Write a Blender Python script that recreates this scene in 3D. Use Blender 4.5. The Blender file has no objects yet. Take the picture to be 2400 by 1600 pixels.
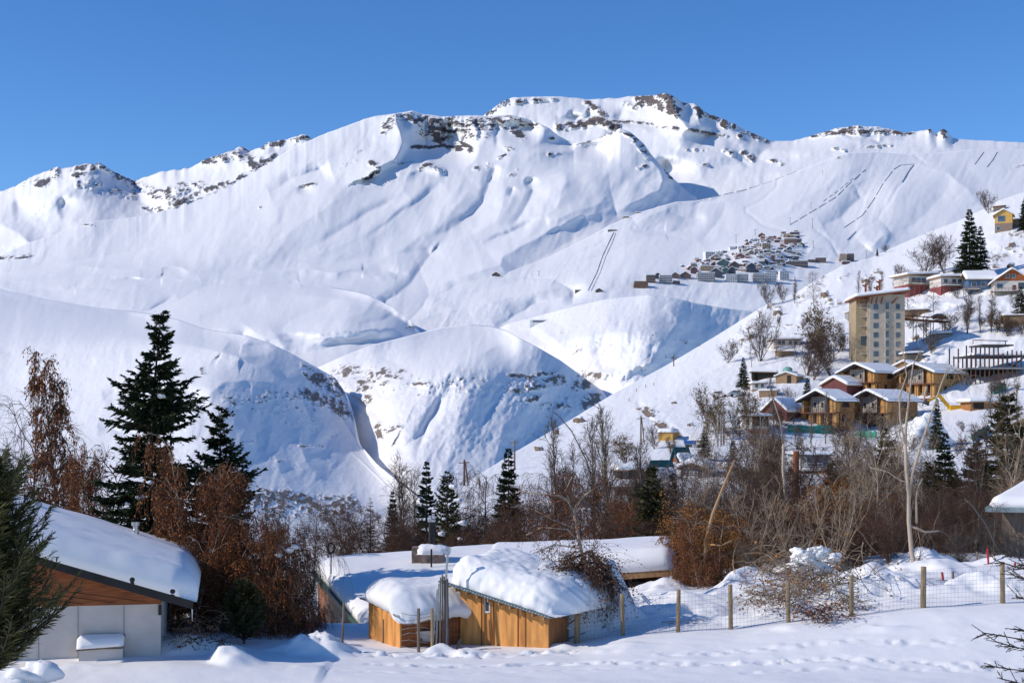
import bpy, math, random
import numpy as np
from mathutils import Vector, Matrix
SC = bpy.context.scene
COL = SC.collection
F = 3300.0          # focal length in photograph pixels (2400 px wide frame)
CX, HZ = 1200.0, 1000.0   # principal column and eye-level row
def at(px, py, Y):
    return np.array(((px-CX)/F*Y, Y, (HZ-py)/F*Y))
# ---------------------------------------------------------------- noise
def _hash(ix, iy, seed):
    h = (ix.astype(np.int64)*374761393 + iy.astype(np.int64)*668265263 + seed*974711) & 0x7fffffff
    h = ((h ^ (h >> 13))*1274126177) & 0x7fffffff
    h = (h ^ (h >> 16)) & 0xffff
    return h/65535.0
def vnoise(x, y, seed=0):
    ix = np.floor(x); iy = np.floor(y); fx = x-ix; fy = y-iy
    fx = fx*fx*fx*(fx*(fx*6-15)+10); fy = fy*fy*fy*(fy*(fy*6-15)+10)
    a = _hash(ix, iy, seed); b = _hash(ix+1, iy, seed); c = _hash(ix, iy+1, seed); d = _hash(ix+1, iy+1, seed)
    return (a*(1-fx)+b*fx)*(1-fy) + (c*(1-fx)+d*fx)*fy
def fbm(x, y, oct=4, seed=0, gain=.5):
    s = 0; a = 1; t = 0
    for k in range(oct):
        s = s + a*vnoise(x*2**k+k*17.3, y*2**k+k*9.1, seed+k*31); t += a; a *= gain
    return s/t
def sstep(a, b, x):
    t = np.clip((x-a)/(b-a), 0, 1); return t*t*(3-2*t)
# ---------------------------------------------------------------- mesh helpers
def mesh_obj(name, V, Fc, mats, parent=None, smooth=False, midx=None):
    """V (n,3) array, Fc list of faces or (m,3|4) array -> one mesh object"""
    me = bpy.data.meshes.new(name)
    V = np.asarray(V, dtype=np.float32)
    if isinstance(Fc, np.ndarray):
        n, k = Fc.shape
        me.vertices.add(len(V)); me.vertices.foreach_set('co', V.ravel())
        me.loops.add(n*k); me.loops.foreach_set('vertex_index', Fc.astype(np.int32).ravel())
        me.polygons.add(n); me.polygons.foreach_set('loop_start', np.arange(0, n*k, k, dtype=np.int32))
        me.update(calc_edges=True)
    else:
        me.from_pydata(V.tolist(), [], Fc)
    if not isinstance(mats, (list, tuple)): mats = [mats]
    for m in mats: me.materials.append(m)
    if midx is not None: me.polygons.foreach_set('material_index', np.asarray(midx, dtype=np.int32))
    if smooth: me.polygons.foreach_set('use_smooth', np.ones(len(me.polygons), dtype=bool))
    me.update()
    o = bpy.data.objects.new(name, me); COL.objects.link(o)
    if parent: o.parent = parent
    return o
def tag(o, label=None, cat=None, group=None, kind=None):
    if label: o['label'] = label
    if cat: o['category'] = cat
    if group: o['group'] = group
    if kind: o['kind'] = kind
    return o
def thing(name, loc, label, cat, group=None, rz=0.0):
    o = bpy.data.objects.new(name, None); COL.objects.link(o)
    o.empty_display_size = .3
    o.location = Vector([float(c) for c in loc]); o.rotation_euler = (0, 0, rz)
    return tag(o, label, cat, group)
def copy_tree(o, parent=None):
    c = o.copy(); COL.objects.link(c); c.parent = parent
    for ch in list(o.children): copy_tree(ch, c)
    return c
class MB:
    """collects boxes, prisms, bars; builds ONE mesh object"""
    def __init__(s): s.V = []; s.F = []; s.M = []
    def add(s, v, f, mi=0):
        b = len(s.V); s.V += [tuple(map(float, p)) for p in v]; s.F += [[b+i for i in q] for q in f]; s.M += [mi]*len(f); return s
    def box(s, x0, x1, y0, y1, z0, z1, mi=0):
        v = [(x0,y0,z0),(x1,y0,z0),(x1,y1,z0),(x0,y1,z0),(x0,y0,z1),(x1,y0,z1),(x1,y1,z1),(x0,y1,z1)]
        return s.add(v, [(0,3,2,1),(4,5,6,7),(0,1,5,4),(1,2,6,5),(2,3,7,6),(3,0,4,7)], mi)
    def hexa(s, v, mi=0):
        return s.add(v, [(0,3,2,1),(4,5,6,7),(0,1,5,4),(1,2,6,5),(2,3,7,6),(3,0,4,7)], mi)
    def prism(s, poly, y0, y1, mi=0):
        """poly in XZ (counter-clockwise seen from -Y) extruded along Y"""
        n = len(poly)
        v = [(p[0], y0, p[1]) for p in poly]+[(p[0], y1, p[1]) for p in poly]
        f = [tuple(range(n)), tuple(range(2*n-1, n-1, -1))]+[((i+1) % n, i, n+i, n+(i+1) % n) for i in range(n)]
        return s.add(v, f, mi)
    def bar(s, p0, p1, w, d=None, mi=0):
        p0 = Vector(p0); p1 = Vector(p1); d = d or w; t = (p1-p0).normalized()
        up = Vector((0,0,1)) if abs(t.z) < .9 else Vector((0,1,0))
        a = t.cross(up).normalized()*w/2; b = a.cross(t).normalized()*d/2
        v = [p0-a-b, p0+a-b, p0+a+b, p0-a+b, p1-a-b, p1+a-b, p1+a+b, p1-a+b]
        return s.hexa(v, mi)
    def tube(s, pts, rad, n=8, mi=0, cap=True):
        pts = [Vector(p) for p in pts]
        if not isinstance(rad, (list, tuple)): rad = [rad]*len(pts)
        v = []
        for i, p in enumerate(pts):
            t = (pts[min(i+1, len(pts)-1)]-pts[max(i-1, 0)]).normalized()
            up = Vector((0,0,1)) if abs(t.z) < .9 else Vector((0,1,0))
            a = t.cross(up).normalized(); b = a.cross(t).normalized()
            for k in range(n):
                an = 2*math.pi*k/n; v.append(p+a*math.cos(an)*rad[i]+b*math.sin(an)*rad[i])
        f = []
        for i in range(len(pts)-1):
            for k in range(n):
                f.append((i*n+k, i*n+(k+1) % n, (i+1)*n+(k+1) % n, (i+1)*n+k))
        if cap: f.append(tuple(range(n-1, -1, -1))); f.append(tuple((len(pts)-1)*n+k for k in range(n)))
        return s.add(v, f, mi)
    def build(s, name, mats, parent=None, smooth=False):
        return mesh_obj(name, np.array(s.V), s.F, mats, parent, smooth, s.M)
# ---------------------------------------------------------------- materials
def new_mat(name):
    m = bpy.data.materials.new(name); m.use_nodes = True
    return m, m.node_tree, m.node_tree.nodes['Principled BSDF']
def simple_mat(name, col, rough=.7, var=.15, scale=3.0, bump=0.0, metal=0.0, stretch=(1,1,1), spec=.3, dark=None):
    m, nt, b = new_mat(name); N = nt.nodes; L = nt.links
    tc = N.new('ShaderNodeTexCoord'); mp = N.new('ShaderNodeMapping'); mp.inputs['Scale'].default_value = stretch
    L.new(tc.outputs['Object'], mp.inputs[0])
    nz = N.new('ShaderNodeTexNoise'); nz.inputs['Scale'].default_value = scale; nz.inputs['Detail'].default_value = 5
    L.new(mp.outputs[0], nz.inputs['Vector'])
    cr = N.new('ShaderNodeValToRGB'); e = cr.color_ramp.elements
    dk = dark or [c*(1-var) for c in col]
    e[0].position = .35; e[0].color = (*dk, 1); e[1].position = .65; e[1].color = (*[min(1, c*(1+var*.6)) for c in col], 1)
    L.new(nz.outputs['Fac'], cr.inputs[0]); L.new(cr.outputs[0], b.inputs['Base Color'])
    b.inputs['Roughness'].default_value = rough; b.inputs['Metallic'].default_value = metal
    b.inputs['Specular IOR Level'].default_value = spec
    if bump:
        bp = N.new('ShaderNodeBump'); bp.inputs['Strength'].default_value = bump; bp.inputs['Distance'].default_value = .02
        L.new(nz.outputs['Fac'], bp.inputs['Height']); L.new(bp.outputs[0], b.inputs['Normal'])
    return m
def tree_mat(name, col, var=.35, col2=None, rough=.75, trans=0.0):
    """bark / leaf / needle colour varying from piece to piece"""
    m, nt, b = new_mat(name); N = nt.nodes; L = nt.links
    g = N.new('ShaderNodeNewGeometry')
    cr = N.new('ShaderNodeValToRGB'); e = cr.color_ramp.elements
    e[0].color = (*[c*(1-var) for c in col], 1); e[1].color = (*(col2 or [c*(1+var) for c in col]), 1)
    L.new(g.outputs['Random Per Island'], cr.inputs[0]); L.new(cr.outputs[0], b.inputs['Base Color'])
    b.inputs['Roughness'].default_value = rough; b.inputs['Specular IOR Level'].default_value = .2
    return m
SNOW = (.885, .875, .868)
def snow_mat(name, scale=1.0, bump=.25, dist=.03):
    m, nt, b = new_mat(name); N = nt.nodes; L = nt.links
    tc = N.new('ShaderNodeTexCoord')
    n1 = N.new('ShaderNodeTexNoise'); n1.inputs['Scale'].default_value = 2.2*scale; n1.inputs['Detail'].default_value = 6; n1.inputs['Roughness'].default_value = .6
    L.new(tc.outputs['Object'], n1.inputs['Vector'])
    b.inputs['Base Color'].default_value = (*SNOW, 1); b.inputs['Roughness'].default_value = .65
    b.inputs['Specular IOR Level'].default_value = .15
    bp = N.new('ShaderNodeBump'); bp.inputs['Strength'].default_value = bump; bp.inputs['Distance'].default_value = dist
    L.new(n1.outputs['Fac'], bp.inputs['Height']); L.new(bp.outputs[0], b.inputs['Normal'])
    return m
def terrain_mat(name, size, rock=(.16,.135,.12), rock2=(.26,.215,.185), bump=.5):
    """snow with bare rock where the ground's own 'rock' attribute says; size = metres of one fine feature"""
    m, nt, b = new_mat(name); N = nt.nodes; L = nt.links
    tc = N.new('ShaderNodeTexCoord')
    at_ = N.new('ShaderNodeAttribute'); at_.attribute_name = 'rock'
    n1 = N.new('ShaderNodeTexNoise'); n1.inputs['Scale'].default_value = 1/size; n1.inputs['Detail'].default_value = 8; n1.inputs['Roughness'].default_value = .62
    L.new(tc.outputs['Object'], n1.inputs['Vector'])
    mp = N.new('ShaderNodeMapping'); mp.inputs['Scale'].default_value = (1, .6, 2.2); L.new(tc.outputs['Object'], mp.inputs[0])
    n3 = N.new('ShaderNodeTexNoise'); n3.inputs['Scale'].default_value = .9/size; n3.inputs['Detail'].default_value = 9; n3.inputs['Roughness'].default_value = .68; n3.inputs['Distortion'].default_value = .6
    L.new(mp.outputs[0], n3.inputs['Vector'])
    ma = N.new('ShaderNodeMath'); ma.operation = 'MULTIPLY_ADD'; ma.inputs[1].default_value = 1.5; L.new(n3.outputs['Fac'], ma.inputs[0])
    L.new(at_.outputs['Fac'], ma.inputs[2])
    mr = N.new('ShaderNodeMapRange'); mr.inputs['From Min'].default_value = 1.20; mr.inputs['From Max'].default_value = 1.32
    L.new(ma.outputs[0], mr.inputs['Value'])
    n2 = N.new('ShaderNodeTexNoise'); n2.inputs['Scale'].default_value = .4/size; n2.inputs['Detail'].default_value = 4
    mp2 = N.new('ShaderNodeMapping'); mp2.inputs['Scale'].default_value = (.6, .6, 5); L.new(tc.outputs['Object'], mp2.inputs[0]); L.new(mp2.outputs[0], n2.inputs['Vector'])
    rc = N.new('ShaderNodeMix'); rc.data_type = 'RGBA'; rc.inputs['A'].default_value = (*rock, 1); rc.inputs['B'].default_value = (*rock2, 1)
    L.new(n2.outputs['Fac'], rc.inputs['Factor'])
    mx = N.new('ShaderNodeMix'); mx.data_type = 'RGBA'; mx.inputs['A'].default_value = (*SNOW, 1)
    L.new(mr.outputs[0], mx.inputs['Factor']); L.new(rc.outputs['Result'], mx.inputs['B']); L.new(mx.outputs['Result'], b.inputs['Base Color'])
    b.inputs['Roughness'].default_value = .7; b.inputs['Specular IOR Level'].default_value = .1
    bp = N.new('ShaderNodeBump'); bp.inputs['Strength'].default_value = bump; bp.inputs['Distance'].default_value = size*.25
    L.new(n1.outputs['Fac'], bp.inputs['Height']); L.new(bp.outputs[0], b.inputs['Normal'])
    return m
# ================================================================ TERRAIN
# Every hill is a relief of its own, at its own distance: contour lines (column, row, metres away) are lofted, ridges and gullies carved in.
class Sculpt:
    def __init__(s, PX, PY): s.X = PX; s.Y = PY; s.e = np.zeros_like(PX); s.rock = np.zeros_like(PX)
    def line(s, pts, amp, wl, wr, taper=True, p=1.5):
        """amp>0 gully, amp<0 ridge; wl / wr reach on the left / right of the line"""
        pts = np.array(pts, float)
        m = 1.3*max(wl, wr)
        sel = (s.X > pts[:,0].min()-m) & (s.X < pts[:,0].max()+m) & (s.Y > pts[:,1].min()-m) & (s.Y < pts[:,1].max()+m)
        X = s.X[sel]; Y = s.Y[sel]
        if X.size == 0: return
        X = X + (fbm(X/45, Y/45, 2, 3)-.5)*14; Y = Y + (fbm(X/45, Y/45, 2, 7)-.5)*14
        best = np.full(X.shape, 1e9); sd = np.zeros(X.shape); tt = np.zeros(X.shape)
        n = len(pts)-1
        for i in range(n):
            a = pts[i]; b = pts[i+1]; d = b-a; L2 = (d*d).sum()
            t = np.clip(((X-a[0])*d[0]+(Y-a[1])*d[1])/L2, 0, 1)
            qx = X-(a[0]+t*d[0]); qy = Y-(a[1]+t*d[1]); dist = np.hypot(qx, qy)
            # right hand side = larger column (or lower row for flat lines)
            nx, ny = (-d[1], d[0])
            if nx < 0 or (abs(nx) < 1e-6 and ny < 0): nx, ny = -nx, -ny
            sg = np.sign(qx*nx+qy*ny)
            k = dist < best
            best = np.where(k, dist, best); sd = np.where(k, sg, sd); tt = np.where(k, (i+t)/n, tt)
        w = np.where(sd > 0, wr, wl)
        pr = np.clip(1-best/w, 0, 1)**p
        if taper: pr = pr*np.clip(np.minimum(tt, 1-tt)*4, 0, 1)**.7
        s.e[sel] += amp*pr
    def bump(s, cx, cy, amp, l, r, u, d, p=1.0):
        dx = s.X-cx; dy = s.Y-cy
        q = np.hypot(dx/np.where(dx < 0, l, r), dy/np.where(dy < 0, u, d))
        s.e += amp*(.5+.5*np.cos(np.pi*np.clip(q, 0, 1)))**p
    def stone(s, pts, w, amp=1.0, h=None):
        """adds rock along a polyline of half-width w (h = half-height)"""
        pts = np.array(pts, float); h = h or w
        best = np.full(s.X.shape, 1e9)
        if len(pts) == 1: pts = np.vstack([pts, pts+.01])
        for i in range(len(pts)-1):
            a = pts[i]*[1/w, 1/h]; b = pts[i+1]*[1/w, 1/h]; d = b-a
            t = np.clip(((s.X/w-a[0])*d[0]+(s.Y/h-a[1])*d[1])/(d*d).sum(), 0, 1)
            best = np.minimum(best, np.hypot(s.X/w-(a[0]+t*d[0]), s.Y/h-(a[1]+t*d[1])))
        s.rock = np.maximum(s.rock, amp*np.clip(1.25-best*.9, 0, 1)*(best < 1.4))
def cinterp(pts, xs, k):
    p = np.array(pts, float)
    return np.interp(xs, p[:,0], p[:,k])
def smooth_cols(a, n):
    if n < 2: return a
    k = np.hanning(n+2)[1:-1]; k /= k.sum(); h = n//2
    ap = np.pad(a, ((h, n-1-h), (0, 0)), mode='reflect', reflect_type='odd')
    out = np.zeros_like(a)
    for i in range(n): out += k[i]*ap[i:i+a.shape[0]]
    return out
LAYERS = {}
def layer(name, x0, x1, step, contours, sculpt, mat, vsm=.35, rstep=None, jag=0.0, sx=None, rockamp=10.0, rk=(14,9), rkw=.9, noise=(5,2.2,.8), label=None, flute=(0,20,.3)):
    xs = np.arange(x0, x1+step, step, dtype=float)
    nC = len(contours)
    if sx is None: sx = 40/step
    pys = []; lys = []
    for c in contours:
        py = cinterp(c, xs, 1); ly = np.log(cinterp(c, xs, 2))
        n = int(sx*(1.2 if c is contours[0] else 4))
        if n > 2:
            k = np.hanning(n+2)[1:-1]; k /= k.sum()
            ly = np.convolve(np.pad(ly, (n, n), mode='reflect', reflect_type='odd'), k, 'same')[n:-n]
        n2 = max(3, int((12 if c is contours[0] else 150)/step)); k = np.hanning(n2+2)[1:-1]; k /= k.sum()
        if c is not contours[0] or jag == 0: py = np.convolve(np.pad(py, (n2, n2), mode='reflect', reflect_type='odd'), k, 'same')[n2:-n2]
        pys.append(py); lys.append(ly)
    if jag: pys[0] = pys[0]+(fbm(xs/14, xs*0+3.3, 3, 5)-.5)*jag
    for i in range(1, nC): pys[i] = np.maximum(pys[i], pys[i-1]+2)
    pys = np.array(pys); lys = np.array(lys)
    span = (pys[-1]-pys[0]).max(); R = int(span/(rstep or step))+2
    # rows shared between contour bands in proportion to their size
    band = np.diff(pys, axis=0).mean(axis=1); cum = np.concatenate([[0], np.cumsum(band)]); cum /= cum[-1]
    v = np.linspace(0, 1, R)
    PY = np.empty((R, len(xs))); LY = np.empty_like(PY)
    seg = np.clip(np.searchsorted(cum, v, side='right')-1, 0, nC-2); fr = (v-cum[seg])/(cum[seg+1]-cum[seg])
    PY = pys[seg]*(1-fr)[:,None]+pys[seg+1]*fr[:,None]
    LY = lys[seg]*(1-fr)[:,None]+lys[seg+1]*fr[:,None]
    LY = smooth_cols(LY, int(R*vsm/nC*1.6))
    PX = np.broadcast_to(xs, PY.shape).copy()
    S = Sculpt(PX, PY)
    wx = (fbm(PX/90, PY/90, 3, 11)-.5)*60
    S.e += noise[0]*8*(fbm((PX+PY*.6+wx)/120, (PY-PX*.15+wx)/170, 3, 21)-.5)
    S.e += noise[1]*8*(fbm((PX+PY*.5+wx)/34, (PY+wx)/60, 3, 41)-.5)
    S.e += noise[2]*8*(fbm((PX+PY*.2)/9, PY/11, 3, 61)-.5)
    if flute[0]:
        fl, fw, sk = flute
        r1 = np.abs(2*fbm((PX+PY*sk+wx*.5)/fw, PY/(fw*7), 3, 131)-1); r2 = fbm(PX/160, PY/120, 2, 141)
        S.e += fl*8*(r1-.3)*sstep(.35, .65, r2)
    if sculpt: sculpt(S)
    # bare rock: patches broken by noise, standing a little proud of the snow
    rn = fbm((PX+wx*.2)/rk[0], (PY+wx*.15)/rk[1], 4, 77, .6)
    rock = np.clip(S.rock*(.35+rkw*(rn-.5)*1.8+.27), 0, 1.2)
    ck = sstep(.25, .55, rock)
    S.e -= ck*rockamp*(.4+1.2*fbm(PX/rk[0]*2.1, PY/rk[1]*2.1, 3, 91))
    # the outer rim keeps its place
    D = np.exp(LY)*(1+S.e/F)
    Xw = (PX-CX)/F*D; Zw = (HZ-PY)/F*D
    P = np.stack([Xw, D, Zw], axis=-1)
    LAYERS[name] = (xs, PY, D)
    # the far side of the ridge falls away behind it
    top = P[0]; back = []
    for q, dr in ((.004, 0.0), (.012, .03), (.04, .12), (.1, .35), (.2, .6)):
        dk = q*top[:,1]
        b = np.stack([top[:,0]*(1+q), top[:,1]+dk, top[:,2]*(1+q*(top[:,2] < 0))-dk*dr-.0006*top[:,1]], axis=-1); back.append(b)
    P = np.concatenate([np.array(back[::-1]), P], axis=0)
    rock = np.concatenate([np.repeat(rock[:1], 5, 0), rock], axis=0)
    R, C = P.shape[:2]
    idx = np.arange(R*C).reshape(R, C)
    q = np.stack([idx[1:,:-1], idx[1:,1:], idx[:-1,1:], idx[:-1,:-1]], axis=-1).reshape(-1, 4)
    o = mesh_obj(name, P.reshape(-1, 3), q, mat, smooth=True)
    a = o.data.attributes.new('rock', 'FLOAT', 'POINT'); a.data.foreach_set('value', rock.ravel().astype(np.float32))
    tag(o, label, None, None, 'structure')
    return o
def ground(name, px, py):
    """point of the relief `name` seen at (px, py)"""
    xs, PY, D = LAYERS[name]
    c = np.clip((px-xs[0])/(xs[1]-xs[0]), 0, len(xs)-1.001); i = int(c); f = c-i
    d = [np.interp(py, PY[:,k], D[:,k]) for k in (i, i+1)]
    return at(px, py, d[0]*(1-f)+d[1]*f)

FAR_RIDGE = [[(-150,500,9300),(0,450,9300),(34,438,9300),(51,426,9200),(90,408,9200),(133,390,9100),(146,396,9100),(190,387,9000),(204,382,9000),(218,385,9000),(235,380,9000),(258,396,9100),(289,411,9200),(315,424,9300),(371,404,9000),(422,397,8900),(442,395,8800),(476,375,8800),(537,355,8700),(563,343,8700),(585,355,8700),(612,345,8600),(629,333,8600),(667,329,8500),(690,322,8500),(707,314,8500),(731,323,8500),(860,380,8500)],
 [(-150,540,8200),(0,500,8100),(120,470,8000),(200,440,8000),(300,465,8300),(380,450,8000),(500,420,7900),(640,380,7800),(860,430,7700)],
 [(-150,620,6900),(0,570,6900),(200,540,6900),(400,540,6900),(600,470,6900),(860,480,6900)],
 [(-150,700,6200),(0,650,6200),(400,640,6200),(860,560,6200)]]
def s_far(S):
    S.line([(235,378),(200,420),(160,440),(120,470)], -90, 70, 50, False)
    S.line([(235,378),(290,430),(330,490)], -30, 40, 40)
    S.line([(315,424),(330,470),(400,520)], 130, 60, 70, False)
    S.line([(420,430),(400,470),(380,500)], -60, 30, 40)
    S.bump(45,485,80,20,50,30,40); S.bump(150,480,60,20,60,25,40)
    S.line([(0,525),(40,545),(75,580)], -80, 70, 40, False)
    S.line([(563,343),(540,365),(500,385)], -70, 30, 30)
    S.line([(640,350),(600,375),(560,392)], -50, 25, 25)
    S.stone([(20,445),(60,425),(110,405),(150,397),(235,385)], 34, .62, 14); S.stone([(90,435),(130,412)], 22, .95, 9); S.stone([(185,395),(235,385),(270,400)], 22, .8, 11)
    S.stone([(180,410),(210,395)], 18, .9, 8)
    S.stone([(330,455),(400,450),(450,435)], 40, .72, 20); S.stone([(340,490),(385,492)], 34, .8, 10)
    S.stone([(410,480),(470,450),(560,420),(650,362)], 14, .95, 8)
    S.stone([(490,378),(563,352),(600,385)], 34, .9, 13); S.stone([(620,345),(700,322),(725,320)], 18, .95, 7)
    S.stone([(200,430),(320,460)], 60, .55, 22); S.stone([(270,400),(330,440),(400,470)], 30, .75, 20)
SUMMIT = [[(1040,345,8000),(1132,272,8000),(1160,250,8000),(1185,233,8000),(1201,229,8000),(1283,226,8100),(1330,228,8100),(1378,233,8100),(1446,230,8000),(1480,226,8000),(1514,225,7900),(1540,221,7800),(1562,219,7700),(1580,226,7700),(1592,235,7700),(1600,240,7700),(1617,243,7700),(1630,243,7650),(1641,251,7650),(1651,263,7650),(1695,280,7600),(1722,292,7600),(1746,305,7600),(1811,331,7600),(1858,330,7500),(1899,319,7500),(1927,311,7400),(1961,301,7300),(2008,295,7200),(2059,298,7200),(2100,305,7200),(2124,311,7200),(2150,309,7200),(2178,302,7100),(2195,314,7100),(2205,305,7100),(2212,302,7100),(2222,310,7100),(2233,324,7100),(2280,329,7100),(2382,333,7000),(2550,342,7000)],
 [(1040,380,7500),(1132,330,7500),(1300,300,7350),(1450,300,7250),(1562,290,7150),(1700,330,7000),(1811,355,6900),(2000,345,6700),(2200,352,6600),(2550,370,6600)],
 [(1040,460,6700),(1300,420,6600),(1560,400,6500),(1700,410,6300),(2000,400,6200),(2200,400,6150),(2550,410,6100)],
 [(1040,560,5800),(1560,560,5500),(2200,520,5500),(2550,520,5500)]]
def s_summit(S):
    S.line([(1132,275),(1190,300),(1250,320)], -30, 50, 60)
    S.line([(1385,240),(1420,265),(1450,275)], -35, 60, 25)
    S.line([(1340,262),(1348,275),(1355,290)], 30, 14, 20)
    S.line([(1305,280),(1380,275),(1450,284),(1600,302)], 60, 12, 45, True)
    S.line([(1562,222),(1590,275),(1610,300)], -110, 60, 50, False)
    S.line([(1635,245),(1640,285),(1660,310)], -50, 25, 30)
    S.line([(1700,280),(1720,310),(1760,335)], -40, 25, 35)
    S.bump(1640,320,70,60,90,25,40)
    S.bump(1560,400,120,40,90,40,50)
    S.line([(1811,335),(1780,365),(1700,390),(1640,400)], 40, 30, 60)
    S.line([(2000,345),(1900,355),(1850,370)], -25, 30, 20)
    S.line([(1960,302),(2000,320),(2060,330),(2120,330)], 30, 10, 30)
    S.line([(1700,345),(1760,365),(1810,385)], 30, 12, 30); S.line([(1730,370),(1765,390)], 24, 10, 20)
    # bare crags and windswept scree
    S.stone([(1505,232),(1560,228),(1575,255)], 20, 1.3, 22); S.stone([(1540,250),(1590,262)], 14, 1.0, 14)
    S.stone([(1632,250),(1640,268)], 10, 1.3, 12); S.stone([(1605,243)], 6, 1.2, 8); S.stone([(1655,268),(1680,278)], 10, 1.0, 7)
    S.stone([(1698,290)], 12, 1.3, 12); S.stone([(1720,295)], 7, 1.3, 8); S.stone([(1745,310),(1800,330)], 20, .95, 7); S.stone([(1735,318)], 8, 1., 6)
    S.stone([(1310,298),(1370,290),(1400,280),(1440,296)], 16, 1.15, 11); S.stone([(1440,285),(1500,288),(1600,303),(1700,318)], 16, .85, 6)
    S.stone([(1372,238),(1392,252),(1410,267)], 14, 1.1, 8); S.stone([(1180,240),(1280,233)], 40, .72, 7); S.stone([(1140,266),(1190,235)], 12, .85, 6)
    S.stone([(1460,245),(1500,250)], 26, .62, 14)
    S.stone([(1905,318),(1960,306),(2010,298)], 18, .9, 8); S.stone([(1940,312),(2050,305),(2120,312)], 30, .9, 10)
    S.stone([(2178,306)], 16, .8, 8); S.stone([(2212,308)], 14, 1.2, 12); S.stone([(2215,322)], 22, .7, 8)
    S.stone([(1700,352),(1715,360)], 12, .9, 8); S.stone([(1745,358),(1765,372)], 10, 1., 8); S.stone([(1610,349),(1650,351)], 12, .9, 4); S.stone([(1810,375),(1830,385)], 14, .8, 5); S.stone([(1630,388),(1650,385)], 12, .8, 4)
    S.stone([(1955,348),(1975,352)], 16, .7, 5); S.stone([(2020,345),(2085,340)], 12, .6, 4)
MAIN = [[(-200,660,4200),(0,601,4500),(61,571,4700),(170,535,4900),(221,518,5000),(340,506,5100),(408,487,5200),(493,453,5400),(561,418,5600),(612,392,5700),(680,350,5900),(748,319,6100),(799,300,6200),(868,275,6350),(916,267,6450),(967,260,6500),(990,267,6520),(1038,273,6500),(1096,270,6500),(1140,272,6500),(1195,269,6500),(1235,279,6450),(1263,289,6400),(1286,300,6400),(1310,320,6300),(1344,336,6250),(1400,325,6250),(1453,300,6200),(1480,312,6150),(1510,338,6050),(1525,360,5950),(1560,400,5800),(1600,440,5600),(1720,530,5300)],
 [(-200,690,3900),(0,640,4000),(340,585,4300),(680,480,4800),(967,410,5300),(1286,410,5300),(1453,410,5350),(1600,480,5200),(1720,560,5000)],
 [(-200,700,3500),(0,660,3600),(340,640,3600),(680,628,3700),(967,590,4100),(1200,560,4350),(1453,520,4700),(1720,600,4700)],
 [(-200,760,2800),(340,710,2900),(680,700,2950),(900,690,3100),(1000,680,3250),(1200,640,3550),(1453,600,4000),(1720,650,4200)],
 [(-200,920,2300),(340,860,2250),(680,880,2250),(900,850,2350),(1200,820,2500),(1453,760,2900),(1720,720,3500)]]
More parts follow.
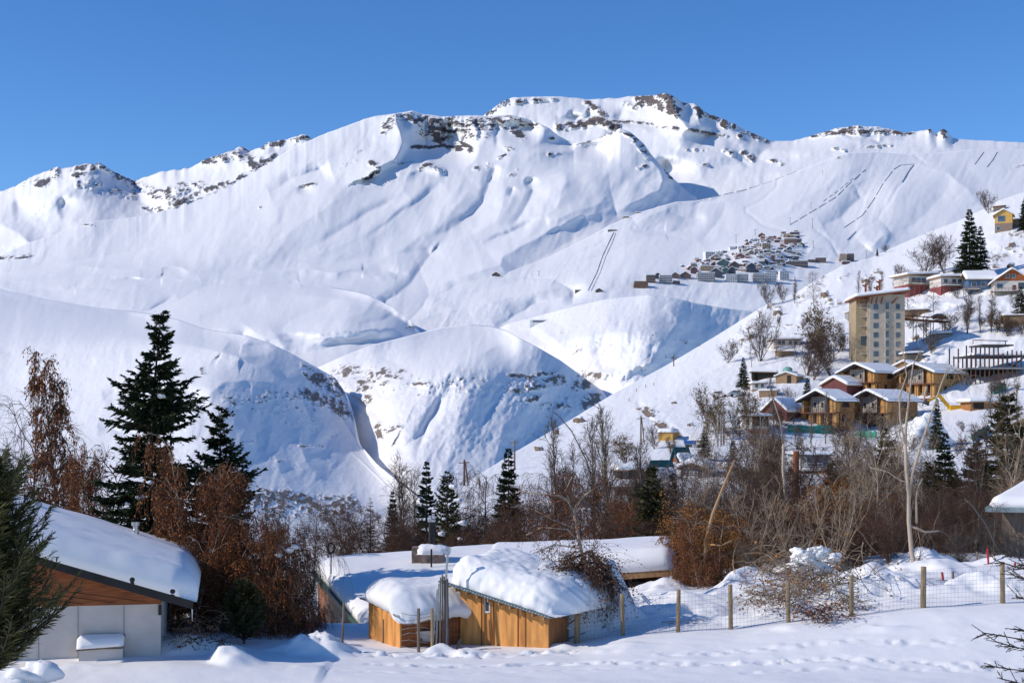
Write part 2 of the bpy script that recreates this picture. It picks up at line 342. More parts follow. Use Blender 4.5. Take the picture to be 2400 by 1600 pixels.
def s_main(S):
    # cirque under the summit ridge and its cliff
    S.bump(1068,342,250,140,56,72,58,.75); S.bump(1238,305,130,110,40,30,42,.8); S.bump(985,345,60,50,120,60,60)
    S.line([(931,272),(934,300),(946,340),(925,375),(880,400)], -110, 90, 16, False)
    for x in (1000,1040,1052,1085,1120,1160): S.line([(x,278),(x+4,310),(x-2,345)], 34, 9, 14)
    for y in (292,306,322,338): S.line([(960,y),(1040,y-4),(1120,y-8),(1200,y-10)], -10, 5, 9, True)
    S.line([(860,425),(900,410),(980,405),(1040,388)], -40, 30, 22)
    S.line([(990,380),(1010,390),(1045,400)], -45, 20, 16)
    S.bump(1422,352,130,105,16,30,34,.8); S.bump(1336,334,120,110,16,36,24,.8)
    S.line([(1453,300),(1410,325),(1370,340),(1330,350),(1240,360),(1180,370)], -26, 20, 26)
    S.line([(1453,300),(1500,350),(1525,375),(1560,420)], -70, 60, 26, False)
    S.line([(1525,372),(1555,425),(1545,450),(1500,470),(1440,495)], -50, 70, 28)
    # gullies of the face
    S.line([(1155,385),(1150,405),(1147,442),(1133,473),(1106,500),(1065,527),(1000,560)], 38, 20, 60)
    S.line([(1158,388),(1150,425)], 30, 9, 18)
    S.line([(1237,418),(1246,446),(1235,476),(1225,500),(1190,530)], 38, 16, 45)
    S.bump(1240,425,35,14,30,12,20)
    S.line([(1200,440),(1195,462)], 26, 10, 20)
    S.line([(1035,430),(994,463),(940,500),(860,560)], 28, 18, 60)
    S.line([(945,452),(899,480),(830,520),(740,575)], 24, 18, 60)
    S.line([(768,386),(740,398),(697,412),(629,448)], 62, 26, 60); S.bump(712,442,45,20,26,12,22)
    S.line([(870,400),(760,495),(600,590),(420,620)], -30, 80, 60)
    S.line([(1000,440),(880,540),(700,615)], -26, 60, 50)
    S.line([(1110,430),(1030,530),(860,625)], -34, 60, 50)
    S.line([(1200,420),(1160,520),(1030,590)], -30, 60, 46)
    S.line([(1330,400),(1310,480),(1200,560)], -30, 60, 46)
    S.line([(1283,508),(1230,525),(1181,552),(1130,570)], 30, 12, 40)
    S.line([(1420,470),(1340,500),(1280,520)], -24, 30, 24)
    # long ridge with its shaded side above the village spur
    S.line([(1440,492),(1400,500),(1344,512),(1283,543),(1200,590),(1178,605),(1168,625),(1120,640),(1060,652),(1000,672)], -130, 130, 46, True, 1.2)
    # creek
    S.line([(1010,600),(985,640),(965,660),(930,690),(905,705)], 60, 26, 50, False)
    S.line([(960,640),(930,640),(860,630)], 24, 14, 26)
    S.line([(540,640),(700,632),(820,640),(930,650)], -36, 16, 20)
    S.line([(260,648),(360,650),(470,652),(640,648)], -26, 12, 18)
    S.line([(0,640),(150,630),(330,628),(520,632)], -30, 16, 22); S.line([(265,655),(380,650),(470,652)], 34, 8, 26); S.line([(790,640),(850,636),(930,640)], 40, 10, 24); S.line([(560,668),(700,664),(820,668)], 26, 8, 26); S.line([(30,690),(180,672),(320,678)], 22, 10, 24)
    S.line([(360,735),(375,715),(410,695)], 22, 10, 20)
    S.line([(0,668),(60,690),(140,700)], -20, 30, 20)
    S.bump(640,700,-60,170,220,60,70); S.bump(240,680,-40,160,160,40,50)
    # bare rock
    S.stone([(905,290),(925,275),(960,268)], 16, .8, 10); S.stone([(895,310),(920,285)], 14, .72, 12)
    S.stone([(945,272),(1035,285),(1200,282)], 30, .8, 18); S.stone([(1000,310),(1130,310)], 34, .72, 26); S.stone([(960,275),(1035,285),(1035,330)], 22, 1.0, 14); S.stone([(1010,300),(1040,340),(1070,345)], 26, .95, 12); S.stone([(975,345),(1050,342),(1075,350)], 18, 1.15, 6)
    S.stone([(1045,285),(1150,290),(1200,285)], 30, .85, 20); S.stone([(1205,305),(1225,320)], 14, 1.1, 12); S.stone([(1190,285),(1255,295)], 24, .85, 10)
    S.stone([(1085,335),(1105,352)], 14, 1., 9); S.stone([(1295,325)], 8, 1., 5)
    S.stone([(870,382),(890,395),(860,420)], 12, .9, 9); S.stone([(985,395),(1000,385),(1040,402)], 10, .95, 7); S.stone([(930,380),(970,378)], 20, .62, 9)
    S.stone([(1185,345),(1195,350)], 14, .85, 8); S.stone([(1118,395),(1140,385)], 16, .8, 7); S.stone([(1195,410),(1210,400)], 12, .7, 8); S.stone([(1290,362),(1305,360)], 10, .9, 6); S.stone([(1165,372),(1185,362)], 10, .8, 4)
    S.stone([(1345,345),(1380,330),(1440,306)], 10, .8, 4); S.stone([(1440,305),(1480,318)], 8, 1., 4); S.stone([(1490,330),(1520,365)], 12, .75, 12); S.stone([(1495,395),(1510,388)], 10, .9, 5); S.stone([(1560,395),(1575,415)], 8, .9, 10)
    S.stone([(705,436),(735,430)], 10, .9, 3); S.stone([(608,484)], 6, 1., 4); S.stone([(190,522),(215,526)], 14, .85, 5); S.stone([(10,605),(60,600)], 24, .75, 8); S.stone([(800,395),(860,345)], 30, .45, 10)
    S.stone([(405,487),(500,452),(640,372)], 8, .8, 4)
SPUR = [[(900,738,3000),(920,722,3050),(950,703,3100),(1004,683,3250),(1106,653,3400),(1154,645,3450),(1184,640,3500),(1276,606,3800),(1378,556,4150),(1429,527,4350),(1467,510,4500),(1507,495,4650),(1582,473,4950),(1634,470,5100),(1700,455,5250),(1746,445,5400),(1824,418,5700),(1872,399,5850),(1957,367,6150),(1988,358,6250),(2040,356,6350),(2124,362,6400),(2200,358,6500),(2280,350,6650),(2550,350,6750)],
 [(900,750,2900),(1004,710,3050),(1184,670,3250),(1378,610,3600),(1507,560,3950),(1634,530,4300),(1746,505,4600),(1872,470,4900),(2000,440,5200),(2124,430,5400),(2250,430,5400),(2550,430,5400)],
 [(900,770,2750),(1004,740,2850),(1184,700,3000),(1378,660,3100),(1507,640,3150),(1634,625,3300),(1746,600,3450),(1872,575,3700),(2000,560,3900),(2124,550,4100),(2250,540,4200),(2550,540,4200)],
 [(900,840,2500),(1184,810,2500),(1378,800,2600),(1634,800,2650),(1872,760,2800),(2250,720,3000),(2550,700,3100)]]
def s_spur(S):
    S.line([(2005,432),(2019,460),(1990,486),(1967,510),(1926,530)], 90, 34, 80)
    S.line([(2150,385),(2220,408),(2262,440),(2290,470)], -40, 60, 40)
    S.bump(2120,470,-60,110,170,90,120)
    S.line([(2050,380),(1960,420),(1870,470),(1800,520)], -26, 50, 40)
    S.line([(2080,540),(2060,560),(2040,585)], -60, 60, 34); S.line([(2230,420),(2200,470),(2140,530),(2090,545)], 30, 40, 60)
    S.bump(1770,590,-90,110,90,40,60)
    S.line([(1872,548),(1880,575),(1900,590)], 30, 20, 40)
    # pistes and cat tracks
    S.line([(1828,420),(1820,440),(1790,465),(1745,488),(1745,500),(1790,525),(1840,545)], 12, 6, 9, False)
    S.line([(1630,478),(1720,455),(1790,430),(1880,395)], 16, 7, 10, False)
    S.line([(2140,390),(2100,450),(2050,520),(1990,565)], 10, 6, 9, False)
    S.line([(1910,540),(1945,570),(1965,600)], 12, 6, 9, False)
    S.line([(2110,335),(2140,360),(2170,385)], 10, 6, 8, False)
    S.line([(1480,540),(1540,550),(1600,560)], 12, 6, 10, False); S.line([(1420,560),(1400,580),(1340,600)], 8, 6, 10)
    S.line([(1330,575),(1390,555),(1430,540)], 20, 16, 20)
    S.line([(1580,480),(1540,500),(1490,520)], -40, 40, 26); S.line([(1560,495),(1600,512),(1660,515)], 36, 20, 30); S.line([(1490,535),(1560,545),(1640,535)], 30, 16, 30)
    S.line([(1700,470),(1680,530),(1640,570)], 30, 30, 40); S.bump(1620,520,40,60,50,30,40)
    S.line([(1300,660),(1340,685),(1345,710)], 60, 30, 40, True); S.line([(1180,660),(1250,650),(1310,655)], 20, 10, 18)
    S.line([(1020,690),(1010,715),(1060,715)], -20, 30, 20)
    S.line([(1100,740),(1140,715),(1180,720),(1200,745)], -18, 40, 30); S.line([(1170,770),(1195,745),(1240,725),(1330,690)], 50, 34, 40)
    S.stone([(2068,337),(2088,342)], 8, 1., 4); S.stone([(1960,372),(1975,368)], 12, .85, 4); S.stone([(1930,355),(1945,350)], 10, .8, 3)
    S.stone([(2370,395),(2400,388)], 12, .7, 4); S.stone([(2080,340),(2090,338)], 8, 1, 4)
    S.stone([(1880,690),(1700,690)], 14, .3, 5)
def _m(px, py, k=1.0): return (px, py, ground('mountain', px, py)[1]*k)
def roll_contours(): return [[_m(270,700,1.02),_m(360,672,1.015),_m(460,655,1.012),_m(560,654,1.01),_m(700,664,1.008),_m(780,674,1.0),(835,684,2850),(867,693,2700),(921,721,2560),(948,742,2500),(962,752,2470),(992,788,2430),(1030,815,2400)],
 [_m(270,740,1.0),_m(360,725,.985),_m(460,705,.975),_m(560,695,.965),_m(700,690,.955),(800,700,2680),(867,712,2600),(921,735,2520),(962,765,2440),(1030,822,2360)],
 [(270,790,2350),(420,770,2330),(560,760,2300),(700,755,2260),(800,752,2230),(900,765,2250),(960,780,2280),(1030,830,2300)],
 [(270,880,1900),(560,890,1850),(800,920,1800),(1030,930,1900)]]
def s_roll(S):
    S.line([(560,815),(620,800),(700,790),(800,778),(900,768),(960,765)], -75, 60, 26, True, 1.2)
    S.line([(640,830),(720,825),(820,805),(940,790)], 40, 20, 30)
    S.line([(720,800),(780,795),(860,790)], -18, 10, 14); S.bump(560,770,-40,120,120,40,40); S.line([(580,765),(560,800),(600,830)], 50, 40, 60)
    S.line([(800,690),(760,720),(690,745),(640,775)], 34, 26, 60); S.line([(880,700),(850,730),(790,755)], -30, 50, 26); S.line([(620,690),(560,720),(470,740)], 30, 24, 60); S.line([(930,735),(890,748),(840,756)], 22, 10, 20)
    S.bump(690,790,50,50,90,14,26); S.stone([(600,800),(800,810)], 90, .26, 30)
    S.stone([(950,770),(965,765)], 10, .6, 4)
RIGHT_DOME = [[(1150,780,2550),(1190,757,2500),(1241,745,2450),(1322,722,2350),(1420,700,2250),(1520,690,2150),(1580,698,2150),(1640,712,2200),(1700,722,2250),(1780,730,2300)],
 [(1150,830,2150),(1241,815,2050),(1322,800,1930),(1420,780,1820),(1520,780,1760),(1600,810,1880),(1680,855,2000),(1780,900,2050)],
 [(1150,980,1850),(1300,980,1800),(1420,960,1650),(1500,950,1600),(1780,980,1750)]]
def s_right_dome(S):
    S.line([(1230,770),(1290,810),(1350,860)], 30, 30, 40)
    S.line([(1560,715),(1590,760),(1560,810),(1500,860)], -60, 60, 60)
    S.line([(1370,890),(1400,870),(1440,880)], -40, 20, 20); S.line([(1440,900),(1480,870),(1540,840)], -40, 40, 26)
    S.line([(1330,885),(1370,905),(1410,935)], 60, 20, 30)
    S.stone([(1250,770),(1400,800),(1600,790)], 100, .36, 60); S.line([(1250,760),(1300,790),(1340,850)], -40, 50, 30); S.line([(1420,760),(1400,820),(1420,880)], 44, 40, 50)
    S.stone([(1375,875),(1405,880)], 22, .85, 12); S.stone([(1480,865),(1520,870)], 16, .5, 12); S.stone([(1570,835),(1590,850)], 14, .8, 10); S.stone([(1600,795),(1640,815)], 20, .5, 12); S.stone([(1340,830),(1360,820)], 10, .6, 5); S.stone([(1210,760),(1235,770)], 14, .5, 8)
DOME = [[(640,925,2000),(700,885,1950),(741,861,1900),(802,834,1850),(870,808,1900),(960,786,2100),(1030,768,2400),(1100,760,2550),(1150,764,2450),(1185,774,2150),(1212,790,1750),(1258,813,1640),(1312,844,1660),(1363,881,1690),(1400,908,1700),(1431,932,1700),(1560,1010,1700)],
 [(640,980,1600),(741,950,1560),(800,940,1500),(870,905,1420),(960,878,1340),(1020,868,1310),(1100,850,1330),(1150,850,1355),(1250,880,1390),(1350,945,1450),(1431,985,1490),(1560,1040,1500)],
 [(640,1130,1350),(741,1110,1330),(850,1090,1260),(900,1070,1140),(950,1050,1080),(1020,1040,1070),(1100,1030,1100),(1250,1050,1180),(1400,1080,1270),(1560,1110,1300)],
 [(640,1360,980),(850,1320,940),(1000,1290,800),(1200,1260,830),(1560,1220,950)]]
def s_dome(S):
    S.line([(1200,790),(1150,815),(1100,838),(1050,880),(1010,900),(965,950),(940,1000)], -60, 110, 50, False)
    S.line([(1240,830),(1210,880),(1150,950),(1120,1020)], 26, 40, 50); S.line([(1330,880),(1290,950),(1240,1030),(1210,1100)], 30, 50, 50); S.line([(1120,880),(1080,960),(1060,1050)], -24, 40, 40)
    S.line([(1040,930),(1000,1000),(975,1080)], 26, 22, 30); S.line([(1180,960),(1170,1040),(1150,1110)], -20, 34, 30); S.line([(880,830),(930,850),(990,850)], 24, 14, 30)
    S.line([(760,870),(800,900),(830,960)], -50, 40, 30); S.line([(840,860),(880,900),(900,940)], 40, 20, 30)
    S.line([(1200,790),(1195,800),(1160,812),(1110,840)], -30, 40, 14)
    S.line([(945,870),(930,910),(900,940),(880,960)], -60, 60, 40); S.line([(830,870),(860,900),(850,940)], 60, 36, 40)
    S.line([(870,960),(905,990),(915,1030),(925,1080),(950,1130)], -110, 20, 120, False, 1.1)
    S.line([(990,900),(960,970),(930,1020)], 30, 30, 40); S.line([(1060,890),(1020,960),(980,1020)], 22, 24, 30)
    S.line([(1010,1000),(960,1040),(920,1060)], 26, 24, 30)
    S.stone([(850,900),(1000,900),(1150,900),(1330,930)], 90, .42, 60); S.stone([(1000,1050),(1300,1030)], 120, .32, 50)
    S.stone([(800,880),(830,870),(880,880)], 44, .80, 26); S.stone([(850,900),(860,935)], 22, 1.0, 14); S.stone([(895,868),(925,885)], 28, .9, 12); S.stone([(890,905),(945,870)], 18, .7, 10)
    S.stone([(960,898),(985,900)], 20, .9, 6); S.stone([(1000,900),(1120,915)], 70, .40, 26)
    S.stone([(1200,880),(1240,882),(1295,872)], 16, .9, 8); S.stone([(1220,915),(1260,900),(1310,890)], 34, .78, 22); S.stone([(1240,940),(1255,930)], 20, .85, 12)
    S.stone([(1350,905),(1375,900)], 18, 1.1, 14); S.stone([(1375,945),(1395,930)], 22, 1.15, 18); S.stone([(1280,950),(1330,955)], 26, .72, 12); S.stone([(1360,882)], 10, .8, 8)
    S.stone([(885,1000),(890,1020)], 12, 1.2, 18); S.stone([(905,1008),(935,1000)], 14, .8, 10); S.stone([(1240,1040),(1290,1030)], 22, .5, 8); S.stone([(1110,1055),(1120,1060)], 10, .55, 5); S.stone([(1080,885),(1090,900)], 10, .6, 8)
def left_hill_contours(): return [[_m(-190,640,1.0),_m(0,672,1.0),_m(102,696,1.0),_m(170,710,1.0),_m(300,728,1.0),(370,738,2350),(420,750,2050),(476,770,1800),(578,786,1530),(629,803,1470),(680,827,1450),(741,861,1440),(785,885,1430),(815,930,1380),(830,980,1300),(842,1040,1190),(880,1085,1080),(918,1116,1000),(972,1160,900),(1080,1240,800)],
 [(-250,780,1800),(0,790,1750),(306,790,1600),(450,810,1380),(540,830,1260),(650,870,1260),(741,920,1290),(800,970,1290),(830,1020,1230),(850,1070,1150),(918,1130,980),(1080,1255,770)],
 [(-250,930,1400),(0,920,1400),(150,900,1350),(306,890,1250),(450,900,1080),(520,920,1040),(600,950,1080),(741,1000,1140),(830,1060,1150),(918,1150,960),(1080,1270,750)],
 [(-250,1080,1000),(300,1060,900),(500,1060,860),(650,1100,920),(800,1140,960),(918,1200,900),(1080,1290,720)],
 [(-250,1400,480),(300,1380,500),(600,1350,560),(900,1330,620),(1080,1340,650)]]
def s_left_hill(S):
    S.line([(540,795),(520,822),(560,835),(620,835)], -50, 50, 20); S.bump(590,812,50,30,60,12,24)
    S.line([(540,830),(590,850),(650,880),(700,905)], -40, 70, 26)
    S.line([(470,940),(520,900),(590,890),(660,905)], -34, 40, 26); S.line([(430,900),(480,960),(470,1040)], 26, 40, 50)
    S.line([(240,930),(280,920),(320,960)], 40, 26, 40); S.line([(230,1000),(280,1010),(330,990)], 36, 20, 30); S.line([(110,1000),(160,1030)], 30, 20, 34)
    S.line([(330,860),(300,930),(260,1010)], 20, 40, 60); S.line([(420,850),(390,920),(370,1000)], -24, 50, 60); S.line([(640,850),(690,900),(720,960),(760,1010)], 30, 30, 24); S.line([(560,940),(600,1010),(610,1090)], 24, 40, 40); S.line([(700,1000),(720,1080),(760,1150)], -26, 40, 34)
    S.line([(60,960),(120,990),(100,1060)], -20, 40, 40); S.line([(0,905),(110,858),(190,840),(310,822)], -22, 40, 26)
    S.line([(0,690),(100,712),(200,726),(340,744)], 30, 30, 14, False)
    S.line([(800,1000),(760,1050),(700,1080)], 20, 40, 40); S.line([(850,1050),(900,1110),(990,1185)], -34, 60, 30)
    S.line([(640,1060),(660,1120),(700,1180)], -30, 60, 60)
    S.stone([(560,930),(660,960),(760,1000)], 120, .40, 60); S.stone([(620,1100),(760,1100)], 120, .30, 60); S.stone([(100,930),(350,900)], 200, .24, 60)
    S.stone([(705,855),(740,868)], 14, .8, 6); S.stone([(715,875),(725,885)], 12, .85, 7); S.stone([(740,885),(800,915)], 30, .98, 20); S.stone([(720,925),(780,940),(805,965)], 34, .85, 24); S.stone([(780,955),(805,965)], 16, 1., 9)
    S.stone([(620,915),(700,930)], 60, .52, 30); S.stone([(540,935),(560,945),(640,930)], 30, .6, 16); S.stone([(535,955),(700,970)], 50, .35, 12)
    S.stone([(690,1045),(740,1045)], 18, .62, 4); S.stone([(635,1070),(655,1080)], 12, .62, 7); S.stone([(585,1035)], 12, .8, 4); S.stone([(470,862),(475,875)], 10, .8, 4)
    S.stone([(600,1170),(640,1165),(700,1170),(760,1180),(820,1175)], 26, 1.02, 24); S.stone([(640,1195),(720,1190),(800,1190)], 40, .9, 22); S.stone([(230,1180),(330,1190)], 30, .5, 14); S.stone([(740,1040),(760,1050)], 10, .5, 4)
HILLSIDE = [[(500,1372,112),(560,1345,122),(690,1290,145),(780,1262,160),(850,1232,175),(1000,1170,205),(1085,1135,235),(1200,1062,290),(1290,1010,335),(1345,978,360),(1440,920,395),(1560,856,440),(1600,833,450),(1685,782,480),(1736,750,495),(1780,722,505),(1820,702,515),(1865,686,525),(1906,659,535),(1974,622,555),(2042,603,575),(2110,572,595),(2178,543,605),(2240,520,612),(2300,492,620),(2340,470,625),(2400,450,630),(2560,400,640)],
 [(500,1376,108),(690,1310,128),(850,1270,145),(1085,1190,190),(1200,1125,235),(1440,1000,320),(1700,850,400),(1850,770,430),(2060,690,455),(2250,640,450),(2560,600,440)],
 [(500,1380,95),(850,1310,110),(1085,1245,140),(1200,1190,180),(1440,1080,262),(1700,990,305),(1850,940,325),(2060,860,368),(2250,800,370),(2560,760,360)],
 [(500,1385,80),(1085,1300,100),(1200,1250,140),(1440,1165,205),(1700,1105,245),(1850,1055,275),(2060,1000,310),(2250,960,315),(2560,920,315)],
 [(500,1400,70),(1085,1345,78),(1440,1285,105),(1700,1235,125),(1850,1190,150),(2060,1120,200),(2250,1100,210),(2560,1070,210)],
 [(500,1430,58),(1085,1400,60),(1440,1375,62),(1850,1345,66),(2060,1325,70),(2560,1310,70)]]
def s_hillside(S):
    S.line([(1500,955),(1520,975),(1545,995),(1590,1020),(1620,1040)], 26, 14, 18, False)   # dug road
    S.stone([(1508,957),(1530,965)], 24, 1.0, 6); S.stone([(1515,965),(1535,985),(1560,1003),(1590,1020)], 13, 1.15, 9)
    S.line([(1820,705),(1790,740),(1760,790),(1740,830)], -40, 60, 40)
    S.stone([(1930,655),(1890,690),(1870,705)], 30, .55, 22); S.stone([(2030,655),(2055,640)], 26, .7, 18); S.stone([(1920,695),(1960,710)], 20, .75, 14)
    S.stone([(1785,728),(1810,715),(1835,725)], 16, .7, 9); S.stone([(1755,770),(1770,745)], 10, .6, 16); S.stone([(1740,795),(1755,800)], 12, .8, 10); S.stone([(1830,765),(1850,760)], 12, .6, 5)
    S.stone([(1990,640),(1970,655)], 14, .6, 10)
    S.stone([(2330,600),(2380,580),(2420,600)], 40, .58, 26); S.stone([(2300,640),(2330,625)], 24, .55, 12); S.stone([(2380,550),(2430,560)], 30, .6, 16)
    S.stone([(2140,790),(2160,800)], 12, .7, 7); S.stone([(2225,715),(2300,700)], 40, .42, 12); S.stone([(2150,830),(2180,850)], 24, .5, 12)
    for a in ([(2160,845),(2200,815),(2260,790),(2330,770)], [(2150,800),(2230,770),(2300,760)]): S.line(a, -30, 26, 18)
    S.line([(2100,720),(2200,712),(2400,712)], -16, 12, 18); S.line([(2280,560),(2330,600),(2400,590)], 30, 20, 30)
    S.line([(2060,930),(2160,935),(2290,950)], 14, 10, 20)
    S.line([(2080,690),(2240,690),(2450,690)], 16, 8, 16, False)
    S.stone([(1760,800),(1900,760),(2100,760),(2380,720)], 160, .26, 60); S.stone([(1700,980),(1900,960),(2350,930)], 150, .26, 60); S.stone([(1250,1090),(1500,960),(1700,850)], 60, .20, 40)
    for i in range(46):
        rr = random.Random(i); x = rr.uniform(1720, 2380); y = rr.uniform(700, 1120)
        S.bump(x, y, -rr.uniform(4, 16), rr.uniform(10, 26), rr.uniform(8, 20), rr.uniform(5, 12), rr.uniform(6, 12))
    for i in range(120):   # wind lips and old tracks on the bare snow slope
        rr = random.Random(900+i); x = rr.uniform(1100, 1950); y = 1135-(x-1085)*.52+rr.uniform(20, 170)
        S.line([(x, y), (x+rr.uniform(12, 34), y-rr.uniform(6, 20))], rr.uniform(3, 8), 5, 8)

# 'rock' noise grain and relief amplitude suit each distance
layer('far_mountain', -150, 860, 3.0, FAR_RIDGE, s_far, terrain_mat('far_mountain_snow', 40, (.085,.082,.088), (.15,.14,.14), .2), jag=7, rockamp=24, rk=(12,8), noise=(6,3.5,1.2), label='distant jagged mountain ridge behind the main mountain at the left')
layer('summit', 1040, 2550, 3.0, SUMMIT, s_summit, terrain_mat('summit_snow', 34, (.095,.082,.08), (.19,.15,.135), .2), jag=4, rockamp=22, rk=(12,8), label='flat topped rocky summit above the main snow face')
layer('mountain', -200, 1720, 2.6, MAIN, s_main, terrain_mat('mountain_snow', 26, (.085,.08,.085), (.14,.125,.12), .14), jag=3, rockamp=14, rk=(13,5), noise=(7,2.0,.35), flute=(1.0,40,.55), label='broad snow covered mountain face with a cliff band under its ridge')
layer('ski_slope', 900, 2550, 2.6, SPUR, s_spur, terrain_mat('ski_slope_snow', 20, bump=.2), rockamp=8, noise=(5,1.8,.6), flute=(1.2,22,.5), label='open ski slopes rising behind the distant village')
layer('rolling_hill', 270, 1030, 2.8, roll_contours(), s_roll, terrain_mat('rolling_hill_snow', 12, bump=.25), noise=(4,1.5,.5), label='smooth rolling snow hill beside the creek')
layer('snow_dome', 1150, 1780, 2.6, RIGHT_DOME, s_right_dome, terrain_mat('snow_dome_snow', 9), noise=(6,3.6,1.3), flute=(1.4,17,.2), rk=(9,7), label='rounded snow hill below the distant village')
layer('gorge_hill', 640, 1560, 2.5, DOME, s_dome, terrain_mat('gorge_hill_snow', 6), noise=(6,3.4,1.4), flute=(1.5,17,.3), rk=(10,7), rockamp=14, label='rounded snow hill with dark rock bands in the gorge')
layer('valley_hill', -190, 1080, 2.6, left_hill_contours(), s_left_hill, terrain_mat('valley_hill_snow', 5), noise=(6,2.2,.6), flute=(.5,22,.25), rk=(9,8), rockamp=12, label='large smooth snow hill filling the left of the valley')
layer('hillside', 500, 2560, 2.5, HILLSIDE, s_hillside, terrain_mat('hillside_snow', 1.6, (.17,.125,.09), (.30,.22,.16)), noise=(3,1.8,1.0), rk=(10,8), rockamp=14, label='steep snow hillside carrying the near village')
# ================================================================ FOREGROUND: SNOW FIELD, SHEDS, HOUSES, FENCE
M = {}
M['snow'] = snow_mat('snow', 1.0, .35, .05)
M['roof_snow'] = snow_mat('roof_snow', .7, .25, .04)
M['ply'] = simple_mat('plywood', (.62,.255,.068), .65, .38, 2.2, stretch=(3,3,.45), bump=.1)
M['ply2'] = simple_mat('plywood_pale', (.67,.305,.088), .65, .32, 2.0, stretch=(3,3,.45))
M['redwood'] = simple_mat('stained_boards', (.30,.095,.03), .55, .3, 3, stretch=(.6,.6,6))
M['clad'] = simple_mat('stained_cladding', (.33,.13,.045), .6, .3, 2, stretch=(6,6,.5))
M['beam'] = simple_mat('timber', (.36,.20,.09), .7, .3, 4, stretch=(4,4,.6))
M['post'] = simple_mat('fence_post_wood', (.33,.235,.13), .8, .35, 6, stretch=(3,3,.5), bump=.3)
M['grey_wood'] = simple_mat('weathered_wood', (.20,.155,.12), .85, .35, 5, stretch=(3,3,.4), bump=.3)
M['dark'] = simple_mat('dark_trim', (.028,.024,.024), .5, .3)
M['white_wall'] = simple_mat('white_wall', (.64,.575,.52), .8, .12, 1.1)
M['grey_metal'] = simple_mat('grey_metal', (.42,.44,.46), .4, .15, 3, metal=.6)
M['tin'] = simple_mat('tin_roof', (.30,.36,.37), .45, .2, 3, metal=.4)
M['wire'] = simple_mat('wire', (.22,.22,.22), .6, .1, metal=.3)
M['steel'] = simple_mat('bright_steel', (.60,.60,.60), .3, .1, metal=.85)
M['green_trim'] = simple_mat('green_trim', (.02,.07,.045), .5, .2)
M['stone'] = simple_mat('masonry', (.27,.20,.16), .9, .45, 5, bump=.5)
M['red'] = simple_mat('red_paint', (.42,.03,.035), .5, .2)
M['black'] = simple_mat('black_paint', (.02,.02,.022), .4, .2)
M['glass'] = simple_mat('window_glass', (.05,.06,.075), .12, .2, spec=.6)
M['plastic'] = simple_mat('grey_plastic', (.30,.32,.33), .5, .1)
# ---- ground
_AX = [(-60,.30),(-9,.30),(-6,.12),(-2,.0),(1.9,.12),(3.3,.35),(4.9,.46),(6.5,.52),(8.25,.72),(10.1,.92),(12.3,1.18),(14.6,1.28),(40,2.3)]
HEAPS = [(1.95,43.6,1.9,.75,.9,.9),(2.9,44.6,1.9,.9,1.0,1.0),(-7.55,38.2,.62,.55,.9,.9),(-8.9,39.6,.75,.9,1.0,1.0),(-5.5,40.4,.85,1.3,1.0,.9),(-2.15,40.9,.42,.45,.5,.5),(-1.35,40.6,.30,.6,.7,.4),
  (3.3,44.6,1.0,.8,1.1,1.0),(2.0,43.6,1.0,.55,.7,.8),(4.4,47,.8,1.4,1.6,1.3),(8.3,50,1.0,1.0,1.6,1.4),(6.6,46.5,.55,1.6,1.2,1.2),(9.6,46,.8,1.1,.9,1.1),(10.9,45.2,.6,.8,1.4,.9),(14.2,50,.65,1.5,1.8,1.5),
  (16.2,56,1.15,1.6,1.5,1.6),(18.8,54,.5,1.8,1.8,1.5),(15.6,44.8,.35,1.8,1.6,1.2),(12.6,48,.5,1.0,1.4,1.2),(5.6,52,.8,1.4,1.2,1.4),(11.8,55,.9,1.2,1.4,1.5),(8.0,41.0,.18,.9,.9,.5),(10.6,40.2,.14,.8,1.0,.4),(-13.3,36.9,.20,.6,.6,.3),
  (-11.4,37.2,.16,1.2,1.0,.4),(-4.6,41.0,.2,.7,.7,.4),(1.3,41.2,.16,.8,.6,.4),(3.0,40.4,.12,1.0,1.2,.5)]
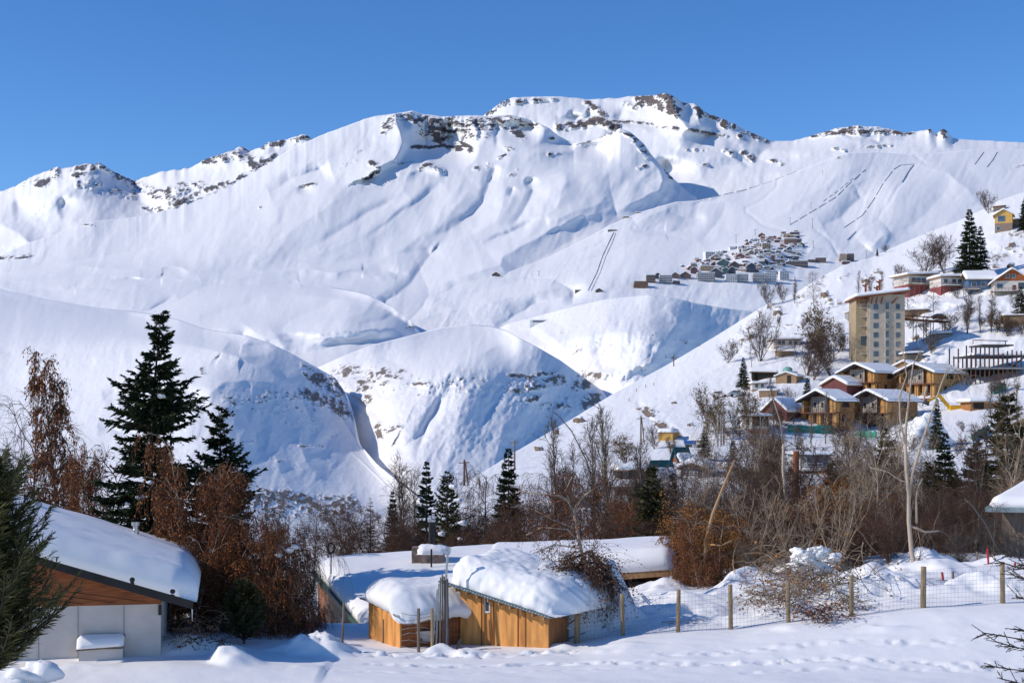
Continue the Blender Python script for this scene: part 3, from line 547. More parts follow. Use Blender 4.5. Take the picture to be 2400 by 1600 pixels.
def gz(X, Y):
    X = np.asarray(X, float); Y = np.asarray(Y, float)
    a = np.interp(X, [p[0] for p in _AX], [p[1] for p in _AX])
    ramp = np.where(X < -5, sstep(35.6, 37.4, Y), sstep(36.6, 41.4, Y))
    z = -6.56+a*ramp
    z = z-3.6*sstep(45.5, 60, Y)*(1-sstep(-1, 5, X)) - .9*sstep(50, 62, Y)*sstep(3, 9, X)
    z = z+.05*(fbm(X/3.0, Y/1.6, 3, 5)-.5)*2+.02*(fbm(X/.7, Y/.5, 3, 8)-.5)*2
    z = z+.07*np.sin((Y-36.2)*2.2+np.sin(X*.35)*1.6)*sstep(-2, -7, X)*sstep(39, 36, Y)
    rough = sstep(43, 45.5, Y)*sstep(0, 3, X)
    z = z+rough*.42*(fbm(X/1.5, Y/1.5, 4, 15)-.42)
    z = z+.75*np.exp(-((Y-44.6-.5*np.sin(X*.6))/1.1)**2)*sstep(1.5, 3, X)*np.clip(fbm(X/1.5, Y/1.2, 4, 71)*1.7-.45, 0, 1)
    z = z+.5*np.exp(-((Y-48.5)/1.6)**2)*sstep(1.5, 3, X)*np.clip(fbm(X/1.9+7, Y/1.6, 4, 73)*1.7-.45, 0, 1)
    for hx, hy, h, rl, rr, ry in HEAPS:
        wx = (fbm(X/1.1, Y/1.1, 3, 51)-.5)*1.3; h = h*.62; rl = rl*1.35; rr = rr*1.35; ry = ry*1.2
        q = np.hypot((X+wx-hx)/np.where(X+wx < hx, rl, rr), (Y+wx-hy)/ry)
        z = z+h*(.5+.5*np.cos(np.pi*np.clip(q, 0, 1)))*(1+.7*(fbm(X/.6, Y/.6, 3, 61)-.5))
    # broken snow along the shed fronts, and trodden trails
    for (tx0, ty0, tx1, ty1, w, dep) in ((-6.5,40.3,1.8,40.2,.5,.15),(-4,38.9,13,38.0,.28,.10),(6,37.4,16,37.9,.25,.06),(4,39.4,12.5,39.3,.35,.06),(-6,37.6,4,37.9,.2,.04)):
        t = np.clip((X-tx0)/(tx1-tx0), 0, 1); yc = ty0+(ty1-ty0)*t+.18*np.sin(X*.9)
        m = np.clip(1-np.abs(Y-yc)/w, 0, 1)*((X > tx0) & (X < tx1))
        z = z-dep*sstep(.5, .62, vnoise(X/.22, Y/.17, 33))*m+dep*.7*sstep(.62, .8, vnoise(X/.2+9, Y/.16, 37))*m
    return z
def gp(px, py, Y0=42, it=40):
    """point of the snow field seen at (px, py)"""
    lo, hi = 30.0, 66.0
    for Y in np.arange(34.5, 66, .1):
        X = (px-CX)/F*Y; zr = (HZ-py)/F*Y
        if zr <= float(gz(X, Y)): return np.array((X, Y, float(gz(X, Y))))
    Y = Y0; X = (px-CX)/F*Y
    return np.array((X, Y, float(gz(X, Y))))
gx = np.arange(-34, 36, .11); gy = np.concatenate([np.arange(24, 34, .5), np.arange(34, 47, .075), np.arange(47, 66, .16)])
GX, GY = np.meshgrid(gx, gy); GZ = gz(GX, GY)
idx = np.arange(GX.size).reshape(GX.shape)
q = np.stack([idx[:-1,:-1], idx[:-1,1:], idx[1:,1:], idx[1:,:-1]], axis=-1).reshape(-1, 4)
tag(mesh_obj('snow_field', np.stack([GX, GY, GZ], -1).reshape(-1, 3), q, M['snow'], smooth=True), 'snow covered ground in front of the sheds and the wire fence', kind='structure')
s = 9000
tag(mesh_obj('ground', np.array([(-s,-400,-140),(s,-400,-140),(s,14000,-140),(-s,14000,-140)]), [(0,1,2,3)], M['snow']), 'snowy valley floor far below', kind='structure')

def snow_slab(name, P, T, r=.6, over=.06, parent=None, nu=48, nv=36, rough=.12, seed=0, drop=None, mat=None, local=None, nscale=1.0, fine=0.0, tex=None):
    """thick rounded snow lying on the quadrilateral P00,P10,P11,P01"""
    P = [np.array(p, float) for p in P]
    e = lambda n: .5-.5*np.cos(np.pi*np.linspace(0, 1, n))
    s, t = np.meshgrid(e(nu)*.5+np.linspace(0,1,nu)*.5, e(nv)*.5+np.linspace(0,1,nv)*.5)
    s3, t3 = s[...,None], t[...,None]
    B = P[0]*(1-s3)*(1-t3)+P[1]*s3*(1-t3)+P[2]*s3*t3+P[3]*(1-s3)*t3
    Lu = np.linalg.norm(P[1]-P[0]); Lv = np.linalg.norm(P[3]-P[0])
    du = np.minimum(s, 1-s)*Lu; dv = np.minimum(t, 1-t)*Lv
    rs = r*(.75+.6*fbm(B[...,0]/1.1*nscale+seed, B[...,1]/1.1*nscale, 3, seed))
    qu = np.clip(1-du/rs, 0, 1); qv = np.clip(1-dv/rs, 0, 1)
    d = np.clip(np.hypot(qu, qv), 0, 1)
    h = np.sqrt(np.clip(1-d**2.4, 0, 1))
    Tn = T*(1+rough*2*(fbm(B[...,0]/2.1*nscale+seed*3, B[...,1]/1.7*nscale, 4, seed+5)-.5))
    out = np.zeros_like(B); cen = (P[0]+P[1]+P[2]+P[3])/4
    au = (P[1]-P[0])/Lu; av = (P[3]-P[0])/Lv
    bul = np.sin(np.clip(h, 0, 1)*np.pi*.9)*over+over*.6
    out += au*(np.sign(s-.5)*qu**2*bul)[...,None]+av*(np.sign(t-.5)*qv**2*bul)[...,None]
    V = B+out; V[...,2] += Tn*h
    if fine:
        V[...,2] += fine*(fbm(B[...,0]*4.5, B[...,1]*4.5, 3, seed+9)-.5)*h
        g = fine*1.6*(fbm(B[...,0]*5+V[...,2]*4, B[...,1]*5+V[...,2]*5, 3, seed+19)-.5)*(d > .25)
        V += au*(g*np.sign(s-.5)*qu)[...,None]+av*(g*np.sign(t-.5)*qv)[...,None]
    if drop is not None: V[...,2] -= drop(s, t)
    n = s.size; I = np.arange(n).reshape(s.shape)
    q = np.stack([I[:-1,:-1], I[:-1,1:], I[1:,1:], I[1:,:-1]], -1).reshape(-1, 4)
    Bb = B.copy(); Bb[...,2] -= .015
    if drop is not None: Bb[...,2] -= drop(s, t)*.98
    V2 = np.concatenate([V.reshape(-1, 3), Bb.reshape(-1, 3)])
    ring = np.concatenate([I[0,:], I[1:,-1], I[-1,-2::-1], I[-2:0:-1,0]]); nx = np.roll(ring, -1)
    side = np.stack([ring, ring+n, nx+n, nx], -1)
    q2 = q[:, ::-1]+n
    if local is not None:
        R = np.array(local.matrix_world.inverted()); V2 = V2 @ R[:3,:3].T + R[:3,3]
    return mesh_obj(name, V2, np.concatenate([q, side, q2]), mat or M['roof_snow'], parent, smooth=True)
class Frame:
    """local axes of a building: origin o, unit vectors u (along front), d (into depth)"""
    def __init__(s, o, ang): s.o = np.array(o, float); s.u = np.array((math.cos(ang), math.sin(ang), 0)); s.d = np.array((-math.sin(ang), math.cos(ang), 0)); s.ang = ang
    def __call__(s, a, b, z): return s.o+s.u*a+s.d*b+np.array((0,0,z))
def root(fr, name, label, cat, group=None):
    r = thing(name, fr.o, label, cat, group, fr.ang); r.matrix_basis = Matrix.Translation(Vector(fr.o.tolist())) @ Matrix.Rotation(fr.ang, 4, 'Z')
    return r
def slab_on(fr, rt, quad, T, **k):
    """snow slab whose corners are in the building's own frame"""
    return snow_slab(k.pop('name', 'roof_snow'), [np.array(c, float) for c in quad], T, parent=rt, **k)

# ---------------------------------------------------------------- plywood shed with rafters
fr = Frame((-1.57, 42.6, -6.66), math.atan2(-1.4, 2.63)); W = 2.98
shed = root(fr, 'plywood_shed', 'orange plywood shed with exposed rafters under deep snow and a bare tree lying on it', 'shed')
zl, zr_ = 1.88, 1.20
def zt(a): return zl+(zr_-zl)*a/W
xs_ = [0, .74, 1.16, 1.98, 2.23, W]
for i in range(5):
    a, b = xs_[i]+(.012 if i else 0), xs_[i+1]
    m = MB().prism([(a,-.3),(b,-.3),(b,zt(b)-.02),(a,zt(a)-.02)], 0, .05); m.build('wall_panel', [M['ply'] if i % 2 else M['ply2']], shed)
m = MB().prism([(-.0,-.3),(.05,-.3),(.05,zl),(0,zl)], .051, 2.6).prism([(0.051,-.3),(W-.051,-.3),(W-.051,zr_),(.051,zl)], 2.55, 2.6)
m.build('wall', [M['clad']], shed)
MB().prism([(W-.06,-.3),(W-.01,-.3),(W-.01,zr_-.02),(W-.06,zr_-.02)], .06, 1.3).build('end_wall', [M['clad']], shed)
for y in (1.32, 2.3): MB().box(W-.12,W-.02,y,y+.1,-.3,zr_-.02).build('post', [M['grey_wood']], shed)
for i in range(4): MB().box(xs_[i+1]-.012, xs_[i+1]+.016, -.018, -.002, -.3, zt(xs_[i+1])-.03).build('batten', [simple_mat('dark_batten', (.17,.07,.02))] if i == 0 else [bpy.data.materials['dark_batten']], shed)
m = MB().box(.86,1.05,-.035,-.003,1.10,1.62).build('window_frame', [M['white_wall']], shed)
MB().box(.90,1.01,-.042,-.036,1.16,1.57).build('window_pane', [M['glass']], m)
for i in range(10):
    a = -.32+i*.37
    if a > W+.25: break
    m = MB(); z = zt(a); m.hexa([(a,-.42,z-.13),(a+.045,-.42,z-.14),(a+.045,2.9,z-.14),(a,2.9,z-.13),(a,-.42,z-.01),(a+.045,-.42,z-.02),(a+.045,2.9,z-.02),(a,2.9,z-.01)])
    m.build('rafter', [M['beam']], shed)
m = MB(); a0, a1 = -.5, W+.3
m.hexa([(a0,-.48,zt(a0)-.005),(a1,-.48,zt(a1)-.005),(a1,2.95,zt(a1)-.005),(a0,2.95,zt(a0)-.005),(a0,-.48,zt(a0)+.03),(a1,-.48,zt(a1)+.03),(a1,2.95,zt(a1)+.03),(a0,2.95,zt(a0)+.03)])
rf = m.build('roof', [M['tin']], shed)
m = MB()
for i in range(38):
    a = a0+(a1-a0)*(i+.5)/38; m.tube([(a,-.50,zt(a)+.035),(a,.3,zt(a)+.035)], .028, 6)
m.build('corrugation', [M['tin']], rf, smooth=True)
m = MB().hexa([(a0,-.52,zt(a0)-.12),(a1,-.52,zt(a1)-.12),(a1,-.49,zt(a1)-.12),(a0,-.49,zt(a0)-.12),(a0,-.52,zt(a0)-.012),(a1,-.52,zt(a1)-.012),(a1,-.49,zt(a1)-.012),(a0,-.49,zt(a0)-.012)])
slab_on(fr, shed, [(a0+.10,-.30,zt(a0)+.04),(a1+.15,-.40,zt(a1)+.04),(a1+.7,3.1,zt(a1)+.1),(a0+.3,3.1,zt(a0)+.25)], .84, r=.8, over=.03, rough=.18, seed=3, nu=90, nv=70, fine=.10)
# ---------------------------------------------------------------- small plywood shed under a snow pillow
fr = Frame((-4.42, 43.4, -6.75), math.atan2(-1.8, 1.11)); Wl = 2.11
s2 = root(fr, 'small_shed', 'small orange plywood shed carrying a thick overhanging pillow of snow', 'shed')
m = MB().prism([(0,-.2),(Wl,-.2),(Wl,1.18),(Wl*.62,1.40),(0,1.44)], 0, .05); m.build('front_wall', [M['ply2']], s2)
MB().box(.96,1.05,-.04,-.002,-.2,.95).build('batten', [M['beam']], s2)
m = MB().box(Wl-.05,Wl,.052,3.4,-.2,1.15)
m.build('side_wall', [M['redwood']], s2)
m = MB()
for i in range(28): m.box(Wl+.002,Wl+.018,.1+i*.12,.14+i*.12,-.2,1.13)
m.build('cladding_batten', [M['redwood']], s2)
m = MB().prism([(-.22,1.44),(Wl*.62,1.42),(Wl+.12,1.16),(Wl+.12,1.21),(Wl*.62,1.47),(-.22,1.49)], -.2, 3.5); m.build('roof', [M['steel']], s2)
slab_on(fr, s2, [(-.20,-.12,1.48),(Wl+.22,-.10,1.20),(Wl+.22,3.5,1.25),(-.2,3.5,1.50)], .66, r=.55, over=.16, rough=.12, seed=9, nu=70, nv=60, fine=.06, drop=lambda s, t: .22*sstep(.72, 1, s)*(.6+.8*fbm(t*9, s*2, 3, 4)))
# ---------------------------------------------------------------- low house behind the sheds
P1, P2, P3, P4 = at(728,1338,58), at(862,1490,46), at(1190,1490,46.5), at(1230,1296,60)
lh = thing('low_house', (P2[0], P2[1], -10), 'low house buried to its eaves whose broad snow roof fills the space behind the sheds', 'house'); o0 = np.array(lh.location)
L_ = lambda p: np.array(p)-o0
m = MB(); dn = np.array((0,0,-.16)); q = [L_(p) for p in (P1,P2,P3,P4)]
m.hexa([q[0]+dn,q[1]+dn,q[2]+dn,q[3]+dn,q[0],q[1],q[2],q[3]]); m.build('roof', [M['green_trim']], lh)
w1 = L_(at(745,1352,57)); w2 = L_(at(868,1496,47)); w3 = L_(P3)+np.array((0,.8,-.2)); w4 = L_(P4)+np.array((0,-.5,-.2)); bz = np.array((0,0,-3.0))
m = MB().hexa([w1+bz,w2+bz,w3+bz,w4+bz,w1+dn*1.3,w2+dn*1.3,w3+dn*1.3,w4+dn*1.3]); m.build('wall', [M['clad']], lh)
c = w1+(w2-w1)*.55; nrm = np.cross((w2-w1), (0,0,1)); nrm = -nrm/np.linalg.norm(nrm); tdir = (w2-w1)/np.linalg.norm(w2-w1)
sg = -1 if nrm[0] > 0 else 1; nrm = nrm*sg
m = MB().hexa([c-tdir*.45+nrm*.02+np.array((0,0,-2)), c+tdir*.45+nrm*.02+np.array((0,0,-2)), c+tdir*.45+nrm*.06+np.array((0,0,-2)), c-tdir*.45+nrm*.06+np.array((0,0,-2)), c-tdir*.45+nrm*.02+np.array((0,0,-.35)), c+tdir*.45+nrm*.02+np.array((0,0,-.6)), c+tdir*.45+nrm*.06+np.array((0,0,-.6)), c-tdir*.45+nrm*.06+np.array((0,0,-.35))])
m.build('door', [M['plastic']], lh)
snow_slab('roof_snow', [L_(P1)+(.2,.2,.01), L_(P2)+(.1,.1,.01), L_(P3)+(0,0,.01), L_(P4)+(0,0,.01)], .62, r=.7, over=.12, parent=lh, nu=70, nv=70, rough=.14, seed=14)
# flue, masonry stack
fl = at(1012, 1300, 56)
ck = thing('masonry_stack', (fl[0], fl[1], fl[2]-.3), 'stone stack with a tall black flue rising through lumpy snow on the low house', 'chimney')
MB().box(-.78,-.42,-.3,.4,-.1,.62).box(-.42,.5,-.35,.45,-.1,.42).build('stone_base', [M['stone']], ck)
fp = MB().tube([(0,0,.3),(0,0,1.62)], .12, 14).build('flue', [M['black']], ck, smooth=False)
MB().tube([(0,0,1.62),(0,0,1.70),(0,0,1.75),(0,0,1.86)], [.16,.16,.10,.13], 14).build('flue_cap', [M['steel']], fp)
snow_slab('snow_cap', [(-.55,-.42,.36),(.68,-.42,.36),(.68,.5,.36),(-.55,.5,.36)], .42, r=.3, over=.08, parent=ck, nu=36, nv=30, rough=.5, seed=21, nscale=2.5)
tag(MB().tube([at(1011,1318,55)-(0,0,.3), at(1011,1286,55)], .035, 8).build('iron_stake', [M['black']]), 'thin dark stake standing in the roof snow in front of the black flue', 'stake')
p = at(776,1312,52)
sv = thing('snow_shovel', p, 'dark D handled shovel stuck upright in the snow of the low house roof', 'shovel')
MB().tube([(0,0,-.5),(0,0,.28)], .022, 8).build('shaft', [M['dark']], sv)
pts = [(0,0,.26)]+[(.12*math.sin(a), 0, .45-.19*math.cos(a)*1.0) for a in np.linspace(.3, math.pi*2-.3, 16)]+[(0,0,.26)]
MB().tube(pts, .035, 8).build('handle', [M['dark']], sv, smooth=True)
# ---------------------------------------------------------------- wooden hut at the right of the low house
fr = Frame(at(1390,1420,54), math.radians(-6)); fr.o[2] = -7.15
hut = root(fr, 'timber_hut', 'low timber hut whose thick square snow cap ends above a wood fascia', 'hut')
MB().box(0.3,2.65,.2,5,-1.2,1.02).build('wall', [M['clad']], hut)
MB().box(2.651,2.72,.8,1.6,-.6,.8).build('door', [M['dark']], hut)
m = MB().hexa([(-.3,-.3,1.22),(3.1,-.3,1.52),(3.1,5.3,1.55),(-.3,5.3,1.22),(-.3,-.3,1.46),(3.1,-.3,1.76),(3.1,5.3,1.8),(-.3,5.3,1.46)]); m.build('roof', [M['beam']], hut)
slab_on(fr, hut, [(-4.6,-.25,1.15),(3.15,-.28,1.77),(3.15,5.2,1.8),(-4.6,5.2,1.5)], .82, r=.5, over=.10, rough=.07, seed=31, nu=60, nv=50)
# ---------------------------------------------------------------- house at the left
fr = Frame((-9.62, 38.55, -6.9), math.atan2(.2, .98)); 
hs_ = root(fr, 'white_house', 'white walled house with wood gable boards and smooth deep snow on its sloping roof', 'house')
sl = math.tan(math.radians(17.6)); WT = 2.06
def rz_(a): return 2.02-sl*(a-1.15)   # roof underside above wall-frame coordinate a
RW = -7.0
MB().prism([(RW,-.6),(0,-.6),(0,WT),(RW,WT)], 0, .18).prism([(-.18,-.6),(0,-.6),(0,WT),(-.18,WT)], .181, 8).build('wall', [M['white_wall']], hs_)
m = MB()
for a in (-2.18,-.98,-3.2,-4.3): m.box(a, a+.02, -.012, -.001, -.6, WT-.02)
m.build('panel_joint', [M['plastic']], hs_)
gb = MB(); n = 7
gb.prism([(RW,WT+.002),(.0,WT+.002),(.0,rz_(0)-.02),(RW,rz_(RW)-.02)], -.03, .15); g_ = gb.build('gable_board', [M['redwood']], hs_)
m = MB()
for k in range(7):   # board joints slant across the gable
    b0 = -.35-k*.85; m.bar((b0, -.036, WT+.06), (b0-2.4, -.036, WT+.06-2.4*-.16+.0), .022, .01)
m.build('board_joint', [simple_mat('dark_joint', (.09,.03,.012))], g_)
m = MB(); e0, e1 = RW-1, .88
m.hexa([(e0,-.75,rz_(e0)-.02),(e1,-.75,rz_(e1)-.02),(e1,-.05,rz_(e1)-.02),(e0,-.05,rz_(e0)-.02),(e0,-.75,rz_(e0)+.0),(e1,-.75,rz_(e1)+.0),(e1,-.05,rz_(e1)+.0),(e0,-.05,rz_(e0)+.0)]); m.build('soffit', [M['redwood']], hs_)
m = MB(); m.hexa([(e0,-.75,rz_(e0)+.002),(e1,-.75,rz_(e1)+.002),(e1,7.5,rz_(e1)+.002),(e0,7.5,rz_(e0)+.002),(e0,-.75,rz_(e0)+.1),(e1,-.75,rz_(e1)+.1),(e1,7.5,rz_(e1)+.1),(e0,7.5,rz_(e0)+.1)]); m.build('roof', [M['dark']], hs_)
m = MB(); m.hexa([(e0,-.80,rz_(e0)-.10),(e1,-.80,rz_(e1)-.12),(e1,-.752,rz_(e1)-.12),(e0,-.752,rz_(e0)-.10),(e0,-.80,rz_(e0)+.13),(e1,-.80,rz_(e1)+.11),(e1,-.752,rz_(e1)+.11),(e0,-.752,rz_(e0)+.13)]); m.build('bargeboard', [M['dark']], hs_)
for a in (-.75,.3): MB().box(a,a+.10,-.82,-.70,rz_(a)+.05,rz_(a)+.24).tube([(a+.05,-.83,rz_(a)+.2),(a+.05,-.69,rz_(a)+.2)], .07, 10).build('snow_guard', [M['dark']], hs_)
MB().tube([(.86,-.78,rz_(.86)-.1),(.86,-.78,rz_(.86)-.45)], [.022,.004], 6).build('icicle', [simple_mat('ice', (.6,.65,.7), .1, .05, spec=.6)], hs_)
MB().box(-.06,.03,-.05,.0,WT-.30,WT-.02).build('lamp_box', [M['dark']], hs_)
slab_on(fr, hs_, [(e0,-.74,rz_(e0)+.1),(e1+.05,-.76,rz_(e1)+.1),(e1+.05,7.4,rz_(e1)+.1),(e0,7.4,rz_(e0)+.1)], .78, r=.62, over=.10, rough=.10, seed=41, nu=110, nv=90)
bx = MB().box(-2.12,-.98,-.34,-.002,-.6,.92).build('meter_cabinet', [M['white_wall']], hs_)
m = MB(); 
for (a0_,a1_,c0,c1) in ((-2.03,-1.50,-.5,.52),): m.box(a0_,a0_+.018,-.35,-.342,c0,c1).box(a1_-.018,a1_,-.35,-.342,c0,c1).box(a0_,a1_,-.351,-.343,c1,c1+.018)
m.build('cabinet_door', [M['dark']], bx)
MB().hexa([(-2.18,-.42,.90),(-.94,-.42,.96),(-.94,-.004,1.22),(-2.18,-.004,1.20),(-2.18,-.42,.94),(-.94,-.42,1.0),(-.94,-.004,1.26),(-2.18,-.004,1.24)]).build('cabinet_lid', [M['grey_wood']], bx)
snow_slab('snow_cap', [(-2.16,-.41,.955),(-.96,-.41,1.01),(-.96,-.12,1.17),(-2.16,-.12,1.15)], .17, r=.12, over=.03, parent=bx, nu=36, nv=18, rough=.3, seed=44, nscale=2)
def flue(name, fr, a, b, z, h, r_, mat, label):
    t = thing(name, fr(a,b,z), label, 'chimney pipe')
    MB().tube([(0,0,-.6),(0,0,h*.62)], r_, 14).build('pipe', [mat], t)
    MB().tube([(0,0,h*.60),(0,0,h*.66),(0,0,h*.68),(0,0,h*.78),(0,0,h*.80),(0,0,h)], [r_*1.1,r_*1.35,r_*.9,r_*.9,r_*1.4,r_*1.4], 14).build('cowl', [mat], t)
pq = at(318, 1262, 43.5); t = thing('roof_flue', pq, 'short bright metal flue poking from the white house roof snow', 'flue')
MB().tube([(0,0,-.8),(0,0,.26)], .10, 14).build('pipe', [M['steel']], t); MB().tube([(0,0,.24),(0,0,.29),(0,0,.30),(0,0,.40),(0,0,.41),(0,0,.52)], [.12,.12,.085,.085,.13,.13], 14).build('cowl', [M['steel']], t)
pq = at(88, 1222, 42.5); t = thing('roof_flue', pq, 'dark flue pipe on the white house roof beside the juniper', 'flue')
MB().tube([(0,0,-.8),(0,0,.40)], .085, 14).build('pipe', [M['black']], t); MB().tube([(0,0,.38),(0,0,.42),(0,0,.43),(0,0,.60)], [.11,.11,.13,.13], 14).build('cowl', [M['grey_metal']], t)
# ---------------------------------------------------------------- bundle of poles, grey pole, stakes, tools
bd = [(1033,1505,1352,-2),(1037,1505,1346,1),(1041,1506,1350,3),(1045,1505,1358,-1),(1049,1508,1356,2),(1029,1502,1366,-6),(1025,1498,1380,-9)]
for i, (px, pb, pt, lean) in enumerate(bd):
    a = at(px+lean*1.2, pb, 41.5+.03*i); b = at(px, pt, 41.7+.02*i); a[2] -= .2
    o = MB().bar(a, b, .045, .03).build('timber_pole', [M['grey_wood'] if i < 5 else M['grey_metal']])
    tag(o, ['long weathered pole leaning in the bundle between the two plywood sheds']*5 and 'long thin pole leaning in the bundle between the two plywood sheds', 'pole', 'poles leaning between the sheds')
gpole = thing('metal_pole', at(1046,1500,41.95), 'tall pale grey metal pole with a short top arm beside the plywood shed', 'pole')
MB().tube([(0,0,-.3),(.0,0,2.0),(.05,.0,2.72)], .035, 10).build('shaft', [M['grey_metal']], gpole)
MB().tube([(-.03,0,2.70),(.12,0,2.76)], .05, 8).build('top_arm', [M['grey_metal']], gpole)
for (px, pb, pt, lean, lab) in ((806,1495,1410,4,'thin weathered stake standing in the snow heap left of the small shed'),(981,1520,1425,0,'grey stake in front of the red cladding, nearer the small shed'),(1013,1518,1424,0,'brown stake in front of the red cladding, beside the pole bundle')):
    Yp = 41.0 if px > 900 else 40.4
    a = at(px-lean, pb, Yp); a[2] -= .25
    tag(MB().tube([a, at(px, pt, Yp)], .035 if px < 900 else .045, 8).build('stake', [M['grey_wood'] if px != 1013 else M['post']]), lab, 'stake')
m = MB()   # loose wire rows between stakes
for k in range(7):
    z0 = 1432+k*13; pts = [at(940,z0+4,41.3)]+[at(940+20*j, z0+4+6*math.sin(j*.9+k)-1.2*j*.3, 41.1) for j in range(1,5)]
    m.tube(pts, .008, 4, cap=False)
tag(m.build('wire_rows', [M['wire']]), 'slack wire rows strung in front of the small shed side wall', 'wire')
# clutter by the shed: wheelbarrow between the stakes, boards behind the right end
wb = thing('wheelbarrow', at(992,1512,42.2), 'grey wheelbarrow half buried between the stakes', 'wheelbarrow')
MB().hexa([(-.25,-.2,.15),(.25,-.2,.15),(.25,.2,.15),(-.25,.2,.15),(-.4,-.32,.45),(.42,-.32,.5),(.42,.32,.5),(-.4,.32,.45)]).build('tray', [M['grey_metal']], wb)
MB().bar((-.3,-.2,.2),(.75,-.25,.62),.035).bar((-.3,.2,.2),(.75,.25,.62),.035).build('handle', [M['grey_wood']], wb)
MB().tube([(-.5,-.04,.1),(-.5,.04,.1)], .17, 16).build('wheel', [M['black']], wb)
sh = thing('snow_spade', at(1072,1516,40.6), 'dark spade lying on the broken snow in front of the plywood shed', 'spade')
MB().tube([(.05,0,.0),(.62,-.1,-.14),(.95,-.12,-.16)], .016, 6).build('shaft', [M['dark']], sh)
MB().hexa([(-.06,-.07,-.05),(.02,-.09,-.05),(.14,.06,.22),(.06,.08,.22),(-.07,-.06,-.04),(.01,-.08,-.04),(.13,.07,.23),(.05,.09,.23)]).build('blade', [M['dark']], sh)
jk = thing('scrap_rack', at(1305,1515,42.4), 'rusty post rack with bent bars and tools at the right end of the plywood shed', 'rack')
MB().tube([(0,0,-.4),(0,0,1.15)], .07, 8).build('post', [M['grey_wood']], jk)
rr = random.Random(5)
for i in range(9):
    m = MB(); a = (rr.uniform(-.5,.1), rr.uniform(-.2,.3), rr.uniform(0,.4)); b = (a[0]+rr.uniform(.3,.8), a[1]+rr.uniform(-.2,.2), a[2]+rr.uniform(-.4,.6)); m.bar(a, b, .03).build('bar', [M['wire'] if i % 3 else M['red']], jk)
MB().bar((.05,0,.62),(.62,0,.52),.04).bar((.60,0,.52),(.62,.05,-.1),.035).bar((.05,.05,.0),(.6,.05,.05),.12,.03).build('frame', [M['grey_metal']], jk)
# ---------------------------------------------------------------- wire fence
posts = [(1352,1512,1402,.085,'grey'),(1460,1492,1391,.062,''),(1588,1484,1381,.062,''),(1713,1480,1369,.066,''),(1848,1465,1361,.066,''),(1995,1450,1349,.066,''),(2163,1429,1327,.088,''),(2350,1424,1316,.075,'')]
fence = thing('wire_fence', at(1352,1512,42), 'wire mesh fence on round wooden posts crossing the snow behind the trodden bank', 'fence')
fo = np.array(fence.location); tops = []; bots = []
for i, (px, pb, pt, r_, k) in enumerate(posts+[(2560,1418,1312,.07,'')]):
    b = at(px, pb, 42.0); t = at(px+random.Random(i).uniform(-3,3), pt, 42.0); b[2] -= .35
    MB().tube([b-fo, (b+t)/2-fo, t-fo], [r_*1.05, r_, r_*.96], 10).build('post', [M['post']], fence, smooth=False)
    tops.append(t-fo); bb = b-fo; bb[2] += .35; bots.append(bb)
m = MB(); wr = .003
for i in range(len(tops)-1):
    n = max(8, int(np.linalg.norm(tops[i+1]-tops[i])/.105)); off = np.array((0,-.09,0))
    for k in range(10):
        f = .06+k*.092
        pts = [tops[i]*(1-f-.02)+bots[i]*(f+.02)+off, (tops[i]+tops[i+1])/2*(1-f)+(bots[i]+bots[i+1])/2*f+off+np.array((0,0,-.02-.02*math.sin(i*3+k))), tops[i+1]*(1-f-.02)+bots[i+1]*(f+.02)+off]
        m.tube(pts, wr*1.2 if k == 0 else wr, 3, cap=False)
    for j in range(n):
        g = (j+.5)/n; a = tops[i]*(1-g)+tops[i+1]*g; b = bots[i]*(1-g)+bots[i+1]*g; sag = np.array((0,0,-.03*math.sin(math.pi*g)))
        m.tube([a*.93+b*.07+off+sag, a*.02+b*.98+off+sag], wr*.85, 3, cap=False)
m.build('wire_mesh', [M['wire']], fence)
# garden gate frame of bent iron behind the fence
gt = thing('iron_gate', at(1598,1474,43.2), 'low rusty iron gate with heart shaped scrolls standing behind the wire fence', 'gate')
MB().tube([(-.62,0,-.2),(-.62,0,.22),(.66,.0,.30),(.66,0,-.2)], .016, 6).build('frame', [M['wire']], gt)
m = MB()
for c in (-.22,.22+.06):
    for sgn in (-1,1): m.tube([(c,0,-.18),(c+sgn*.10,0,-.08),(c+sgn*.2,0,.06),(c+sgn*.16,0,.19),(c+sgn*.06,0,.2),(c,0,.13)], .014, 6)
m.build('scroll', [M['wire']], gt)
for (px, pb, pt, lean, mt, lab, Y) in ((2237,1420,1338,-4,'grey_wood','grey leaning stake behind the wire fence between the two rightmost posts',45),(2218,1395,1340,-10,'red','red tipped stake leaning behind the fence beside the snow heap',47),(2045,1382,1352,3,'red','short red stake behind the fence beside the brush pile',47),(2103,1388,1350,-8,'grey_wood','short grey stake behind the fence beside the brush pile',46.5),(2088,1375,1351,0,'post','broad short plank end standing in snow behind the fence',48),(2320,1345,1284,-6,'red','thin pinkish stake in the far corner of the fenced yard',53),(2377,1350,1318,2,'red','red stub post at the right edge of the fenced yard',50),(2290,1335,1292,0,'grey_wood','dark post at the back of the fenced yard',55)):
    a = at(px, pb, Y); a[2] -= .4
    tag(MB().tube([a, at(px+lean, pt, Y)], .04, 7).build('stake', [M[mt]]), lab, 'stake')
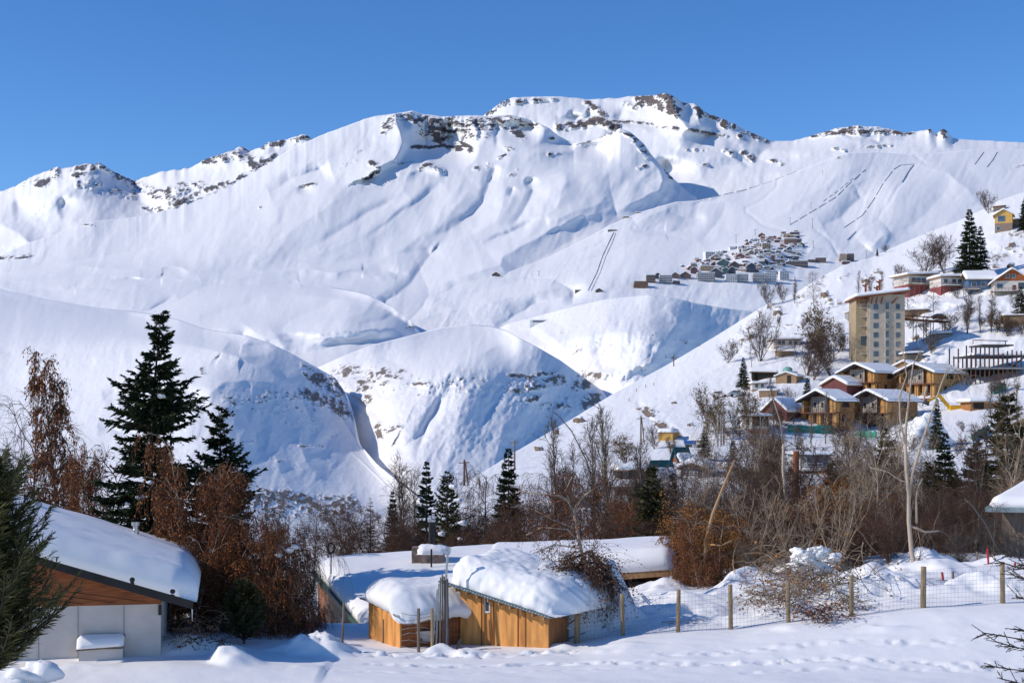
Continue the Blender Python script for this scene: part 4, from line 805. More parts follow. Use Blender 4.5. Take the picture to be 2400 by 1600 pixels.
# ================================================================ TREES
M['bark'] = tree_mat('bark', (.09,.068,.055), .25); M['bark_pale'] = tree_mat('pale_bark', (.46,.36,.27), .18); M['bark_beige'] = tree_mat('beige_bark', (.40,.24,.12), .2); M['bark_red'] = tree_mat('red_bark', (.26,.075,.03), .25)
M['bark_grey'] = tree_mat('grey_bark', (.12,.10,.085), .25); M['twig'] = tree_mat('brown_twigs', (.088,.050,.036), .4); M['twig_red'] = tree_mat('red_brown_twigs', (.100,.052,.034), .4); M['twig_grey'] = tree_mat('grey_twigs', (.13,.105,.085), .35)
M['twig_tan'] = tree_mat('tan_twigs', (.30,.22,.15), .35)
M['leaf_rust'] = tree_mat('rust_leaves', (.23,.07,.022), .5, (.40,.145,.045)); M['leaf_orange'] = tree_mat('orange_leaves', (.30,.10,.022), .5, (.50,.22,.05))
M['leaf_brown'] = tree_mat('brown_leaves', (.135,.068,.040), .45); M['leaf_olive'] = tree_mat('olive_leaves', (.17,.12,.055), .4)
M['needle'] = tree_mat('dark_needles', (.014,.024,.012), .3, (.042,.058,.022)); M['needle_olive'] = tree_mat('olive_needles', (.030,.034,.012), .3, (.085,.085,.028)); M['needle_pale'] = tree_mat('pale_olive_needles', (.045,.052,.018), .4, (.15,.14,.05)); M['needle_blue'] = tree_mat('blue_green_needles', (.016,.028,.018), .3, (.04,.06,.036))  # the juniper's own needles are a lighter olive than the firs'
M['clump'] = snow_mat('snow_clump', 2.5, .4, .05)
def prisms(segs, n):
    """list of (p0,p1,r0,r1) -> open n-sided prisms"""
    S = np.array(segs, dtype=float)
    p0, p1, r0, r1 = S[:,0:3], S[:,3:6], S[:,6], S[:,7]
    t = p1-p0; t /= np.linalg.norm(t, axis=1)[:,None]+1e-9
    up = np.where(np.abs(t[:,2:3]) < .9, [[0,0,1.]], [[0,1.,0]]); a = np.cross(t, up); a /= np.linalg.norm(a, axis=1)[:,None]; b = np.cross(a, t)
    V = []
    for k in range(n):
        c, s = math.cos(2*math.pi*k/n), math.sin(2*math.pi*k/n); o = a*c+b*s
        V += [p0+o*r0[:,None], p1+o*r1[:,None]]
    V = np.stack(V, 1).reshape(-1, 3); base = np.arange(len(S))[:,None]*2*n
    Q = np.concatenate([base+np.array([[2*k, 2*((k+1) % n), 2*((k+1) % n)+1, 2*k+1]]) for k in range(n)])
    return V, Q
def kites(P, D, N, L, W):
    """flat leaf / spray quads: start P, direction D, side N, length L, width W"""
    L = np.asarray(L)[:,None]; W = np.asarray(W)[:,None]
    V = np.stack([P, P+D*L*.45+N*W, P+D*L, P+D*L*.45-N*W], 1).reshape(-1, 3)
    return V, np.arange(len(P))[:,None]*4+np.array([[0,1,2,3]])
def unit(v): return v/(np.linalg.norm(v, axis=-1, keepdims=True)+1e-9)
def merge(parts):
    V = []; Q = []; I = []; n = 0
    for (v, q, mi) in parts:
        if len(q) == 0: continue
        V.append(v); Q.append(q+n); I.append(np.full(len(q), mi)); n += len(v)
    return np.concatenate(V), np.concatenate(Q), np.concatenate(I)
def rnd(r, s=1): return np.array([r.gauss(0, s), r.gauss(0, s), r.gauss(0, s)])
def bare_tree(seed, H, stems=1, limbs=16, spread=.35, up=.5, droop=0.0, t0=.2, lev=(6,5), lr=(.45,.42), r0=None, twig_r=.008, leaves=0, leaf=.06, lean=(0,0), wob=.06, splay=.25, crook=.16, low=0.0, shape='oval'):
    """returns (segments of trunk and limbs, segments of twigs, leaf anchor points)"""
    r = random.Random(seed); wood = []; twig = []; anch = []
    def run(p, d, L, ra, rb, n, g, out, keep=None, cr=crook):
        pts = [p]
        for i in range(n):
            d = unit(d+rnd(r, cr)+np.array((0,0,g/n*1.6))); q = p+d*L/n
            f0, f1 = i/n, (i+1)/n
            out.append((*p, *q, ra*(1-f0)+rb*f0, ra*(1-f1)+rb*f1)); p = q; pts.append(p)
        return pts, d
    for s in range(stems):
        h = H*(1 if s == 0 else r.uniform(.6, .98)); R = (r0 or H*.014)*(1 if s == 0 else .7)
        an = r.uniform(0, 6.28); d0 = unit(np.array((lean[0]+(splay*math.cos(an) if stems > 1 else 0), lean[1]+(splay*math.sin(an) if stems > 1 else 0), 1.)))
        pts, _ = run(np.array((r.gauss(0,.04)*stems**.5, r.gauss(0,.04)*stems**.5, -.35)), d0, h+.35, R, R*.16, 10, .12, wood, cr=wob)
        nl = max(3, limbs//stems)
        for i in range(nl):
            t = t0+(1-t0)*((i+r.random())/nl); k = t*10; j = min(9, int(k)); p = pts[j]*(1-k+j)+pts[j+1]*(k-j)
            a = i*2.4+r.uniform(-.5, .5)
            if shape == 'oval': ln = math.sin(math.pi*min(1, .12+.88*(1-t)**.8))**.7
            elif shape == 'cone': ln = (1-t)**.75+.08
            else: ln = .55+.45*(1-t)
            L = H*spread*ln*r.uniform(.75, 1.25)
            d = unit(np.array((math.cos(a), math.sin(a), up*(.6+.8*t))))
            lp, _ = run(p, d, L, R*.42*(1-t*.6), twig_r*1.5, 5, .35-droop*1.2, wood)
            for m in range(lev[0]):
                f = r.uniform(.22, 1)*5; q = min(4, int(f)); pp = lp[q]*(1-f+q)+lp[q+1]*(f-q)
                dd = unit(lp[q+1]-lp[q]); dd = unit(dd*.7+rnd(r, .5)+np.array((0,0,.15-droop*.4)))
                l2 = L*lr[0]*r.uniform(.6, 1.3)+H*.015
                tp, _ = run(pp, dd, l2, twig_r*1.4, twig_r*.8, 4, .15-droop*1.7, twig)
                for w in range(lev[1]):
                    f = r.uniform(.15, 1)*4; q = min(3, int(f)); p3 = tp[q]*(1-f+q)+tp[q+1]*(f-q)
                    d3 = unit(unit(tp[q+1]-tp[q])*.8+rnd(r, .45)+np.array((0,0,-droop*.7)))
                    t3, _ = run(p3, d3, l2*lr[1]*r.uniform(.6,1.4)+H*.012+droop*H*.05, twig_r*.8, twig_r*.35, 3, .1-droop*2.2, twig)
                    for _ in range(leaves):
                        f = r.uniform(0, 1)*3; q = min(2, int(f)); anch.append(t3[q]*(1-f+q)+t3[q+1]*(f-q))
    return wood, twig, np.array(anch) if anch else np.zeros((0,3))
def leafquads(seed, A, size, hang=.6):
    g = np.random.default_rng(seed); n = len(A)
    D = unit(g.normal(0, 1, (n,3))+np.array((0,0,-hang*2))); N = unit(np.cross(D, g.normal(0,1,(n,3))))
    L = size*g.uniform(.6, 1.4, n); return kites(A+g.normal(0,.015,(n,3)), D, N, L, L*.36)
def bare_proto(name, bark, twigm, leafm=None, leafsize=.06, seed=1, sides=5, **k):
    w, t, a = bare_tree(seed, **k)
    V, Q = prisms(w, sides)
    tr = mesh_data('trunk', V, Q, [M[bark]])
    parts = [(*prisms(t, 3), 0)]
    if len(a): parts.append((*leafquads(seed, a, leafsize), 1))
    V, Q, I = merge(parts)
    cr = mesh_data('crown', V, Q, [M[twigm]]+([M[leafm]] if leafm else []), I)
    H = k['H']; return dict(trunk=tr, crown=cr, H=H)
def mesh_data(name, V, Q, mats, I=None):
    o = mesh_obj(name, V, Q, mats, None, False, I); me = o.data; bpy.data.objects.remove(o); return me
def conifer(seed, H, R, whorls=22, per=5, droop=.25, tip=.35, bottom=.08, spr=.30, sw=.045, nb=20, pw=.85, gap=.25, leader=0.0, fullness=1.0, lift=.0, irregular=.3, ragged=0.0):
    r = random.Random(seed); g = np.random.default_rng(seed)
    wood = []; P = []; D = []; N = []; L = []; W = []
    tp = [np.array((0,0,-.4))]; 
    for i in range(14):
        f = (i+1)/14; tp.append(np.array((leader*f**3*H*.06+r.gauss(0,.012)*H*.2*f, r.gauss(0,.01)*H*.15*f, -.4+(H+.4)*f)))
        wood.append((*tp[-2], *tp[-1], H*.016*(1-i/14)+.012, H*.016*(1-f)+.010))
    def trunk(z): 
        k = np.clip((z+.4)/(H+.4)*14, 0, 13.999); i = int(k); return tp[i]*(1-k+i)+tp[i+1]*(k-i)
    for wv in range(whorls):
        t = bottom+(1-bottom)*((wv+r.uniform(.2,.8))/whorls); n = per if t < .9 else max(3, per-2)
        a0 = r.uniform(0, 6.28)
        for b in range(n):
            if r.random() < gap*.5+ragged*sstep(.55, .8, t)*.5: continue
            a = a0+b*6.283/n+r.uniform(-.35,.35); p = trunk((t+r.uniform(-.012,.012)*(1+3*ragged))*H)
            ln = R*((1-t)**pw+.04)*r.uniform(1-irregular, 1+irregular*.6)*(1+ragged*(.9*math.sin(t*19+1)*(t > .45)))
            d = np.array((math.cos(a), math.sin(a), .10+lift+.55*t-droop*.3*(1-t))); d = unit(d); pts = [p]; ns = 6
            for i in range(ns):
                f = i/ns; d = unit(d+np.array((0,0,(-droop*.55 if f < .55 else tip*.6)))*(.32)+rnd(r,.05)); q = pts[-1]+d*ln/ns
                wood.append((*pts[-1], *q, .02*(1-f)*ln+.006, .02*(1-f-.16)*ln+.005)); pts.append(q)
            m = max(4, int(nb*fullness*(.35+.65*ln/R)))
            for j in range(m):
                f = (.10+.9*(j+r.random())/m)*ns; i = min(ns-1, int(f)); pp = pts[i]*(1-f+i)+pts[i+1]*(f-i); ax = unit(pts[i+1]-pts[i])
                side = np.cross(ax, (0,0,1)); side = unit(side)*(1 if j % 2 else -1)
                l = spr*(.45+.55*math.sin(math.pi*min(1, .25+.75*f/ns)))*r.uniform(.6, 1.25)*min(1, .45+ln/R)
                dd = unit(ax*r.uniform(.5,1.1)+side*r.uniform(.2,.95)+np.array((0,0,r.uniform(-.75,.12)))*(.4+droop))
                if j > m-3: dd = unit(ax+rnd(r,.25)); 
                for c in range(3):
                    d3 = unit(dd+rnd(r,.22)); P.append(pp+dd*l*.25*c*r.random()); D.append(d3); N.append(unit(np.cross(d3, rnd(r)))); L.append(l*r.uniform(.6,1.05)); W.append(sw*r.uniform(.7,1.4)*(.5+.5*l/spr))
    V, Q = kites(np.array(P), np.array(D), np.array(N), L, W)
    return wood, V, Q
def conifer_proto(needle='needle', bark='bark', **k):
    w, V, Q = conifer(**k); v, q = prisms(w, 5)
    return dict(trunk=mesh_data('trunk', v, q, [M[bark]]), crown=mesh_data('crown', V, Q, [M[needle]]), H=k['H'])
PRO = {}
PRO['poplar_a'] = bare_proto('poplar', 'bark_grey', 'twig_grey', seed=11, H=10, limbs=34, spread=.24, up=2.4, t0=.12, lev=(6,4), twig_r=.012, shape='col', wob=.03)
PRO['poplar_b'] = bare_proto('poplar', 'bark_grey', 'twig', seed=12, H=10, stems=3, limbs=44, spread=.24, up=2.2, t0=.12, lev=(8,6), twig_r=.012, shape='col', wob=.04, splay=.08)
PRO['birch_a'] = bare_proto('birch', 'bark_grey', 'twig', seed=21, H=9, limbs=26, spread=.34, up=1.0, droop=.25, lev=(7,6), twig_r=.009, wob=.05)
PRO['birch_b'] = bare_proto('birch', 'bark', 'twig_red', 'leaf_brown', seed=22, H=8, stems=2, limbs=30, spread=.36, up=.9, droop=.3, lev=(10,8), twig_r=.009, leaves=1, leafsize=.06, splay=.12)
PRO['birch_tan'] = bare_proto('birch', 'bark_pale', 'twig_tan', seed=23, H=9, stems=2, limbs=30, spread=.28, up=1.3, droop=.12, lev=(8,7), twig_r=.008, wob=.05, splay=.1)
PRO['weep_rust'] = bare_proto('weep', 'bark_pale', 'twig_red', 'leaf_rust', seed=31, H=7, limbs=40, spread=.38, up=.75, droop=.62, t0=.12, lev=(9,7), lr=(.5,.6), twig_r=.007, leaves=8, leafsize=.085, wob=.05, shape='col')
PRO['weep_rust_b'] = bare_proto('weep', 'bark_pale', 'twig_red', 'leaf_rust', seed=33, H=6, stems=3, limbs=40, spread=.44, up=.8, droop=.62, t0=.10, lev=(8,7), lr=(.5,.6), twig_r=.007, leaves=7, leafsize=.08, splay=.22, shape='col')
PRO['weep_thin'] = bare_proto('weep', 'bark', 'twig', 'leaf_rust', seed=34, H=8, limbs=46, spread=.17, up=1.3, droop=.42, t0=.10, lev=(8,6), twig_r=.009, leaves=5, leafsize=.08, shape='col', wob=.018)
PRO['weep_brown'] = bare_proto('weep', 'bark_grey', 'twig', 'leaf_brown', seed=35, H=8, stems=2, limbs=36, spread=.40, up=.7, droop=.6, t0=.12, lev=(11,8), lr=(.5,.55), twig_r=.008, leaves=1, leafsize=.06, splay=.12)
PRO['weep_orange'] = bare_proto('weep', 'bark_pale', 'twig_red', 'leaf_orange', seed=36, H=4.5, stems=2, limbs=36, spread=.50, up=.7, droop=.6, t0=.15, lev=(8,7), lr=(.5,.55), twig_r=.006, leaves=6, leafsize=.085, splay=.2)
PRO['shrub_red'] = bare_proto('shrub', 'bark', 'twig_red', 'leaf_brown', seed=41, H=4, stems=9, limbs=60, spread=.40, up=1.0, droop=.2, t0=.1, lev=(8,8), twig_r=.007, leaves=1, leafsize=.06, splay=.45)
PRO['shrub_grey'] = bare_proto('shrub', 'twig_grey', 'twig_grey', seed=42, H=4, stems=9, limbs=56, spread=.42, up=1.0, droop=.12, t0=.1, lev=(8,8), twig_r=.007, splay=.5)
PRO['shrub_tan'] = bare_proto('shrub', 'twig_tan', 'twig_tan', 'leaf_orange', seed=43, H=4, stems=10, limbs=40, spread=.30, up=1.6, droop=.0, t0=.2, lev=(4,4), twig_r=.008, splay=.55, leaves=0)
PRO['round_bare'] = bare_proto('round', 'bark', 'twig', seed=51, H=8, stems=5, limbs=60, spread=.36, up=1.0, t0=.15, lev=(7,6), twig_r=.016, splay=.5)
PRO['round_olive'] = bare_proto('round', 'bark', 'twig', 'leaf_olive', seed=52, H=8, stems=3, limbs=44, spread=.40, up=.8, t0=.2, lev=(7,5), twig_r=.014, splay=.35, leaves=2, leafsize=.22)
PRO['spruce_a'] = conifer_proto(seed=61, H=9, R=2.0, whorls=30, per=7, droop=.5, spr=.46, sw=.06, nb=28)
PRO['spruce_b'] = conifer_proto(seed=62, H=9, R=1.6, whorls=30, per=6, droop=.35, spr=.4, sw=.06, nb=26, needle='needle_blue')
PRO['pine'] = conifer_proto(seed=63, H=8, R=1.9, whorls=20, per=6, droop=.1, tip=.6, lift=.25, pw=.6, spr=.46, sw=.06, nb=20, needle='needle_olive', bottom=.12)
PRO['olive_fir'] = conifer_proto(seed=64, H=8, R=2.3, whorls=26, per=7, droop=.45, spr=.5, sw=.055, nb=32, needle='needle_olive', gap=.4)
PRO['big_fir'] = conifer_proto(seed=66, H=11, R=3.3, whorls=30, per=7, droop=.5, spr=.5, sw=.06, nb=54, needle='needle_olive', pw=.6)
PRO['larch'] = conifer_proto(seed=65, H=8, R=1.5, whorls=26, per=6, droop=.3, spr=.35, sw=.018, nb=16, needle='leaf_olive', gap=.3)
USED = set()
def ground_at(px, Y):
    """ground under column px at distance Y"""
    X = (px-CX)/F*Y; zs = []
    if Y < 65.5: zs.append(float(gz(X, Y)))
    if Y > 57:
        xs, PY, D = LAYERS['hillside']
        if xs[0] <= px <= xs[-1]:
            i = int((px-xs[0])/(xs[1]-xs[0])); d = D[:,i][::-1]; p = PY[:,i][::-1]
            zs.append((HZ-np.interp(Y, np.maximum.accumulate(d), p))/F*Y)
    return np.array((X, Y, max(zs) if zs else -9.0))
def tree(kind, px, Y, ptop, label, cat='tree', name=None, group=None, wide=1.0, rz=None, base=None, seed=None):
    """a tree rooted in the ground at column px, distance Y, its tip at row ptop"""
    b = ground_at(px, Y) if base is None else np.array(base, float)
    if base is not None: Y = b[1]
    h = (HZ-ptop)/F*Y-b[2]; pr = PRO[kind]; s = h/pr['H']
    nm = name or {'p':'bare_tree','b':'birch_tree','w':'weeping_birch','s':'shrub' if kind.startswith('shrub') else 'spruce_tree','r':'bare_tree','o':'fir_tree','l':'larch_tree'}[kind[0]]
    if kind == 'pine': nm = name or 'pine_tree'
    if kind == 'big_fir': nm = name or 'fir_tree'
    if nm == 'shrub' and cat == 'tree': cat = 'shrub'
    t = thing(nm, b, label, cat, group, rz if rz is not None else random.Random(int(px*7+Y)).uniform(0, 6.28))
    t.scale = (s*wide, s*wide, s)
    for part in ('trunk', 'crown'):
        o = bpy.data.objects.new(part, pr[part]); COL.objects.link(o); o.parent = t
    return t
def clumps(t, pts, size, seed=0):
    """lumps of snow caught in a tree, given as world points"""
    g = random.Random(seed)
    bpy.context.view_layer.update(); inv = t.matrix_world.inverted()
    for p in pts:
        V, Fc = blob(g.randint(0, 9999), size*g.uniform(.6, 1.2)); V = V+np.array(p)
        R = np.array(inv); V = V @ R[:3,:3].T+R[:3,3]
        mesh_obj('snow_clump', V, Fc, M['clump'], t, smooth=True)
def blob(seed, r, flat=.7, n=14):
    th = np.linspace(0, math.pi, n); ph = np.linspace(0, 2*math.pi, 2*n, endpoint=False); T, Pp = np.meshgrid(th, ph, indexing='ij')
    d = np.stack([np.sin(T)*np.cos(Pp), np.sin(T)*np.sin(Pp), np.cos(T)], -1)
    k = .45+1.1*fbm(d[...,0]*1.3+d[...,2]*.9+seed, d[...,1]*1.3+d[...,2]*1.1+seed*.7, 3, seed % 97)
    V = d*(r*k)[...,None]*np.array((1.15,1,flat)); V = V.reshape(-1, 3); m = 2*n
    I = np.arange(n*m).reshape(n, m); J = np.roll(I, -1, 1)
    return V, np.stack([I[:-1], I[1:], J[1:], J[:-1]], -1).reshape(-1, 4)
# ---- the left group
def own(kind_fn, px, Y, ptop, label, name, cat='tree', rz=0.0, **k):
    b = ground_at(px, Y); h = (HZ-ptop)/F*Y-b[2]; pr = kind_fn(h)
    t = thing(name, b, label, cat, None, rz)
    for part in ('trunk', 'crown'):
        o = bpy.data.objects.new(part, pr[part]); COL.objects.link(o); o.parent = t
    return t
big = own(lambda h: conifer_proto(seed=6, H=h, R=2.85, whorls=46, per=8, droop=.42, tip=.5, spr=.46, sw=.044, nb=50, pw=.78, leader=.6, irregular=.45, gap=.22, bottom=.05, ragged=.35), 350, 50, 733, 'tallest dark spruce with a thin bent tip behind the white house', 'spruce_tree')
clumps(big, [at(378,928,48.9), at(352,1130,48.8), at(328,1165,48.9), at(300,1180,49)], .13, 3)
sp2 = own(lambda h: conifer_proto(seed=8, H=h, R=2.6, whorls=42, per=8, droop=.35, tip=.75, spr=.42, sw=.042, nb=36, pw=.75, leader=-.2, irregular=.45, gap=.35, needle='needle', ragged=.4), 520, 52, 962, 'dark spruce with upturned branch tips half hidden behind copper leaves', 'spruce_tree')
tree('weep_thin', 150, 56, 868, 'slender birch with hanging copper leaves left of the tallest spruce', rz=4.1, wide=.6)
tree('weep_rust', 182, 53, 1075, 'dense low copper leaved birch at the foot of the slender birch', wide=.42, rz=2)
tree('birch_a', 62, 60, 985, 'thin leafless birch above the juniper at the far left', wide=.7)
tree('birch_b', 20, 58, 1090, 'tangled brown leafless tree behind the juniper', wide=.9); tree('shrub_red', 105, 56, 1100, 'reddish thicket between the juniper and the copper birch', wide=1.1)
tree('weep_rust_b', 470, 46, 1040, 'large weeping birch full of copper leaves in front of the spruces', rz=.6, wide=.78)
tree('weep_rust', 505, 44.5, 1120, 'tall copper leaved weeping birch over the end of the white house', rz=2.4, wide=.8)
tree('weep_rust_b', 450, 43.5, 1225, 'low weeping birch packed with copper leaves beside the white house', rz=3.2, wide=.85)
b4 = tree('weep_rust', 610, 43.8, 1225, 'weeping birch with copper leaves between the juniper bush and the low house', rz=4.4, wide=1.1)
b5 = tree('weep_brown', 680, 43.6, 1205, 'sparser weeping birch with a pale stem and a snow lump on its fork', rz=.4, wide=.9)
clumps(b5, [at(680,1288,43.0), at(655,1300,43.1), at(690,1282,42.9)], .15, 8)
tree('weep_rust_b', 715, 45, 1290, 'low brown weeping birch at the left gable of the low house', rz=5, wide=.9)
jun = own(lambda h: conifer_proto(seed=71, H=h, R=2.3, whorls=34, per=8, droop=.1, tip=1.1, lift=.6, spr=.42, sw=.014, nb=50, pw=.5, bottom=.22, needle='needle_pale', fullness=1.1, gap=.3, irregular=.55), -25, 30, 1095, 'feathery olive green juniper cut by the left edge of the photo', 'juniper_tree')
tree('weep_rust', 645, 43.2, 1250, 'weeping birch with fine copper leaves right behind the snow lump birch', rz=1.9, wide=1.05); tree('weep_rust_b', 585, 43.4, 1260, 'bushy copper birch directly above the juniper bush', rz=3.9, wide=1.1)
jb = own(lambda h: conifer_proto(seed=72, H=h, R=.95, whorls=20, per=8, droop=.1, tip=.8, lift=.8, spr=.26, sw=.016, nb=26, pw=.55, bottom=.03, needle='needle_olive'), 572, 41.2, 1368, 'small green juniper bush in the snow below the copper birches', 'juniper_bush', 'bush')
V, Fc = blob(4, .55, .55)
tag(mesh_obj('snow_heap', V+np.array(at(40,1590,34.6)), Fc, M['clump'], smooth=True), 'bluish hard block of shovelled snow in the bottom left corner', 'snow heap')
V, Fc = blob(12, .42, .8); tag(mesh_obj('snow_heap', V+np.array(at(95,1575,34.9)), Fc, M['clump'], smooth=True), 'rounded lump of shovelled snow beside the corner block', 'snow heap')
# ---- trees behind the sheds
tree('larch', 868, 84, 1165, 'brownish bare larch at the left end of the row behind the low house'); tree('spruce_b', 920, 80, 1150, 'small dark spruce between the bare larch and the tall thin trees', wide=.85)
tree('poplar_b', 948, 88, 1090, 'tall leafless poplar standing left of the two dark conifers', wide=.9); tree('poplar_a', 975, 84, 1125, 'thin brown leafless tree just left of the two dark conifers')
tree('spruce_b', 1000, 82, 1080, 'taller slim dark spruce of the pair behind the black flue', wide=.95)
pn = tree('pine', 1048, 78, 1108, 'dense dark pine with snow lumps right of the slim spruce', wide=1.0)
clumps(pn, [at(1075,1172,75.5), at(1040,1215,75.6), at(1085,1225,75.6), at(1035,1250,75.5), at(1078,1262,75.5), at(1062,1140,76)], .17, 5)
tree('weep_brown', 1138, 84, 1112, 'wide grey brown weeping tree left of the snow slope spruce', wide=1.15); tree('spruce_a', 1192, 82, 1052, 'dark layered spruce against the white slope near the centre', wide=.95)
tree('weep_brown', 1232, 86, 1180, 'low brown weeping tree just right of the layered spruce', wide=1.2)
for (px, tp, w_, lab) in ((835,1200,1.1,'brown thicket at the foot of the left snow slope'),(770,1215,1.2,'pale brown bare shrub above the shovel handle'),(890,1235,1.1,'brown shrub below the small dark spruce'),(960,1225,1.0,'brown shrub left of the black flue'),(1100,1235,1.2,'brown shrub right of the snow laden pine')):
    tree('birch_b' if px < 880 else 'shrub_red', px, 72, tp, lab, cat='shrub', name='shrub', wide=w_)
tree('birch_a', 735, 70, 1190, 'thin leafless tree standing alone against the gorge wall', wide=.8); tree('birch_a', 940, 100, 1110, 'pale leafless tree against the shaded gorge left of the conifers', wide=.9)
# ---- thicket in the middle and right
TH = [('poplar_a',1303,90,1008,'tallest leafless poplar at the left edge of the thicket'),('poplar_b',1318,86,1060,'several stemmed leafless poplar beside the tallest one'),('poplar_a',1395,92,1010,'leafless poplar with a straight stem left of the low snow roofed hut'),('poplar_a',1418,84,985,'straight grey poplar overlapping the low snow roofed hut'),
 ('weep_brown',1285,80,1110,'brown weeping tree below the tallest poplar'),('weep_brown',1365,74,1105,'dark red brown weeping tree behind the broken birch'),('birch_b',1450,76,1130,'brown leafless birch below the low snow roofed hut'),('weep_rust',1490,70,1180,'rusty weeping birch at the foot of the thicket behind the timber hut'),
 ('poplar_a',1505,74,1060,'thin pale stemmed poplar in front of the teal roofed cabin'),('spruce_a',1575,78,1110,'dark green spruce in the thicket right of the teal roofed cabin'),('poplar_b',1540,72,1120,'grey leafless poplar left of the thicket spruce'),('birch_b',1610,74,1090,'red brown birch behind the leaning broken trunk'),('olive_fir',1530,70,1195,'olive green fir low in the thicket behind the timber hut'),
 ('weep_brown',1700,78,1060,'tall brown weeping tree right of the leaning broken trunk'),('birch_b',1760,84,1010,'tall red brown birch left of the white birch stem'),('poplar_b',1800,90,985,'dense leafless poplar in front of the white and red house'),('birch_b',1845,78,1050,'red brown birch around the rusty trunk'),('weep_brown',1795,70,1130,'dark brown weeping tree below the rusty trunk'),('birch_b',1905,74,1110,'brown birch below the white boxy house'),
 ('poplar_b',1985,92,955,'dark dense poplar in front of the lower right chalet'),('spruce_a',1945,88,1085,'narrow dark spruce beside the white boxy house'),('olive_fir',2075,86,1000,'olive fir standing in front of the banner slope'),('birch_b',2020,72,1100,'brown birch left of the white forked birch'),('weep_brown',2070,66,1160,'red brown weeping tree just left of the white forked birch'),('weep_brown',2190,64,1165,'red brown weeping tree just right of the white forked birch'),
 ('spruce_a',2215,84,1015,'dark spruce right of the banner with hanging branches'),('olive_fir',2180,80,1090,'olive fir below the banner'),('big_fir',2362,86,925,'broad dark olive fir at the right edge below the net'),('big_fir',2290,84,1035,'broad dark fir left of the rightmost one'),('birch_b',2270,66,1150,'dark bare birch in front of the snow roofed house at the right edge'),('birch_a',2330,60,1190,'leafless dark tree over the fenced yard corner'),
 ('shrub_grey',1660,66,1150,'grey shrub behind the leaning broken trunk'),('weep_orange',1625,54,1190,'orange leaved weeping birch behind the foot of the leaning broken trunk'),('weep_orange',1690,53,1205,'orange leaved weeping birch hanging around the leaning broken trunk'),('weep_rust_b',1640,52,1215,'rust leaved weeping birch below the leaning broken trunk'),
 ('shrub_tan',1780,56,1140,'fan of bare upright tan shoots left of the snow capped brush'),('shrub_tan',1960,55,1120,'fan of bare upright tan shoots right of the snow capped brush'),('shrub_tan',1860,57,1150,'fan of bare upright tan shoots behind the snow capped brush'),('shrub_red',1770,60,1170,'red brown shrub behind the left tan shoots'),('shrub_red',1900,60,1165,'red brown shrub behind the snow capped brush'),('shrub_red',2010,58,1180,'red brown shrub between the brush and the white forked birch'),('shrub_red',2085,56,1210,'red brown shrub at the left foot of the white forked birch'),('shrub_red',2180,56,1215,'red brown shrub at the right foot of the white forked birch'),('shrub_grey',2250,57,1240,'grey tangled shrub in front of the dark trees by the yard'),
 ('shrub_grey',1745,50,1270,'grey tangled shrub at the left of the snow capped brush'),('weep_orange',1960,62,1135,'shrub with orange leaf tufts behind the snow capped brush'),('pine',1975,66,1190,'low green pine behind the snow capped brush'),('shrub_grey',2330,62,1215,'grey tangled shrub before the snow roofed house at the right edge'),('weep_brown',1560,66,1215,'brown weeping tree left of the orange leaved birches'),('shrub_red',1440,64,1200,'red brown shrub behind the timber hut roof'),('shrub_red',1375,62,1215,'red brown shrub behind the broken birch on the shed'),('shrub_red',1255,66,1220,'red brown shrub behind the top of the plywood shed snow'),('weep_brown',2130,74,1090,'brown weeping tree behind the white forked birch')]
for k_, px, Y, tp, lab in TH:
    t = tree(k_, px, Y, tp, lab)
# ---- broken and pale trunks, modelled one by one
def limb_tree(name, label, base, limbs, bark, twigs=None, tm='twig', cat='tree', tube=8, leafm=None, seed=0, nt=30, tl=.5, droop=.9, leaves=2, lsize=.07):
    """limbs: list of (list of pixel points at distance, start radius, end radius)"""
    t = thing(name, base, label, cat); b = np.array(base); m = MB(); tw = []; A = []; r = random.Random(seed)
    for pts, ra, rb in limbs:
        P_ = [at(*p)-b for p in pts]; n = len(P_)
        m.tube(P_, [ra+(rb-ra)*i/(n-1) for i in range(n)], tube)
        for k in range(nt if rb < .05 else 0):
            f = r.uniform(.25, 1)*(n-1); i = min(n-2, int(f)); p = P_[i]*(1-f+i)+P_[i+1]*(f-i); d = unit(rnd(r)+np.array((0,0,.2))); l = tl*r.uniform(.4,1.3)
            for s in range(5):
                d = unit(d+np.array((0,0,-droop*.35))+rnd(r,.12)); q = p+d*l/5; tw.append((*p,*q,.009-.0014*s,.0076-.0014*s)); p = q
                for _ in range(leaves): A.append(p+rnd(r,.04))
    m.build('trunk', [M[bark]], t, smooth=True)
    parts = [(*prisms(tw, 3), 0)] if tw else []
    if A and leafm: parts.append((*leafquads(seed, np.array(A), lsize), 1))
    if parts:
        V, Q, I = merge(parts); mesh_obj('crown', V, Q, [M[tm]]+([M[leafm]] if leafm else []), t, False, I)
    return t
Yb = 47.5
